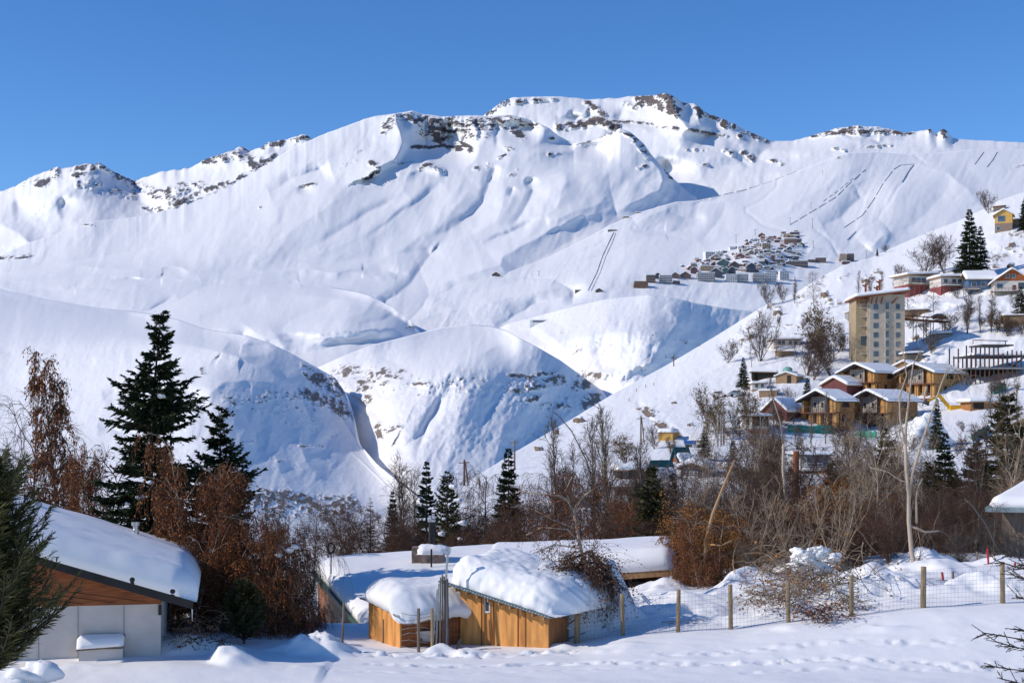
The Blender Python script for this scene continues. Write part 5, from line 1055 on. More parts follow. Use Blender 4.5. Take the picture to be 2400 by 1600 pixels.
limb_tree('broken_birch', 'pale broken birch leaning over the plywood shed with hanging brown twigs', at(1372,1330,Yb), [([(1375,1345,Yb),(1362,1290,Yb),(1352,1240,Yb),(1344,1195,Yb),(1330,1172,Yb)],.075,.04),([(1330,1172,Yb),(1310,1160,Yb),(1270,1158,Yb),(1215,1150,Yb)],.05,.015),([(1344,1195,Yb),(1362,1168,Yb),(1385,1150,Yb),(1406,1137,Yb)],.05,.02),([(1335,1175,Yb),(1325,1150,Yb),(1342,1115,Yb)],.035,.012),([(1350,1215,Yb),(1370,1228,Yb),(1388,1238,Yb)],.03,.01),([(1358,1270,Yb),(1330,1240,Yb),(1270,1235,Yb),(1230,1255,Yb)],.035,.01),([(1360,1285,Yb),(1300,1275,46),(1240,1300,45.5),(1210,1335,45.5)],.03,.01),([(1362,1290,Yb),(1330,1300,46),(1290,1330,45)],.03,.01),([(1352,1240,Yb),(1290,1215,Yb),(1255,1195,Yb)],.03,.01)], 'bark_pale', seed=3, nt=40, tl=1.0, tm='twig', leafm='leaf_rust', leaves=1, lsize=.06)
limb_tree('fallen_tree', 'dark brown hanging crown lying over the right end of the plywood shed', at(1385,1420,43.2), [([(1360,1300,44.0),(1385,1290,43.7),(1410,1320,43.2),(1432,1370,42.9)],.05,.015),([(1370,1310,43.6),(1390,1330,43),(1400,1370,42.6)],.04,.012),([(1370,1305,43.8),(1350,1330,43),(1340,1375,42.5)],.04,.012),([(1365,1300,43.8),(1330,1310,43),(1315,1350,42.4)],.04,.012),([(1380,1300,43.8),(1420,1330,43.2),(1440,1390,43)],.035,.012)], 'bark', seed=5, nt=120, tl=1.25, tm='twig', leafm='leaf_brown', leaves=2, lsize=.06, droop=1.3)
limb_tree('broken_tree', 'bare beige broken trunk leaning to the right above orange leaves', at(1652,1330,52), [([(1652,1340,52),(1654,1268,52),(1670,1205,52),(1688,1158,52),(1706,1114,52),(1722,1078,52)],.075,.032),([(1658,1275,52),(1690,1278,51.8),(1717,1265,51.7)],.04,.02)], 'bark_beige', nt=0)
wb_ = 50
limb_tree('forked_birch', 'tall white birch with a forked trunk and thin crooked branches', at(2148,1390,wb_), [([(2150,1400,wb_),(2146,1340,wb_),(2136,1290,wb_),(2130,1220,wb_),(2130,1160,wb_),(2124,1100,wb_),(2122,1040,wb_)],.095,.055),([(2122,1040,wb_),(2124,990,wb_),(2132,920,wb_),(2140,855,wb_),(2158,820,wb_)],.055,.015),([(2131,1155,wb_),(2138,1110,wb_),(2160,1040,wb_),(2186,960,wb_),(2206,900,wb_),(2220,862,wb_)],.06,.015),([(2122,1040,wb_),(2110,985,wb_),(2108,930,wb_),(2125,880,wb_),(2118,830,wb_),(2090,770,wb_),(2068,740,wb_)],.035,.01),([(2206,900,wb_),(2225,862,wb_),(2250,870,wb_),(2262,900,wb_)],.02,.008),([(2134,1232,wb_),(2150,1238,wb_),(2168,1246,wb_),(2200,1243,wb_)],.05,.03),([(2148,1225,wb_),(2147,1170,wb_),(2150,1145,wb_),(2162,1120,wb_)],.045,.02),([(2150,1145,wb_),(2138,1132,wb_)],.03,.015),([(2145,1330,wb_),(2158,1300,wb_)],.05,.03),([(2128,1130,wb_),(2110,1125,wb_),(2080,1105,wb_),(2040,1095,wb_)],.03,.012)], 'bark_pale', seed=9, nt=26, tl=.9, tm='twig_tan')
limb_tree('pale_birch_stem', 'thin pale birch stem among the brown trees left of the rusty trunk', at(1848,1200,70), [([(1850,1215,70),(1840,1150,70),(1835,1100,70),(1836,1040,70)],.11,.05),([(1836,1040,70),(1828,985,70),(1810,930,70)],.045,.015)], 'bark_pale', seed=12, nt=20, tm='twig')
limb_tree('rusty_trunk', 'thick rust coloured bare trunk beside the white boxy house', at(1864,1200,76), [([(1862,1215,76),(1865,1130,76),(1866,1056,76)],.20,.16)], 'bark_red', nt=0)
limb_tree('leaning_stem', 'long thin leafless stem leaning left across the white slope', at(1398,1160,84), [([(1400,1170,84),(1375,1080,84),(1340,1010,84),(1310,975,84),(1292,962,84)],.05,.015)], 'bark_grey', seed=7, nt=16, tl=.9, droop=.1, tm='twig_grey')
limb_tree('leaning_stem', 'long dark stem leaning across the yard at the right edge', at(2345,1290,54), [([(2345,1300,54),(2310,1225,54),(2275,1180,54),(2262,1170,54)],.05,.02)], 'bark_grey', seed=8, nt=14, tl=.8, tm='twig_grey')
# brush pile pressed down by snow at the fence
bp_ = thing('brush_pile', at(1900,1420,45.5), 'grey tangled brush pile carrying a big lump of snow behind the fence', 'brush'); bb = np.array(bp_.location); r = random.Random(17); tw = []; A = []
for i in range(620):
    c = np.array((r.gauss(0,.95), r.gauss(0,.7), max(0, r.gauss(.9,.6)))); a = r.uniform(0,6.28); d = unit(np.array((math.cos(a), math.sin(a)*.6, r.gauss(.1,.5)))); l = r.uniform(.5,1.6); p = c-d*l*.4; ra = r.uniform(.006,.02)
    for s in range(6):
        d = unit(d+rnd(r,.16)+np.array((0,0,-.16))); q = p+d*l/6; tw.append((*p,*q,ra*(1-s/8),ra*(1-(s+1)/8))); p = q
    if i % 5 == 0: A += [p+rnd(r,.08) for _ in range(5)]
V, Q, I = merge([(*prisms(tw,4),0), (*leafquads(5, np.array(A), .10),1)])
mesh_obj('branch_tangle', V, Q, [M['twig_tan'], M['leaf_orange']], bp_, False, I)
def lump(seed, sx, sy, sz, n=34):
    V, Q = blob(seed, 1.0, 1.0, n); d = unit(V)
    k = 1+.5*(fbm(d[:,0]*2.6+seed, d[:,2]*2.6+d[:,1], 4, seed, .65)-.5)*1.6+.25*(fbm(d[:,0]*8+d[:,1]*5, d[:,2]*8+seed, 3, seed+5)-.5)
    V = V*k[:,None]; V = V/np.abs(V).max(0)*np.array((sx, sy, sz)); return V, Q
for i, (px, py, a_, b_) in enumerate(((1888,1304,.50,.34),(1925,1294,.40,.30),(1866,1326,.34,.2),(1955,1306,.26,.18),(1938,1336,.34,.18),(1905,1322,.5,.2))):
    V, Q = lump(210+i*7, a_, a_*.8, b_); mesh_obj('snow_lump', V+at(px,py,45.0+.12*(i % 3))-bb, Q, M['clump'], bp_, smooth=True)
def twig_heap(px, py, Y, n, sx, sz, label, tm, leafm, seed, ln=.8):
    t = thing('fallen_brush', at(px, py, Y), label, 'brush'); r = random.Random(seed); tw = []; A = []
    for i in range(n):
        p = np.array((r.gauss(0,sx), r.gauss(0,sx*.6), abs(r.gauss(0,sz)))); a = r.uniform(0,6.28); d = unit(np.array((math.cos(a), math.sin(a), .5))); l = ln*r.uniform(.4,1.3)
        for s in range(5):
            d = unit(d+rnd(r,.2)+np.array((0,0,-.25))); q = p+d*l/5; tw.append((*p,*q,.010*(1-s/7),.010*(1-(s+1)/7))); p = q
            if leafm and r.random() < .5: A.append(p)
    parts = [(*prisms(tw,3),0)]
    if A: parts.append((*leafquads(seed, np.array(A), .07),1))
    V, Q, I = merge(parts); mesh_obj('branch_tangle', V, Q, [M[tm]]+([M[leafm]] if leafm else []), t, False, I); return t
twig_heap(1925,1448,41.4,130,.42,.22,'rusty twigs sticking out of the snow bank in front of the fence','twig','leaf_rust',3,.7)
twig_heap(1820,1420,43.2,150,.55,.35,'brown brush hanging over the fence at the left of the brush pile','twig_tan','leaf_brown',4,.9)
twig_heap(1990,1425,43,90,.30,.3,'dry twigs caught in the fence mesh by the middle post','twig_tan','leaf_olive',6,.6)
twig_heap(2250,1390,46,60,.7,.2,'fallen grey branches lying in the fenced yard','bark_grey',None,7,1.3)
twig_heap(470,1510,39.2,110,.35,.4,'snowy bare bush beside the white house corner','twig_grey','leaf_brown',8,.7)
# conifer beyond the right edge whose branch tips reach in
ne = thing('fir_tree', (12.4,28.0,-6.1), 'near fir whose knobbly branch tips enter at the right edge', 'tree'); eb = np.array(ne.location); r = random.Random(4); w = []; P = []; D = []; N = []; L = []; Wd = []
for i in range(12): w.append((0,0,-.5+i*.55, 0,0,.05+i*.55, .16-.012*i, .148-.012*i))
tips = [(2300,1478,27.5),(2330,1502,27.3),(2375,1470,27.6),(2318,1556,27.2),(2345,1590,27.2),(2380,1610,27.4),(2345,1290,28.6),(2365,1345,28.4),(2330,1312,28.7),(2392,1260,28.5),(2380,1395,28.3),(2390,1320,28)]
for tx, ty, tY in tips:
    e_ = at(tx, ty, tY)-eb; b0 = np.array((0,0,e_[2]-.15)); n = 8; pts = [b0+(e_-b0)*f+np.array((0,0,-.18*math.sin(f*3.1)))+rnd(r,.012) for f in np.linspace(0,1,n)]
    for a, b in zip(pts[:-1], pts[1:]): w.append((*a,*b,.014,.011))
    for k in range(34):
        f = r.uniform(.3,1)*(n-1); i = min(n-2,int(f)); p = pts[i]*(1-f+i)+pts[i+1]*(f-i); d = unit(unit(pts[i+1]-pts[i])+rnd(r,.42)); l = r.uniform(.12,.34)
        w.append((*p,*(p+d*l),.009,.006))
        for j in range(16):
            P.append(p+d*l*r.random()); dd = unit(d+rnd(r,.6)); D.append(dd); N.append(unit(np.cross(dd,rnd(r)))); L.append(r.uniform(.02,.045)); Wd.append(.008)
v, q = prisms(w,5); mesh_obj('trunk', v, q, [M['bark']], ne); v, q = kites(np.array(P),np.array(D),np.array(N),L,Wd); mesh_obj('crown', v, q, [M['needle_olive']], ne)

DENSE = dict(birch_b=('leafless red brown tree in the dense thicket behind the fence','leafless red brown trees of the thicket'), weep_brown=('drooping brown tree in the dense thicket behind the fence','drooping brown trees of the thicket'), poplar_b=('upright leafless tree in the dense thicket behind the fence','upright leafless trees of the thicket'), birch_tan=('pale tan leafless tree in the dense thicket behind the fence','pale tan leafless trees of the thicket'), olive_fir=('dark olive fir standing in the dense thicket behind the fence','dark olive firs of the thicket'), spruce_b=('dark green spruce standing in the dense thicket behind the fence','dark green spruces of the thicket'), shrub_red=('red brown bush in the dense thicket behind the fence','red brown bushes of the thicket'))
tree('big_fir', 2398, 92, 985, 'dark olive fir cut by the right edge under the open shelter', wide=1.0); tree('big_fir', 2235, 78, 1105, 'low broad dark fir in front of the forked birch branches'); tree('olive_fir', 2330, 74, 1120, 'low olive fir left of the snow roofed house at the right edge')
rq = random.Random(91); ks = ['birch_b','weep_brown','poplar_b','birch_tan','birch_tan','shrub_red','olive_fir','spruce_b']
for i in range(92):
    px = rq.uniform(1430, 2390); Y = rq.uniform(62, 96); k_ = rq.choice(ks); top = 1180-(px-1430)*.03+rq.uniform(-95, 70)-(70 if k_ in ('poplar_b','birch_tan') else 0)+(60 if k_.startswith('shrub') else 0)
    if 1840 < px < 1950 and Y > 76: continue
    tree(k_, px, Y, top, DENSE[k_][0], group=DENSE[k_][1], wide=rq.uniform(.85,1.2))
for i in range(16):
    px = rq.uniform(720, 1290); tree('birch_b', px, rq.uniform(68, 92), rq.uniform(1185, 1240), 'leafless brown tree in the low row behind the low house', group='leafless brown trees behind the low house', wide=rq.uniform(.9,1.2))
# ================================================================ THE NEAR VILLAGE ON THE HILLSIDE
def wallmat(name, col, **k):
    if name not in M: M[name] = simple_mat(name, col, .8, k.pop('var', .12), k.pop('scale', .8), **k)
    return M[name]
wallmat('render_cream', (.50,.425,.33)); wallmat('render_ochre', (.40,.30,.18)); wallmat('osb', (.50,.265,.09), scale=1.5, var=.22); wallmat('osb_dark', (.36,.17,.062), var=.25, scale=1.5); wallmat('stud', (.27,.22,.19), var=.2)
wallmat('pink_red', (.30,.075,.08)); wallmat('blue_wall', (.07,.14,.25)); wallmat('brown_board', (.33,.10,.035), stretch=(4,4,.4)); wallmat('yellow_wall', (.62,.37,.10)); wallmat('teal_roof', (.015,.10,.105)); wallmat('maroon', (.15,.05,.045)); wallmat('tan_wall', (.33,.21,.12)); wallmat('concrete', (.30,.29,.28), var=.25)
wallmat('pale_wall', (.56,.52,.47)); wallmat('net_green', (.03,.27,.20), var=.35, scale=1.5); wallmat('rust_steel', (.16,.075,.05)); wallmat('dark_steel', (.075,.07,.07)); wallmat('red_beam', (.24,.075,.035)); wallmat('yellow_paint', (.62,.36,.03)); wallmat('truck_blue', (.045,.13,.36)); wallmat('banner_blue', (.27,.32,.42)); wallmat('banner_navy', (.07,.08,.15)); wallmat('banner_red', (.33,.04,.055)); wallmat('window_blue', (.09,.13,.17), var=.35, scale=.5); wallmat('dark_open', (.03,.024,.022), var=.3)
M['window_blue'].node_tree.nodes['Principled BSDF'].inputs['Roughness'].default_value = .15
def hs(px, py): return ground('hillside', px, py)
def rise(h, k=.06):
    return lambda s, t: -h*(1-np.sqrt((2*s-1)**2+k**2))
def win(r, xs, zs, w, h, y=-.03, mat='window_blue', frame='white_wall', name='window'):
    for x in xs:
        for z in zs:
            f = MB().box(x-w/2-.08, x+w/2+.08, y-.03, y+.028, z-.08, z+h+.08).build(name, [M[frame]], r)
            MB().box(x-w/2, x+w/2, y-.05, y-.031, z, z+h).build('pane', [M[mat]], f)
def hut(name, label, px, py, wpx, hpx, d, yaw, wall, roof='flat', pitch=.0, T=.55, over=.5, base=None, bh=0, sink=3.0, cat='house', roofmat='beam', wins=(), balcony=None, group=None, Y=None, door=None):
    """house standing with its front's foot centred at (px,py)"""
    o = hs(px, py) if Y is None else at(px, py, Y); mp = o[1]/F
    fr = Frame(o, math.radians(yaw)); r = root(fr, name, label, cat, group)
    w = wpx*mp/math.cos(math.radians(yaw)+math.atan2(o[0], o[1])*0); h = hpx*mp
    if base: MB().box(-w/2+.02, w/2-.02, .02, d-.02, -sink, bh*mp).build('base_wall', [M[base]], r)
    z0 = bh*mp+.004 if base else -sink
    m = MB()
    if roof == 'gable': m.prism([(-w/2,z0),(w/2,z0),(w/2,h),(0,h+pitch*w/2),(-w/2,h)], 0, d)
    elif roof == 'gable_x':
        m.box(-w/2, w/2, 0, d, z0, h)
    else: m.box(-w/2, w/2, 0, d, z0, h)
    m.build('wall', [M[wall]], r)
    if roof == 'gable':
        a = w/2+over
        m = MB().prism([(-a,h-pitch*over),(0,h+pitch*w/2),(a,h-pitch*over),(a,h-pitch*over+.16),(0,h+pitch*w/2+.16),(-a,h-pitch*over+.16)], -over, d+over); m.build('roof', [M[roofmat]], r)
        z = h-pitch*over+.165
        snow_slab('roof_snow', [(-a-.03,-over-.02,z),(a+.03,-over-.02,z),(a+.03,d+over,z),(-a-.03,d+over,z)], T, r=T*.8, over=.08, parent=r, nu=33, nv=16, rough=.12, seed=int(px) % 90, drop=rise(pitch*a))
    elif roof == 'gable_x':
        hr = pitch*d/2; m = MB()
        a = w/2+over
        m.hexa([(-a,-over,h),(a,-over,h),(a,d/2,h+hr),(-a,d/2,h+hr),(-a,-over,h+.15),(a,-over,h+.15),(a,d/2,h+hr+.15),(-a,d/2,h+hr+.15)])
        m.hexa([(-a,d/2,h+hr),(a,d/2,h+hr),(a,d+over,h),(-a,d+over,h),(-a,d/2,h+hr+.15),(a,d/2,h+hr+.15),(a,d+over,h+.15),(-a,d+over,h+.15)]); m.build('roof', [M[roofmat]], r)
        if T: snow_slab('roof_snow', [(-a,-over,h+.16),(a,-over,h+.16),(a,d+over,h+.16),(-a,d+over,h+.16)], T, r=T*.8, over=.08, parent=r, nu=24, nv=25, rough=.12, seed=int(px) % 90, drop=lambda s, t: -hr*(1-np.abs(2*t-1)))
    elif roof == 'aframe': pass
    else:
        a = w/2+over; dz = pitch
        m = MB().hexa([(-a,-over,h),(a,-over,h+dz),(a,d+over,h+dz),(-a,d+over,h),(-a,-over,h+.2),(a,-over,h+dz+.2),(a,d+over,h+dz+.2),(-a,d+over,h+.2)]); m.build('roof', [M[roofmat]], r)
        if T: snow_slab('roof_snow', [(-a-.05,-over-.05,h+.205),(a+.05,-over-.05,h+dz+.205),(a+.05,d+over,h+dz+.205),(-a-.05,d+over,h+.205)], T, r=T*.9, over=.1, parent=r, nu=30, nv=20, rough=.2, seed=int(px) % 90)
    for (xs, zs, ww, wh, *rest) in wins:
        win(r, [x*w for x in xs], [z*h for z in zs], ww, wh, mat=rest[0] if rest else 'window_blue', frame=rest[1] if len(rest) > 1 else 'white_wall')
    if door: MB().box(door[0]*w-.5, door[0]*w+.5, -.06, -.003, door[2]*h if len(door) > 2 else 0, (door[2]*h if len(door) > 2 else 0)+2.0).build('door', [M[door[1]]], r)
    if balcony:
        zb, dep, mat, x0, x1 = balcony; zb *= h; m = MB().box(x0*w, x1*w, -dep, -.004, zb-.2, zb); b = m.build('balcony', [M[mat]], r)
        m = MB().bar((x0*w,-dep+.04,zb+.95),(x1*w,-dep+.04,zb+.95), .09).bar((x0*w,-dep+.04,zb+.5),(x1*w,-dep+.04,zb+.5), .05)
        n = max(4, int((x1-x0)*w/.9))
        for i in range(n+1): x = x0*w+.05+(x1-x0)*(w-.1/(x1-x0))*i/n; m.bar((x,-dep+.04,zb),(x,-dep+.04,zb+.95), .07)
        m.build('railing', [M[mat]], b)
        m = MB()
        for x in np.linspace(x0*w+.2, x1*w-.2, 4): m.bar((x,-dep+.15,zb-.2),(x,-dep+.15,zb-4.5), .14)
        m.build('balcony_post', [M['grey_wood']], b)
        snow_slab('balcony_snow', [(x0*w+.1,-dep+.1,zb+.005),(x1*w-.1,-dep+.1,zb+.005),(x1*w-.1,-.1,zb+.005),(x0*w+.1,-.1,zb+.005)], .25, r=.3, over=.0, parent=b, nu=12, nv=6)
    return r, w, h, d, mp
# ---- tower block
o = hs(2062, 858); mp = o[1]/F
fr = Frame(o, math.radians(-3)); tw_ = root(fr, 'apartment_tower', 'tall cream apartment tower with a column of square windows and a timber bracketed roof', 'apartment tower')
w = 82*mp; h = 160*mp; x0 = -24*mp; d = 12.0
MB().box(x0, x0+w, 0, d, -3, h).build('wall', [M['render_cream']], tw_)
xl = x0-29*mp
MB().box(xl, x0-.004, 1.2, d-1, -3, h).build('balcony_wing', [M['render_ochre']], tw_)
MB().box(x0-.5, x0-.006, .4, 1.19, -3, h-.01).build('corner_fin', [M['render_cream']], tw_)
fl = 22.0*mp
for i in range(7):
    z = h-20*mp-fl*i
    win(tw_, [x0+15*mp], [z-.7], 1.15, 1.3, y=-.03, frame='concrete'); win(tw_, [x0+66*mp], [z-.7], .95, 1.3, y=-.03, frame='concrete')
    f = MB().box(x0+36*mp, x0+45*mp, -.32, -.003, z-1.0, z+1.1).build('bay_window', [M['pale_wall']], tw_)
    MB().box(x0+36.8*mp, x0+40.2*mp, -.36, -.325, z-.8, z+1.0).box(x0+40.8*mp, x0+44.2*mp, -.36, -.325, z-.8, z+1.0).build('pane', [M['window_blue']], f)
for i, z in enumerate((h-22*mp, h-43*mp, h-65*mp, h-87*mp, h-130*mp)):
    b = MB().box(xl+9*mp, x0-.6, .5, 1.196, z-.14, z).build('balcony', [M['pale_wall']], tw_)
    if i in (0, 4): MB().bar((xl+9*mp,.55,z+.9),(x0-.6,.55,z+.9), .07).bar((xl+9*mp,.55,z),(xl+9*mp,.55,z+.9), .06).build('railing', [M['pale_wall']], b)
MB().box(xl+11*mp, x0-.55, 1.10, 1.194, h-110*mp, h-90*mp).build('dark_window', [M['glass']], tw_)
m = MB(); a0 = xl-7*mp; a1 = x0+w+10*mp; zl_ = h-.2; zr2 = h+1.5
m.hexa([(a0,-1.6,zl_),(a1,-1.6,zr2),(a1,d+1.5,zr2),(a0,d+1.5,zl_),(a0,-1.6,zl_+.4),(a1,-1.6,zr2+.4),(a1,d+1.5,zr2+.4),(a0,d+1.5,zl_+.4)]); m.build('roof', [M['red_beam']], tw_)
m = MB().box(x0, x0+w, .01, d-.01, h+.002, h+.9).build('parapet', [M['render_cream']], tw_)
for xx in (xl+2*mp, xl+12*mp, xl+24*mp, x0+4*mp, x0+15*mp, x0+27*mp, x0+52*mp):
    MB().bar((xx,-.05 if xx > x0 else 1.1,h-13*mp),(xx+(1.2 if xx > x0+40*mp else .1),-1.3,h+.1), .28).build('bracket', [M['red_beam']], tw_)
snow_slab('roof_snow', [(a0,-1.6,zl_+.41),(a1,-1.6,zr2+.41),(a1,d+1.5,zr2+.41),(a0,d+1.5,zl_+.41)], .9, r=.7, over=.1, parent=tw_, nu=40, nv=20, rough=.15, seed=2)
for q_, (xx, hh) in enumerate(((x0+4*mp,2.6),(x0+31*mp,2.0),(x0+37*mp,3.6))):
    m = MB().bar((xx,d*.6,h+1),(xx,d*.6,h+1.9+hh), .5).bar((xx-.9,d*.6,h+1.5+hh),(xx,d*.6,h+1.0+hh), .35).bar((xx+.9,d*.6,h+1.9+hh),(xx,d*.6,h+1.4+hh), .35); m.build('roof_post', [M['red_beam']], tw_)
# footbridge to the slope
br = thing('footbridge', hs(2170, 770), 'rust brown timber footbridge running from the tower to the slope', 'bridge'); b0 = np.array(br.location)
p0, p1 = at(2121, 748, o[1]+6)-b0, at(2222, 755, o[1]+16)-b0
for dz, nm in ((0,'deck'),(1.0,'handrail')):
    MB().bar(p0+(0,0,dz), p1+(0,0,dz), 1.6 if dz == 0 else .18, .45 if dz == 0 else .3).build(nm, [M['red_beam']], br)
for f in (.22,.46,.62,.9):
    c = p0*(1-f)+p1*f; MB().bar(c+(-.4,0,-.2), c+(-.4,0,-6), .16).bar(c+(.4,0,-.2), c+(.4,0,-6), .16).bar(c+(-.4,0,-3), c+(.4,0,-1.5), .1).build('trestle', [M['grey_wood']], br)
# ---- unfinished chalets
def chalet(px, py, apex, eave, gpx, spx, label, scaffold, side):
    o = hs(px, py); mp = o[1]/F; th = math.radians(50); va = math.atan2(o[0], o[1])
    fr = Frame(o, -th); r = root(fr, 'unfinished_chalet', label, 'chalet', 'unfinished twin storey chalets below the tower')
    W = 1.12*gpx*mp/math.cos(th-va); Ln = spx*mp/math.sin(th-va); zE = (py-eave)*mp; zR = (py-apex)*mp+.35; ov = 1.0; w = W/2-ov; p = (zR-zE)/(W/2); L1 = Ln-ov*1.6
    wz = zE+p*ov
    zf = wz*.5
    MB().box(w-.25, w, 1.8, L1, -4, wz-.02).box(-w, -w+.25, 1.8, L1, -4, wz-.02).box(-w+.251, w-.251, L1-.25, L1, -4, wz-.02).build('side_wall', [M[side]], r)
    # front: open ground floor with pillars, slab, stud wall with two windows under the gable
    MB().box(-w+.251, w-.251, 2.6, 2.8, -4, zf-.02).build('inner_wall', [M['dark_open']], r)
    for x in np.linspace(-w+.35, w-.35, 5): MB().box(x-.55, x+.55, .2, 1.1, -4, zf-.14).build('pillar', [M['osb']], r)
    MB().box(-w-.1, w+.1, -.5, 2.59, zf-.13, zf+.12).build('floor_slab', [M['red_beam']], r)
    MB().prism([(-w,zf+.125),(w,zf+.125),(w,wz),(0,zR-.1),(-w,wz)], 2.2, 2.4).build('gable_wall', [M['osb_dark']], r)
    sw = MB().box(-w*.66, w*.24, 1.55, 1.75, zf+.125, wz+p*w*.45); s_ = sw.build('stud_wall', [M['stud']], r)
    m = MB()
    for x in np.linspace(-w*.62, w*.20, 8): m.box(x-.05, x+.05, 1.48, 1.545, zf+.13, wz+p*w*.40)
    m.build('stud', [M['pale_wall']], s_)
    for x in (-w*.42, w*.02): 
        f_ = MB().box(x-.48, x+.48, 1.42, 1.475, zf+1.0, zf+2.4).build('window', [M['pale_wall']], s_); MB().box(x-.36, x+.36, 1.40, 1.418, zf+1.1, zf+2.3).build('pane', [M['dark_open']], f_)
    for (c0,c1,c2,c3,c4) in ((w*.55,w*.75,.9,1.5,wz+.4),(w-.5,w-.01,.2,1.79,wz-.02),(-w+.01,-w+.5,.2,1.79,wz-.02)): MB().box(c0,c1,c2,c3,zf+.13,c4).build('corner_post', [M['osb']], r)
    # arched window and small window on the long side (its outer face is x = w)
    cz = wz-1.5; cy = L1*.55; arc = [(cy+1.35*math.cos(a), cz+1.35*math.sin(a)) for a in np.linspace(0, math.pi, 12)]
    n = len(arc); v = [(w+.04,y,z) for y,z in arc]+[(w+.10,y,z) for y,z in arc]
    MB().add(v, [tuple(range(n)), tuple(range(2*n-1,n-1,-1))]+[((i+1)%n,i,n+i,n+(i+1)%n) for i in range(n)]).build('arched_window', [M['dark_open']], r)
    MB().box(w+.03, w+.09, L1*.36, L1*.36+1.0, zf-1.9, zf-.4).build('window', [M['dark_open']], r)
    a = W/2
    MB().prism([(-a,zE),(0,zR),(a,zE),(a,zE+.22),(0,zR+.22),(-a,zE+.22)], -ov*.9, Ln-ov).build('roof', [M['dark_steel']], r)
    snow_slab('roof_snow', [(-a-.05,-ov*.95,zE+.23),(a+.05,-ov*.95,zE+.23),(a+.05,Ln-ov,zE+.23),(-a-.05,Ln-ov,zE+.23)], .48, r=.4, over=.1, parent=r, nu=45, nv=30, rough=.14, seed=int(px) % 50, drop=rise(zR-zE, .05))
    # hipped dip of the roof over the far gable
    m = MB()
    for x in np.linspace(-w-.4, w+.2, 6):
        for zz in ((-1.0, wz) if scaffold else (-1, zf)): pass
        m.bar((x,-1.0,-3),(x,-1.0,(wz if scaffold else zf+.2)), .09)
    for z in ((zf*.45, zf, zf*1.5) if scaffold else (zf+.3,)): m.bar((-w-.6,-1.0,z),(w+.6,-1.0,z), .09)
    m.build('scaffold', [M['dark_steel'] if scaffold else M['rust_steel']], r)
    MB().box(-w-.3, w+.5, -2.6, .2, -.9, -.6).build('terrace', [M['red_beam']], r)
chalet(2008, 922, 857, 877, 82, 78, 'upper left unfinished chalet, directly below the cream tower', False, 'osb_dark')
chalet(2146, 928, 857, 877, 84, 79, 'upper right unfinished chalet with a pale tan side wall and arched window', False, 'osb')
chalet(1917, 996, 920, 943, 84, 56, 'lower left unfinished chalet behind green netting, hung with dark scaffolding', True, 'osb_dark')
chalet(2036, 998, 920, 943, 88, 82, 'lower right unfinished chalet beside the big snow heap, hung with dark scaffolding', True, 'osb_dark')
hut('small_shelter', 'little snow roofed gable peeping between the upper chalets below the tower', 2118, 868, 30, 12, 5, -40, 'tan_wall', 'gable', .45, .5)
hut('red_cabin', 'dark red cabin with a thick snow roof left of the upper left chalet', 1955, 924, 48, 22, 7, -45, 'maroon', 'gable', .5, .7)
# ---- steel skeleton
o = hs(2335, 892); mp = o[1]/F; fr = Frame(o, math.radians(4)); sk = root(fr, 'steel_frame_building', 'bare steel skeleton of an unfinished building with snow on its floor slabs', 'construction frame')
for k, (z, a0, a1, nm) in enumerate(((31*mp,-72*mp,75*mp,0),(60*mp,-62*mp,75*mp,1),(87*mp,-22*mp,55*mp,2))):
    s_ = MB().box(a0, a1, 0 if k < 2 else 3, 11, z-.35, z).build('floor_slab', [M['concrete'] if k == 0 else M['dark_steel']], sk)
    if k < 2: snow_slab('slab_snow', [(a0+(1 if k else 3),.4,z+.004),(a1-.3,.4,z+.004),(a1-.3,10,z+.004),(a0+(1 if k else 3),10,z+.004)], .5 if k else .25, r=.4, over=.0, parent=s_, nu=40, nv=12, rough=.6, seed=4+k)
for i, x in enumerate(np.linspace(-71, 72, 14)):
    for y in (.2, 10.8):
        zt_ = (87 if -25 < x < 58 and y > 5 else (60+22*random.Random(i).random() if x > -64 else 82))*mp
        MB().box(x*mp-.13, x*mp+.13, y-.13, y+.13, -3, zt_).build('column', [M['rust_steel'] if i % 3 else M['dark_steel']], sk)
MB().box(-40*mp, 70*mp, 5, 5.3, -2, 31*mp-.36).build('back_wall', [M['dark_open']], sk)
MB().bar((-44*mp,3,97*mp),(40*mp,3,95*mp), .18).bar((-44*mp,3,87*mp),(-44*mp,3,97*mp), .15).bar((35*mp,3,87*mp),(35*mp,3,95*mp), .15).build('top_rail', [M['dark_steel']], sk)
MB().bar((40*mp,1,31*mp),(72*mp,1,56*mp), .3).bar((36*mp,2,40*mp),(60*mp,2,33*mp), .3).build('brace', [M['dark_steel']], sk)
# ---- houses along the upper road
r, w, h, d, mp = hut('red_and_white_house', 'house with a white upper floor above a pinkish red ground floor on the upper road', 2160, 688, 66, 42, 9, 14, 'pale_wall', 'flat', .6, .7, 1.2, base='pink_red', bh=21, wins=[((-.30,-.12,.08),(.62,),1.5,1.4)], balcony=(.50,2.4,'tan_wall',-.62,-.02))
r, w, h, d, mp = hut('white_bungalow', 'low white bungalow on a red base between the red house and the blue house', 2236, 680, 64, 30, 8, 8, 'white_wall', 'flat', .3, .7, .8, base='pink_red', bh=9, wins=[((-.32,0,.22),(.55,),1.2,1.2)], balcony=(.34,1.8,'grey_wood',-.5,.2))
r, w, h, d, mp = hut('blue_house', 'bright blue house under a broad snow roof beside the brown gabled chalet', 2302, 682, 62, 26, 9, -6, 'blue_wall', 'gable_x', .55, .8, .9, wins=[((-.30,.05),(.40,),1.4,1.3)], balcony=(.15,2.0,'tan_wall',-.75,-.1))
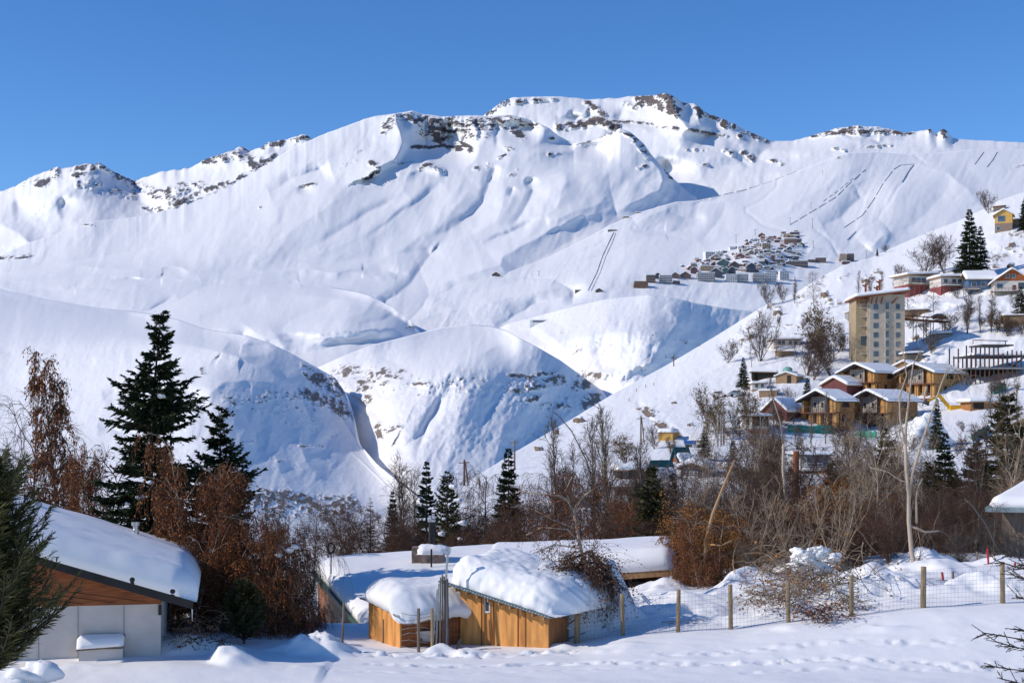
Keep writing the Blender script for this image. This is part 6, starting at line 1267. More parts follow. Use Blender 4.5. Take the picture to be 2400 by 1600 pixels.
r, w, h, d, mp = hut('gabled_chalet', 'chalet with a brown boarded gable over white walls at the right edge', 2372, 684, 78, 26, 12, -12, 'white_wall', 'gable', .72, .5, 1.0, wins=[((-.34,),(.35,),1.6,1.3),((.30,),(.25,),2.6,1.9,'glass')], door=(.06,'maroon'), balcony=(.02,2.6,'grey_wood',-.6,.15))
m = MB().prism([(-w/2+.05,h+.05),(w/2-.05,h+.05),(0,h+.72*(w/2)-.05)], -.12, -.004); g_ = m.build('gable_board', [M['brown_board']], r); win(r, [-1.2,.5], [h+.8], .95, 1.1, y=-.16)
r, w, h, d, mp = hut('yellow_house', 'small yellow house with a blue window over a stone floor high on the slope', 2352, 543, 36, 40, 7, -22, 'yellow_wall', 'gable', .62, .5, .7, base='stone', bh=20, wins=[((-.12,),(.60,),2.6,2.2,'window_blue','pale_wall'),((-.3,),(.10,),1.2,1.4)])
hut('flat_roofed_annex', 'dark annex with a flat snowy roof right of the yellow house', 2398, 530, 46, 14, 7, -15, 'grey_wood', 'flat', .8, .35, .8)
hut('wooden_hut', 'tiny grey wooden hut on the skyline above the yellow house', 2342, 493, 24, 9, 4, -20, 'grey_wood', 'flat', .3, .15, .3)
hut('board_garage', 'plain brown board garage at the right edge below the upper road', 2388, 762, 62, 22, 6, -8, 'tan_wall', 'flat', .1, .3, .2)
hut('retaining_hut', 'dark low timber building just right of the tower foot', 2142, 852, 40, 22, 6, 0, 'grey_wood', 'flat', .3, .5, .3, roofmat='dark_steel')
hut('concrete_shed', 'low concrete shed half buried in the shaded snow right of the tower', 2215, 792, 32, 9, 6, 6, 'concrete', 'flat', .2, .8, .3)
hut('road_wall_house', 'long low tan wall building behind the tower at the upper road', 2148, 742, 62, 14, 5, 0, 'tan_wall', 'flat', .3, .3, .2)
hut('grey_box_hut', 'grey box hut showing at the left side of the tower', 2000, 752, 22, 20, 5, 0, 'concrete', 'flat', 0, .3, .2)
# ---- left cluster of the village
hut('white_cabin', 'long white cabin on a timber deck left of the bare round tree', 1846, 814, 66, 17, 6, 4, 'white_wall', 'flat', .2, .6, .5, wins=[((-.3,-.15,.1,.3),(.42,),.9,1.0)], balcony=(.02,2.2,'tan_wall',-.5,.3))
hut('tan_shed', 'small tan shed with a sloping snow lid below the white cabin', 1846, 834, 30, 12, 5, 10, 'tan_wall', 'flat', .9, .5, .3)
hut('snow_roofed_barn', 'dark open barn with a snow roof beside the small green tank', 1790, 888, 54, 16, 6, -8, 'dark_open', 'flat', -.2, .5, .5)
hut('mint_shack', 'brown shack with a pale mint roof sheet under the green tank', 1842, 898, 44, 17, 6, -28, 'tan_wall', 'gable', .35, .25, .4, roofmat='pale_wall', door=(.15,'dark_open'))
hut('white_kiosk', 'small white hut on an orange block retaining wall', 1780, 914, 34, 14, 4, 0, 'white_wall', 'flat', .2, .45, .3, base='tan_wall', bh=1, wins=[((-.2,.2),(.45,),.7,.9,'glass')])
hut('block_terrace', 'orange block terrace stepping down below the small white hut', 1800, 930, 40, 13, 5, -14, 'tan_wall', 'flat', 0, .4, .1)
t = thing('water_tank', hs(1846, 874), 'round pale green water tank above the mint roofed shack', 'tank')
MB().tube([(0,0,-.5),(0,0,.6),(0,0,1.2),(0,0,1.5)], [1.2,1.3,1.25,.7], 16).build('tank_shell', [wallmat('mint', (.20,.42,.36))], t, smooth=True); MB().tube([(0,0,1.5),(0,0,1.62)], [.7,.5], 16).build('lid', [M['mint']], t)
hut('red_gable_house', 'maroon house with a steep gable behind the white and red house', 1815, 984, 50, 22, 9, -35, 'maroon', 'gable', .9, .5, .5)
hut('red_based_house', 'white two storey house with a red base and two square windows', 1782, 1016, 42, 40, 8, 5, 'pale_wall', 'flat', 0, .5, .5, base='pink_red', bh=11, wins=[((-.25,.25),(.45,),1.6,2.0,'dark_open')])
MB_ = hut('white_boxy_house', 'white boxy house with a wide dark framed window and cross railed balcony', 1912, 1108, 74, 40, 8, 2, 'pale_wall', 'flat', 0, .5, .4, base='dark_open', bh=8, roofmat='dark_steel', wins=[((-.05,.17),(.38,),1.9,2.0,'window_blue','dark_steel')], balcony=(.22,1.6,'pale_wall',-.5,.15))
hut('low_hut', 'low dark hut under a thick rounded snow roof at the left of the lower houses', 1484, 1122, 60, 18, 7, 6, 'dark_open', 'flat', .25, .85, .5, wins=[((-.3,.3),(.3,),.8,1.1,'glass','stud')])
def aframe(px, py, w, h, L, yaw, label):
    o = hs(px, py); mp = o[1]/F; fr = Frame(o, math.radians(yaw)); r = root(fr, 'a_frame_cabin', label, 'cabin'); w *= mp/2; h *= mp; L *= mp/abs(math.sin(math.radians(yaw)))
    MB().prism([(-w+.3,-2),(w-.3,-2),(w-.3,.6),(0,h-.4),(-w+.3,.6)], .5, L).build('wall', [M['brown_board']], r)
    m = MB().prism([(-w,0),(-w+.22,0),(.0,h-.26),(w-.22,0),(w,0),(0,h)], 0, L+.3); rf = m.build('roof', [M['teal_roof']], r)
    snow_slab('roof_snow', [(w*.5,.2,h*.5),(w+.9,.2,-.5),(w+.9,L,-.5),(w*.5,L,h*.5)], .5, r=.4, over=.1, parent=r, nu=14, nv=20, rough=.3)
    MB().box(-.5,.5,.42,.49,h*.28,h*.5).build('window', [M['window_blue']], r)
aframe(1578, 1083, 34, 36, 36, -58, 'teal roofed a frame cabin with an orange gable below the blue truck')
aframe(1524, 1122, 36, 44, 52, -58, 'larger teal roofed a frame cabin beside the low dark hut')
hut('grey_gable_house', 'grey house with a low gable, white railing and snow roof right of the a frames', 1622, 1120, 52, 24, 10, -14, 'concrete', 'gable', .42, .8, .8, wins=[((-.25,0,.25),(.25,),.9,1.2,'window_blue')], balcony=(.1,1.5,'white_wall',-.4,.3))
hut('buried_house', 'long house buried under a flat sheet of snow in the thicket', 1770, 1122, 90, 22, 8, 3, 'concrete', 'flat', .1, .9, .5)
hut('buried_house', 'low house sunk in snow behind the tall poplars', 1350, 1190, 74, 20, 7, 4, 'concrete', 'flat', .2, .8, .4)
hut('buried_house', 'flat snow roof showing in the thicket below the a frame cabins', 1475, 1160, 70, 16, 7, -4, 'stud', 'flat', .2, .7, .4)
hut('mustard_hut', 'mustard yellow hut with a square snow cap beside the dug road', 1560, 1032, 32, 17, 5, -20, 'yellow_wall', 'flat', 0, .8, .15)
hut('open_shelter', 'timber shelter with a long flat snow roof above the right hand firs', 2312, 958, 76, 15, 6, 3, 'osb_dark', 'flat', .2, .8, .7, roofmat='beam', wins=[((-.25,),(.05,),2.4,1.3,'dark_open','beam')])
o = at(2410, 1200, 62); fr = Frame(o, math.radians(-20)); fr.o[2] -= 1.0; e_ = root(fr, 'snow_roofed_house', 'brown house at the right edge under a steep white roof with a green grey gutter', 'house')
MB().box(-1.1, 8, .5, 4.0, -2.5, 1.05).build('wall', [M['grey_wood']], e_); MB().hexa([(-1.8,-.3,1.0),(9,-.3,1.0),(9,4.2,2.5),(.9,4.2,2.5),(-1.8,-.3,1.2),(9,-.3,1.2),(9,4.2,2.7),(.9,4.2,2.7)]).build('roof', [M['tin']], e_)
slab_on(fr, e_, [(-1.75,-.22,1.2),(9,-.22,1.2),(9,4.2,2.7),(.9,4.2,2.7)], .4, r=.5, over=.05, rough=.12, seed=77)
# ---- nets, banner, truck, cars, digger
def net(pts, h, label):
    P_ = [hs(px, py) for px, py in pts]; t = P_[len(P_)//2]; V = []; n = 0; P2 = []
    for a, b in zip(P_[:-1], P_[1:]):
        for k in range(6): P2.append(a+(b-a)*k/6)
    P2.append(P_[-1]); rr = random.Random(int(pts[0][0])); hh = [h*rr.uniform(.75,1.15) for _ in P2]
    for i, p in enumerate(P2):
        for k in range(4): V.append(p+np.array((rr.uniform(-.15,.15), rr.uniform(-.3,.3)-.35, -.4+(hh[i]+.4)*k/3)))
    n = len(P2); Fq = [(i*4+k, (i+1)*4+k, (i+1)*4+k+1, i*4+k+1) for i in range(n-1) for k in range(3)]
    o = mesh_obj('safety_net', np.array(V), Fq, M['net_green'], smooth=True); md = o.modifiers.new('thickness', 'SOLIDIFY'); md.thickness = .05
    tag(o, label, 'netting')
net([(1846,1013),(1880,1012),(1920,1014),(1956,1016)], 1.6, 'long green safety net at the foot of the lower left chalet')
net([(2005,1022),(2030,1026),(2054,1026)], 1.5, 'short green safety net at the foot of the lower right chalet')
net([(2276,1034),(2300,1022),(2320,1014)], 1.5, 'green safety net half hidden by the dark fir at the right')
net([(2328,923),(2340,920),(2356,912)], 2.0, 'green tarpaulin bundle on the snow below the steel skeleton')
o = hs(2172, 1050); mp = o[1]/F; fr = Frame(o, math.radians(-4)); bn = root(fr, 'banner', 'pale blue banner with a red emblem in front of the big snow heap', 'banner'); k_ = mp
MB().box(-34*k_, 0, 0, .08, 6*k_, 31*k_).build('panel', [M['banner_blue']], bn); MB().box(.01, 36*k_, .0, .08, 9*k_, 31*k_).build('panel', [M['banner_navy']], bn)
MB().box(-33*k_, -3*k_, -.04, -.003, 6.2*k_, 10*k_).box(3*k_, 35*k_, -.04, -.003, 28*k_, 31*k_).build('stripe', [M['banner_red']], bn)
m = MB(); 
for (a, b, c, d_) in ((-28,-26.5,17,25),(-26.4,-23,23.5,25),(-26.4,-23,20.2,21.8),(-26.4,-23,17,18.4),(-23,-22,18.5,20.2),(-23,-22,21.9,23.4),(-21,-19.8,17,25),(-19.7,-18,20.4,21.8)): m.box(a*k_, b*k_, -.04, -.003, c*k_, d_*k_)
m.build('emblem', [M['banner_red']], bn)
for x in (-33, -2, 34): MB().box(x*k_-.08, x*k_+.08, .085, .25, -2, 31*k_).build('post', [M['grey_wood']], bn)
o = hs(1625, 1047); fr = Frame(o, math.radians(-22)); tk = root(fr, 'dump_truck', 'blue tipper truck with a white cab parked where the dug road ends', 'truck'); s_ = 40*o[1]/F/7.0
B = lambda *a: MB().box(*[v*s_ for v in a])
B(-3.4,3.2,-.9,.9,.75,1.0).build('chassis', [M['dark_steel']], tk)
MB().hexa([tuple(c*s_ for c in v) for v in ((-3.5,-1.15,1.1),(1.3,-1.15,1.1),(1.3,1.15,1.1),(-3.5,1.15,1.1),(-3.8,-1.25,2.7),(1.4,-1.25,2.7),(1.4,1.25,2.7),(-3.8,1.25,2.7))]).build('tipper_bed', [M['truck_blue']], tk)
m = MB()
for x in np.linspace(-3.2, 1.0, 7): m.box(x*s_-.05, x*s_+.05, -1.34*s_, -1.255*s_, 1.15*s_, 2.6*s_)
m.build('bed_rib', [M['truck_blue']], tk)
cb = B(1.55,3.3,-1.15,1.15,1.0,3.0).build('cab', [M['white_wall']], tk); B(1.8,2.7,-1.18,-1.151,1.9,2.7).box(3.301*s_,3.33*s_,-1*s_,1*s_,1.9*s_,2.8*s_).build('cab_window', [M['glass']], cb)
for x in (-2.6,-1.4,2.5):
    for y in (-1,1): MB().tube([(x*s_,(y*.85)*s_,.5*s_),(x*s_,(y*1.2)*s_,.5*s_)], .52*s_, 14).build('wheel', [M['black']], tk)
def car(px, py, yaw, label, mat):
    o = hs(px, py); fr = Frame(o, math.radians(yaw)); r = root(fr, 'parked_car', label, 'car')
    m = MB().prism([(-2.1,.35),(2.1,.35),(2.15,.8),(1.2,.95),(.7,1.45),(-1.1,1.5),(-1.9,1.0),(-2.15,.9)], -.85, .85); m.build('body', [mat], r)
    MB().prism([(.66,1.0),(.45,1.38),(-.95,1.42),(-1.5,1.02)], -.88, -.853).build('side_window', [M['glass']], r)
    for x in (-1.3,1.35):
        for y in (-.8,.8): MB().tube([(x,y-.1,.33),(x,y+.1,.33)], .34, 12).build('wheel', [M['black']], r)
    snow_slab('snow_cap', [(-1.3,-.8,1.46),(.75,-.8,1.42),(.75,.8,1.42),(-1.3,.8,1.46)], .3, r=.25, over=.04, parent=r, nu=12, nv=8)
car(2201, 748, 6, 'dark snow topped car parked on the road behind the footbridge', M['dark_steel']); car(1686, 931, -8, 'white snow topped car on the slope track, left of the grey one', M['white_wall']); car(1728, 929, -4, 'grey snow topped car on the slope track below the tan shacks', M['grey_metal'])
o = hs(2212, 962); fr = Frame(o, 0); dg = root(fr, 'excavator', 'yellow excavator arm bent over the top of the big snow heap', 'excavator'); mp = o[1]/F
q3 = lambda px, py, y=0: ((px-2212)*mp, y, (962-py)*mp)
MB().bar(q3(2228,958), q3(2200,925), .55, .7).build('boom', [M['yellow_paint']], dg); MB().bar(q3(2202,925), q3(2172,942), .4, .5).build('stick', [M['yellow_paint']], dg)
MB().hexa([q3(2164,945,-.5),q3(2176,950,-.5),q3(2176,950,.6),q3(2164,945,.6),q3(2168,938,-.5),q3(2177,941,-.5),q3(2177,941,.6),q3(2168,938,.6)]).build('bucket', [M['dark_steel']], dg)
MB().bar(q3(2214,942,.5), q3(2190,934,.5), .2).build('hydraulic_ram', [M['steel']], dg)
MB().box(1.2,4.2,-1,1.2,-.6,1.2).build('body', [M['yellow_paint']], dg); MB().box(-.6,3.8,-1.6,-1.1,-1.6,-.7).build('track', [M['black']], dg)
a = hs(2160, 952); tag(MB().bar(a-(0,0,.6), at(2172, 906, a[1]-2), .32).build('white_beam', [M['pale_wall']]), 'white beam slanting up from the top of the big snow heap', 'beam')
# ---- utility poles
for (px, pb, pt, arm, mt, lab) in ((1682,1045,968,0,'concrete','leftmost of the close row of concrete poles above the truck'),(1690,1045,972,0,'concrete','second of the close row of concrete poles above the truck'),(1696,1042,942,1,'grey_wood','taller wooden pole with a crossarm in the row above the truck'),(1718,1030,972,1,'concrete','pale pole standing right of the close row above the truck'),(1656,1032,972,0,'grey_wood','thin wooden pole left of the close row above the truck'),
  (1502,1042,974,1,'grey_wood','twin legged wooden pole below the dug road'),(1411,1060,984,1,'grey_wood','pole with a crossarm on the open white slope'),(1206,1100,1030,1,'grey_wood','pole behind the layered spruce at the edge of the slope'),(1088,1138,1076,1,'rust_steel','reddish pole with two crossarms at the gorge rim'),(1579,858,832,1,'rust_steel','short reddish pole on the skyline of the slope')):
    o = hs(px, pb); mp = o[1]/F; t = thing('utility_pole', o, lab, 'pole'); hh = (pb-pt)*mp
    MB().tube([(0,0,-1),(0,0,hh)], [.20,.13], 8).build('shaft', [M[mt]], t)
    if arm: MB().bar((-.9,0,hh-.6),(.9,0,hh-.5), .14).build('crossarm', [M[mt]], t)
    if px in (1502, 1088): MB().bar((.8,0,-1),(.15,0,hh-.3), .2).build('strut', [M[mt]], t)
for (px, pb) in ((1474,940),(1491,918),(1513,908),(1532,904),(1527,845),(1640,812)):
    o = hs(px, pb); mp = o[1]/F; tag(MB().bar(o-(0,0,.5), o+np.array((.1,0,8*mp)), .16).build('fence_stake', [M['grey_wood']]), 'short dark stake on the bare snow slope near the skyline', 'stake', 'stakes along the slope skyline')
# ---- boulders with snow caps
def boulder(px, py, wpx, hpx, label, seed):
    wpx *= .8; hpx *= .72
    o = hs(px, py+4); mp = o[1]/F; w = wpx*mp/2; h = hpx*mp
    t = thing('boulder', o, label, 'boulder'); V, Fc = blob(seed, 1.0, 1.0, 15); V = V+.16*np.stack([np.round(V[:,0]*2.2+V[:,2])/2.2-V[:,0], V[:,1]*0, np.round(V[:,2]*2)/2-V[:,2]], 1)
    V = V/np.abs(V).max(0)*np.array((w, w*.9, h*.62))+np.array((0,w*.3,h*.30)); mesh_obj('rock', V, Fc, M['boulder'], t)
    zc = V[:,2].min()+(V[:,2].max()-V[:,2].min())*.62; cap = V.copy(); k = sstep(zc-.1*h, zc+.3*h, V[:,2]); cap[:,2] += k*h*.07-(1-k)*h*.25; cap[:,:2] = (cap[:,:2]-cap[:,:2].mean(0))*(1.0+.06*k[:,None]-.25*(1-k[:,None]))+cap[:,:2].mean(0)+np.array((w*.06,0)); mesh_obj('snow_cap', cap, Fc, M['clump'], t, smooth=True)
M['boulder'] = simple_mat('boulder', (.26,.19,.14), .9, .4, .9, bump=.4)
for i, (px, py, a, b, lab) in enumerate(((1358,986,40,22,'largest snow capped boulder on the skyline above the gorge'),(1305,1014,16,24,'narrow upright boulder on the skyline with a snow hat'),(1262,1052,32,18,'flat boulder at the skyline low on the slope'),(1618,994,20,12,'brown boulder below the dug road near the olive tree'),(1580,942,18,10,'grey boulder on the slope above the dug road'),(2030,660,26,20,'brown outcrop boulder above the tower roof, left of the poplars'),(1826,735,34,26,'craggy boulder at the edge of the slope left of the white cabin'),(1762,790,18,26,'tall brown boulder beside the bare tree on the slope edge'),(1935,692,28,26,'brown crag boulder on the snow nose, left of the tower'),(2150,792,20,20,'triangular brown rock in the snow right of the tower'),(2372,575,26,20,'brown rock pile below the yellow house'),(2370,625,24,22,'dark rock directly above the gabled chalet'))):
    boulder(px, py, a, b, lab, 300+i*3)
# ---- trees on the hillside
HT = [('spruce_a',2272,653,492,'tall dark spruce on the slope above the blue house',1.15),('spruce_b',2298,640,530,'second dark spruce close behind the tall one above the blue house',1.3),('spruce_a',2403,545,462,'dark conifer cut by the right edge beside the yellow house',1.3),
 ('round_bare',2168,646,572,'broad leafless crown left of the tall spruce above the red house',1.35),('round_bare',2215,640,556,'second broad leafless crown touching the tall spruce',1.2),('round_bare',2122,660,622,'small leafless bush left of the broad crowns',1.3),('round_bare',2318,500,448,'egg shaped leafless tree on the skyline',.95),('spruce_b',2056,601,582,'tiny conifer on the skyline left',1.3),('round_bare',2074,592,576,'tiny leafless bush on the skyline',1.2),
 ('poplar_a',2014,700,640,'thin leafless tree rising above the left of the tower roof',1.0),('poplar_b',2040,700,650,'leafless tree rising behind the tower roof posts',1.0),('poplar_a',2066,690,640,'thin leafless tree between the tower roof posts',1.0),('poplar_a',2098,690,636,'leafless tree rising above the right of the tower roof',1.0),('birch_a',2190,742,668,'leafless tree in front of the red and white house',1.0),('birch_a',2130,740,660,'leafless tree beside the tower top and the red house',1.0),
 ('poplar_b',2266,782,684,'tallest of the leafless poplars below the blue house',1.1),('poplar_a',2298,780,700,'slender leafless poplar right of the tallest below the blue house',1.1),('poplar_b',2322,778,690,'leafless poplar above the steel skeleton',1.1),('round_bare',2245,700,672,'dark bush under the white bungalow deck',1.3),('olive_fir',2393,745,672,'olive fir at the right edge below the gabled chalet',1.2),
 ('round_bare',1802,716,664,'tan leafless bush on the slope edge, left of a pair',.9),('round_bare',1836,708,664,'tan leafless bush on the slope edge, middle',.8),('poplar_b',1862,712,655,'thin leafless tree on the slope edge beside the crag',.8),('birch_a',1908,732,646,'thin leafless tree standing on the snow nose left of the tower',.8),
 ('round_bare',1782,846,740,'spreading leafless tree with dark limbs on the slope edge',.9),('birch_a',1762,860,790,'thin leafless sapling beside the spreading tree',.8),('round_bare',1705,850,800,'round leafless bush on the open slope',1.2),('birch_a',1818,840,780,'thin leafless tree left of the white cabin',.9),
 ('round_olive',1925,850,738,'large twiggy tree with olive remains left of the tower',1.1),('round_bare',1890,880,790,'dark brown leafless tree below the large twiggy one',1.2),('round_bare',1948,880,786,'dark leafless tree against the foot of the tower',1.1),('round_bare',1905,890,835,'brown leafless bush above the dark red cabin',1.4),('round_bare',1880,770,748,'small leafless bush above the large twiggy tree',1.2),
 ('spruce_a',1742,912,838,'small dark conifer left of the barn',1.2),('pine',1748,915,885,'short dark pine at the foot of the small conifer',1.5),('pine',1772,905,872,'short dark pine beside the barn corner',1.3),
 ('round_olive',1664,1018,925,'olive brown tree on the slope above the truck',1.0),('round_olive',1680,1030,960,'lower olive brown tree beside the concrete poles',1.0),('round_olive',1758,1012,928,'olive twiggy tree left of the white and red house',.95),('round_olive',1730,1024,955,'pale olive twiggy tree right of the concrete poles',.9),('olive_fir',1892,940,885,'dark fir left of the dark red cabin',1.0),('round_bare',1850,950,910,'bare bush left of the dark fir',1.2),
 ('spruce_a',1652,1078,1000,'dark conifer right of the blue truck',1.35),('pine',1718,1090,1030,'dark conifer under the pale pole',1.2),('round_olive',1465,1094,1032,'bent olive grey tree above the low dark hut',1.5),('round_olive',1574,1068,1030,'dark bush between the mustard hut and the truck',1.0),('round_bare',1535,1052,1000,'thin grey bush left of the mustard hut',1.0),
 ('round_bare',1990,1050,1000,'brown bush below the green net',1.5),('poplar_a',1935,1040,930,'thin pale tree in front of the lower left chalet',1.0),('poplar_a',1900,1050,960,'thin leafless tree in front of the green net',1.0),('poplar_a',2325,1000,900,'leafless poplars above the dark firs, left',1.2),('poplar_b',2355,1000,880,'leafless poplar above the dark firs, middle',1.2),('poplar_a',2385,990,890,'leafless poplar at the right edge above the dark firs',1.2),
 ('spruce_a',2196,1060,935,'thin dark tree rising in front of the big snow heap',.8),('poplar_a',1810,1060,900,'thin leafless tree before the maroon gable',.9),('poplar_b',1870,1090,985,'brown leafless tree before the green net, left',1.0)]
for k_, px, py, tp, lab, wd in HT:
    tree(k_, px, 0, tp, lab, base=hs(px, py), wide=wd, cat='shrub' if 'bush' in lab else 'tree', name='shrub' if 'bush' in lab else None)

V, Q = blob(35, 1.0, 1.0, 44); V = V/np.abs(V).max(0); nz = (fbm(V[:,0]*3+5, V[:,2]*3+V[:,1]*2, 4, 8)-.5)*.22+(fbm(V[:,0]*11, V[:,2]*11+V[:,1]*7, 3, 9)-.5)*.07
V = V*(1+nz)[:,None]; V[:,:2] *= (1.15-.35*np.clip(V[:,2:3], 0, 1)); o = hs(2160, 1050); mp = o[1]/F
tag(mesh_obj('snow_heap', V*np.array((86*mp, 70*mp, 92*mp))+o+np.array((0,1,-4*mp)), Q, M['clump'], smooth=True), 'biggest ploughed snow heap, piled between the lower right chalet and the banner', 'snow heap')

rb = random.Random(5)
for i in range(120):
    px, py = rb.uniform(1640, 2395), rb.uniform(715, 1090)
    if py < 1000-(px-1560)*.8+90: continue
    if (1865 < px < 2275 and 845 < py < 1005) or (1990 < px < 2125 and 690 < py < 870) or (2260 < px and 790 < py < 900): continue
    k_ = rb.choice(['round_bare','round_bare','birch_b','round_olive']); hh = rb.uniform(14, 46)
    lab = {'round_bare':'small brown leafless bush dotted on the village hillside','birch_b':'small red brown leafless tree dotted on the village hillside','round_olive':'small olive brown bush dotted on the village hillside'}[k_]
    tree(k_, px, 0, py-hh, lab, base=hs(px, py), wide=rb.uniform(1.0,1.5), cat='tree' if k_ == 'birch_b' else 'shrub', name=None if k_ == 'birch_b' else 'shrub', group=lab.replace('bush','bushes').replace('tree','trees'))
# ================================================================ THE DISTANT SKI VILLAGE, FENCES AND LIFTS
def sp(px, py): return ground('ski_slope', px, py)
VC = dict(brown=(.115,.075,.055), brick=(.23,.10,.065), grey=(.22,.21,.205), white=(.58,.56,.54), ochre=(.36,.25,.16), dark=(.055,.06,.075), teal=(.09,.14,.13), tan=(.27,.21,.16), maroon=(.13,.05,.05))
for k, c in VC.items(): M['v_'+k] = simple_mat('village_'+k, tuple(min(.75, v*1.45) for v in c), .8, .2, .15)
M['v_glass'] = simple_mat('village_glass', (.10,.12,.16), .25, .3, .1)
GRP = 'buildings of the distant ski village'
def vb(x0, y0, x1, y1, col, label, floors=3, roof='flat', yaw=0.0, d=None, band='v_glass', seed=0, split=0, side=None, name='village_building', group=GRP, base=None):
    """building whose front fills columns x0..x1 and rows y0 (eave) .. y1 (foot)"""
    o = sp((x0+x1)/2, y1) if base is None else base; mp = o[1]/F; w = (x1-x0)*mp; h = (y1-y0)*mp; d = d or max(9, w*.6)
    fr = Frame(o, math.radians(yaw)); r = root(fr, name, label, 'building', group)
    m = MB()
    if roof == 'gable': rh = w*.30; m.prism([(-w/2,-8),(w/2,-8),(w/2,h),(0,h+rh),(-w/2,h)], 0, d)
    elif roof == 'lean': m.hexa([(-w/2-2*mp,0,-8),(w/2,0,-8),(w/2,d,-8),(-w/2-2*mp,d,-8),(-w/2+3*mp,3,h),(w/2-1*mp,3,h),(w/2-1*mp,d,h),(-w/2+3*mp,d,h)])
    else: m.box(-w/2, w/2, 0, d, -8, h)
    m.build('wall', [M['v_'+col]], r)
    m = MB(); fh = h/max(1, floors)
    if roof != 'lean':
        bays = max(2, int(w/4.5)) if floors > 1 else 1
        for f in range(floors):
            z = f*fh+fh*.35
            for b in range(bays):
                a = -w/2+w*(b+.14)/bays; m.box(a, a+w*.72/bays, -.18, -.01, z, z+fh*.45)
        m.build('window_row', [M[band]], r)
        if floors >= 4:
            m = MB()
            for f in range(1, floors): m.box(-w/2, w/2, -1.2, -.19, f*fh-.15, f*fh+.75)
            m.build('balcony', [M['v_white' if col in ('grey','white') else 'v_tan']], r)
    if roof == 'gable':
        a = w/2+1.2; s_ = rh/(w/2); z = h-s_*1.2; T = 1.1
        MB().prism([(-a,z),(0,h+rh),(a,z),(a,z+T),(0,h+rh+T),(-a,z+T)], -1.2, d+1).build('roof_snow', [M['roof_snow']], r, smooth=False)
    elif roof == 'flat': MB().box(-w/2-.5, w/2+.5, -.7, d+.5, h+.01, h+1.0).box(-w/2-.6, w/2+.6, -.8, d+.6, h-.4, h).build('roof_snow', [M['roof_snow']], r)
    if side: MB().box(w/2+.01, w/2+.5, .3, d, -8, h).build('side_wall', [M['v_'+side]], r)
    return r
Z = lambda x, y: (1460+x/4.523, 530+y/4.523)
def vz(x0, y0, x1, y1, *a, **k):
    p, q = Z(x0, y0), Z(x1, y1); return vb(p[0], p[1], q[0], q[1], *a, **k)
vz(112,580,272,660,'brown','brown block with leaning walls at the lowest left corner of the distant village', roof='lean')
vz(250,515,345,602,'brown','grey brown tower block left of the front row in the distant village', 5); vz(390,520,520,612,'grey','wider grey tower block second in the front row of the distant village', 5, side='brown'); vz(535,578,605,614,'brick','tiny brick building in front of the distant village', 1)
vz(792,492,975,592,'grey','grey and maroon slab block in the front row of the distant village', 5, side='brown'); vz(1090,512,1210,596,'white','left half of the long white slab in the front row of the distant village', 6); vz(1212,505,1330,598,'grey','right half of the long white slab in the front row of the distant village', 6)
vz(1380,502,1500,600,'grey','left half of the long grey slab in the front row of the distant village', 6, side='brown'); vz(1502,498,1626,600,'white','right half of the long grey slab in the front row of the distant village', 6, side='brown'); vz(1662,478,1760,574,'white','striped white block with a brown side ending the front row of the distant village', 6, yaw=8, side='brown')
for i, (a, b, c, d_, col, lab) in enumerate(((510,515,600,555,'brown','gabled chalet behind the grey tower blocks of the distant village'),(605,515,720,556,'brown','wider gabled chalet left of the maroon slab in the distant village'),(915,485,1055,545,'dark','steep gabled dark chalet right of the maroon slab in the distant village'),(345,508,392,560,'dark','narrow gabled chalet between the two tower blocks of the distant village'),(720,450,790,505,'maroon','reddish gabled chalet above the maroon slab in the distant village'),(1055,455,1120,515,'teal','left of three dark gabled blocks in the middle of the distant village'),(1122,450,1195,512,'dark','second of three dark gabled blocks in the middle of the distant village'),(1000,385,1135,440,'teal','large teal green gabled block in the middle of the distant village'),(1135,400,1230,470,'brown','third dark gabled block in the middle of the distant village'),(1318,415,1410,490,'dark','tall dark gabled block right of the middle of the distant village'),(1200,310,1290,345,'brick','brown gabled chalet high in the middle of the distant village'),(930,330,1040,362,'tan','tan gabled chalet under the white row in the distant village'))):
    vz(a, b, c, d_, col, lab, 3, 'gable', yaw=-8+i*1.5)
vz(822,420,940,476,'ochre','left of the ochre brown blocks in the middle of the distant village', 3); vz(940,425,1060,462,'ochre','right of the ochre brown blocks in the middle of the distant village', 2); vz(1488,418,1690,452,'white','long low white row behind the grey slab in the distant village', 2); vz(1505,480,1650,498,'dark','long low dark building behind the grey slab in the distant village', 1)
vz(1770,365,1960,430,'dark','broad dark blue balconied block at the right of the distant village', 4, yaw=-6); vz(1612,350,1705,405,'dark','dark blue block left of the broad balconied one in the distant village', 4); vz(1740,318,1862,358,'dark','dark terraced block above the broad balconied one in the distant village', 3); vz(2042,332,2152,386,'brown','brown block standing apart at the right of the distant village', 3, yaw=-10); vz(1960,352,2040,385,'brown','low brown block beside the one standing apart at the right of the village', 2)
vz(872,275,985,345,'white','big white block at the upper left of the distant village', 4, yaw=14); vz(985,270,1060,318,'white','second white block behind the big one at the upper left of the village', 3); vz(1712,130,1840,195,'brick','large brown chalet block near the top of the distant village', 4, yaw=-6, side='brown'); vz(1775,62,1872,98,'brown','topmost long brown building of the distant village', 2); vz(1840,135,1895,182,'brown','dark block right of the large brown chalet block near the village top', 3)
for i in range(5): vz(1360+i*24,212-i*18,1420+i*24,232-i*18,'ochre','step of the ochre terrace building climbing the upper village', 1, group='steps of the ochre terrace building')
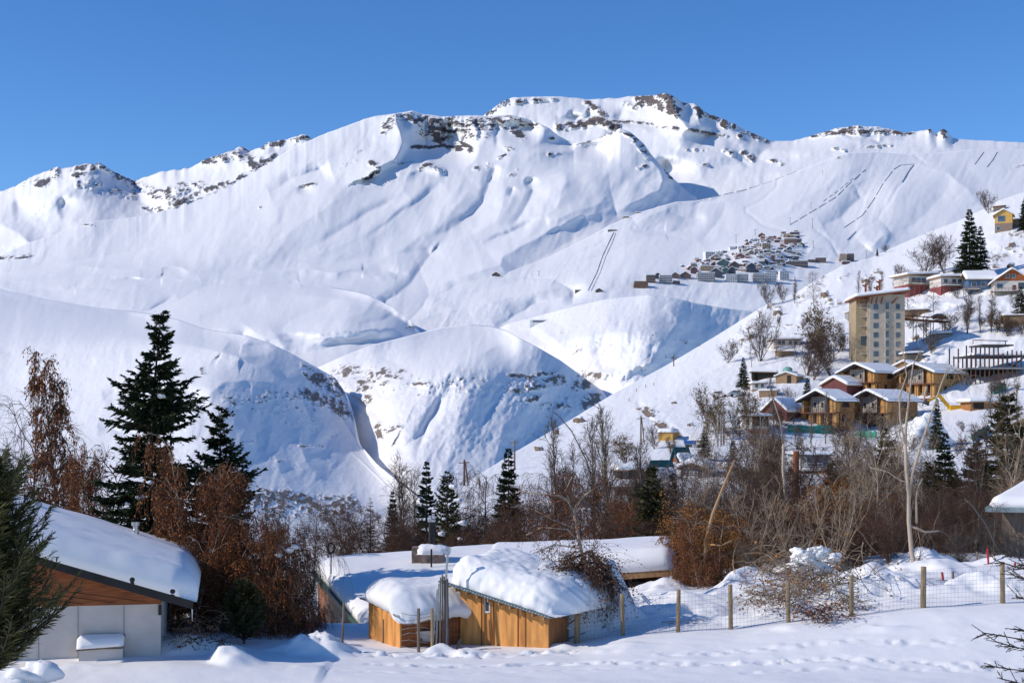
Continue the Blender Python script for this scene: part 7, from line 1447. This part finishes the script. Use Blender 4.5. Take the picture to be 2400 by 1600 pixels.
vz(1478,180,1565,262,'ochre','ochre tower house in the upper middle of the distant village', 4); vz(1320,235,1370,290,'maroon','dark maroon block beside the white house in the upper village', 4); vz(1265,240,1322,292,'white','white block beside the dark maroon one in the upper village', 4); vz(1575,305,1610,372,'maroon','narrow maroon tower house in the middle right of the distant village', 4); vz(1425,292,1500,340,'white','white square house in the middle of the distant village', 3)
vb(1967,594,1986,614,'tan','large tan and brown building on the far side of the near slope', 4, 'lean'); vb(1986,594,2002,612,'brown','brown balcony wing of the large building on the far side of the near slope', 4)
vb(1975,612,1992,620,'maroon','small red roofed house under the large building by the near slope', 1)
# the crowd of chalets climbing between them
pl = np.array([(600,440),(760,370),(900,330),(1020,285),(1110,225),(1240,185),(1330,150),(1480,115),(1560,95),(1700,70),(1860,60),(1900,120),(1890,200),(1910,290),(1880,340),(1750,420),(1650,470),(1300,500),(1000,480),(720,490)], float)
def inside(x, y):
    c = False; n = len(pl)
    for i in range(n):
        (xa, ya), (xb, yb) = pl[i], pl[i-1]
        if (ya > y) != (yb > y) and x < (xb-xa)*(y-ya)/(yb-ya)+xa: c = not c
    return c
rr = random.Random(12); taken = []; n = 0
LB = dict(brown='brown snow roofed chalet crowded among others in the distant village', brick='reddish brick snow roofed chalet crowded among others in the distant village', grey='grey snow roofed building crowded among others in the distant village', white='white snow roofed building crowded among others in the distant village', ochre='ochre snow roofed chalet crowded among others in the distant village', dark='dark snow roofed chalet crowded among others in the distant village', tan='tan snow roofed chalet crowded among others in the distant village')
for _ in range(9000):
    if n >= 165: break
    x, y = rr.uniform(600, 1910), rr.uniform(60, 500)
    if not inside(x, y) or any(abs(x-a) < 25 and abs(y-b) < 14 for a, b in taken): continue
    taken.append((x, y)); n += 1
    w = rr.uniform(30, 70); h = rr.uniform(14, 32); col = rr.choice(['brown','brown','brick','brick','grey','dark','ochre','tan','white'])
    vz(x-w/2, y-h, x+w/2, y, col, LB[col], 2 if h < 26 else 3, 'gable' if rr.random() < .3 else 'flat', yaw=rr.uniform(-22, 22), group=col+' chalets crowded in the distant village')
# mountain huts
for (x0,y0,x1,y1,col,lab,fl) in ((1153,643,1172,648,'brown','lone hut on the ridge left of the lift','gable'),(1460,507,1475,511,'ochre','small hut on the crest above the lift top','flat'),(1490,497,1502,500,'ochre','second small hut on the crest above the lift top','flat'),(1396,680,1412,685,'brown','dark gabled hut at the foot of the lift','gable'),(1348,679,1362,684,'brown','dark flat hut at the foot of the lift, left','flat'),(1425,538,1446,542,'brown','dark top station of the lift','flat')):
    vb(x0, y0, x1, y1, col, lab, 1, fl, d=8, group='huts on the ski slopes')
vb(1242,748,1290,755,'white','long pale shed at the edge of the lower dome', 1, 'flat', d=10, base=ground('snow_dome', 1266, 757), group=None, name='long_shed')
# avalanche fences and lift lines on the slopes
M['fence_dark'] = simple_mat('slope_fence', (.40,.38,.37), .85, .3, .1)
def strip(pts, hpx, label, group, dash=None, layer_='ski_slope', name='snow_fence', cat='snow fence'):
    P2 = []
    for (a, b), (c, d_) in zip(pts[:-1], pts[1:]):
        n = max(2, int(math.hypot(c-a, d_-b)/5)); P2 += [(a+(c-a)*k/n, b+(d_-b)*k/n) for k in range(n)]
    P2.append(pts[-1]); run = []; r_ = random.Random(int(pts[0][0])); 
    segs = [P2] if not dash else [P2[i:i+dash+1] for i in range(0, len(P2)-1, dash+1)]
    for s in segs:
        if len(s) < 2: continue
        G = [ground(layer_, *p) for p in s]; m = MB(); v = []; n = len(G)
        for g in G:
            hh = .42*hpx*g[1]/F*r_.uniform(.85,1.1); t = 1.0; v += [g+(0,-.5*t,-3), g+(0,-.5*t,hh), g+(0,.5*t,hh), g+(0,.5*t,-3)]
        f = [(4*i+k, 4*(i+1)+k, 4*(i+1)+(k+1) % 4, 4*i+(k+1) % 4) for i in range(n-1) for k in range(4)]+[(0,1,2,3),(4*n-1,4*n-2,4*n-3,4*n-4)]
        tag(m.add(v, f).build(name, [M['fence_dark']]), label, cat, group)
strip([(1852,527),(1900,498),(1960,462),(1985,436),(2028,398)], 3.0, 'dark dashed snow fence climbing left of the twin fences on the ski slope', 'dashes of the left climbing snow fence', 4)
strip([(1930,472),(1960,450),(2000,418)], 2.2, 'short upper dashes beside the left climbing snow fence', 'dashes beside the left climbing snow fence', 2)
strip([(1978,534),(2020,506),(2045,472),(2070,430),(2094,398),(2110,388)], 3.2, 'dark dashed snow fence, left of the twin fences that end at the crest', 'dashes of the left twin snow fence', 6)
strip([(2110,388),(2142,385)], 2.8, 'short level snow fence joining the tops of the twin fences', None)
strip([(2114,428),(2128,404),(2141,387)], 4.2, 'short thick snow fence at the top right of the twin pair', None)
strip([(1985,563),(2006,543)], 3.0, 'short snow fence low on the ski slope above the near hillside', None)
strip([(2284,386),(2306,356)], 3.4, 'left of two snow fences near the skyline at the right', None); strip([(2313,392),(2326,376),(2337,357)], 3.4, 'right of two snow fences near the skyline at the right', None)
strip([(1378,681),(1398,640),(1412,600),(1426,570),(1438,545)], 3.4, 'left rail of the steep dark lift track above the lone hut', None, name='lift_track', cat='lift track'); strip([(1385,682),(1406,640),(1420,600),(1434,570),(1443,546)], 2.2, 'thin right rail of the steep dark lift track above the lone hut', None, name='lift_track', cat='lift track')
strip([(1634,474),(1655,468),(1700,455),(1746,445),(1800,428),(1872,400)], 1.6, 'thin dark fence along the crest above the distant village', 'dashes of the crest fence', 5)
for (px, pb, pt, lab) in ((1904,534,512,'lift pylon above the right end of the distant village'),(1852,528,510,'lift pylon at the foot of the left climbing snow fence'),(1901,490,475,'lift pylon halfway along the left climbing snow fence'),(1725,570,550,'lift pylon left of the top of the distant village'),(1770,552,538,'lift pylon just above the distant village'),(1928,410,400,'small lift pylon high on the ski slope'),(1906,582,565,'lift pylon on the slope right of the distant village'),(2031,620,588,'lift pylon beyond the skyline of the near slope'),(1540,478,468,'lift pylon on the crest above the lift track'),(1263,648,635,'pylon near the foot of the dark ridge')):
    o = sp(px, pb); mp = o[1]/F; t = thing('lift_pylon', o, lab, 'pylon'); hh = (pb-pt)*mp
    MB().tube([(0,0,-3),(0,0,hh)], [.9,.6], 8).build('shaft', [M['concrete']], t); MB().bar((-3.5,0,hh-.5),(3.5,0,hh-.5), .8).build('crossarm', [M['concrete']], t)
# ================================================================ LIGHT, SKY, CAMERA
SUN = Vector((-.85, -.17, .53)).normalized()
sun = bpy.data.lights.new('sun', 'SUN'); sun.energy = 3.45; sun.angle = math.radians(.5); sun.color = (1, .92, .815)
so = bpy.data.objects.new('sun', sun); COL.objects.link(so); so.rotation_euler = (-SUN).to_track_quat('-Z', 'Y').to_euler()
so.location = (-40, -20, 60)
w = bpy.data.worlds.new('World'); SC.world = w; w.use_nodes = True
nt = w.node_tree; bg = nt.nodes['Background']
sky = nt.nodes.new('ShaderNodeTexSky'); sky.sky_type = 'NISHITA'; sky.sun_disc = False
sky.sun_elevation = math.asin(SUN.z); sky.sun_rotation = math.atan2(SUN.x, SUN.y)
sky.altitude = 2500; sky.air_density = 1.0; sky.dust_density = 0.0; sky.ozone_density = 3.0
hs = nt.nodes.new('ShaderNodeHueSaturation'); hs.inputs['Saturation'].default_value = 1.25; hs.inputs['Hue'].default_value = .507; hs.inputs['Value'].default_value = 1.55
nt.links.new(sky.outputs[0], hs.inputs['Color']); nt.links.new(hs.outputs[0], bg.inputs['Color']); bg.inputs['Strength'].default_value = .10
cam = bpy.data.cameras.new('camera'); cam.sensor_width = 36.0; cam.lens = 36.0*F/2400
cam.shift_y = (HZ-800)/2400; cam.clip_start = .5; cam.clip_end = 40000
co = bpy.data.objects.new('camera', cam); COL.objects.link(co); co.rotation_euler = (math.pi/2, 0, 0); SC.camera = co
SC.view_settings.view_transform = 'Standard'; SC.view_settings.look = 'None'; SC.view_settings.gamma = 1; SC.view_settings.use_curve_mapping = False
SC.view_settings.exposure = .06
SC.render.resolution_x = 1024; SC.render.resolution_y = 682
SC.cycles.max_bounces = 6; SC.cycles.diffuse_bounces = 3; SC.cycles.use_denoising = True
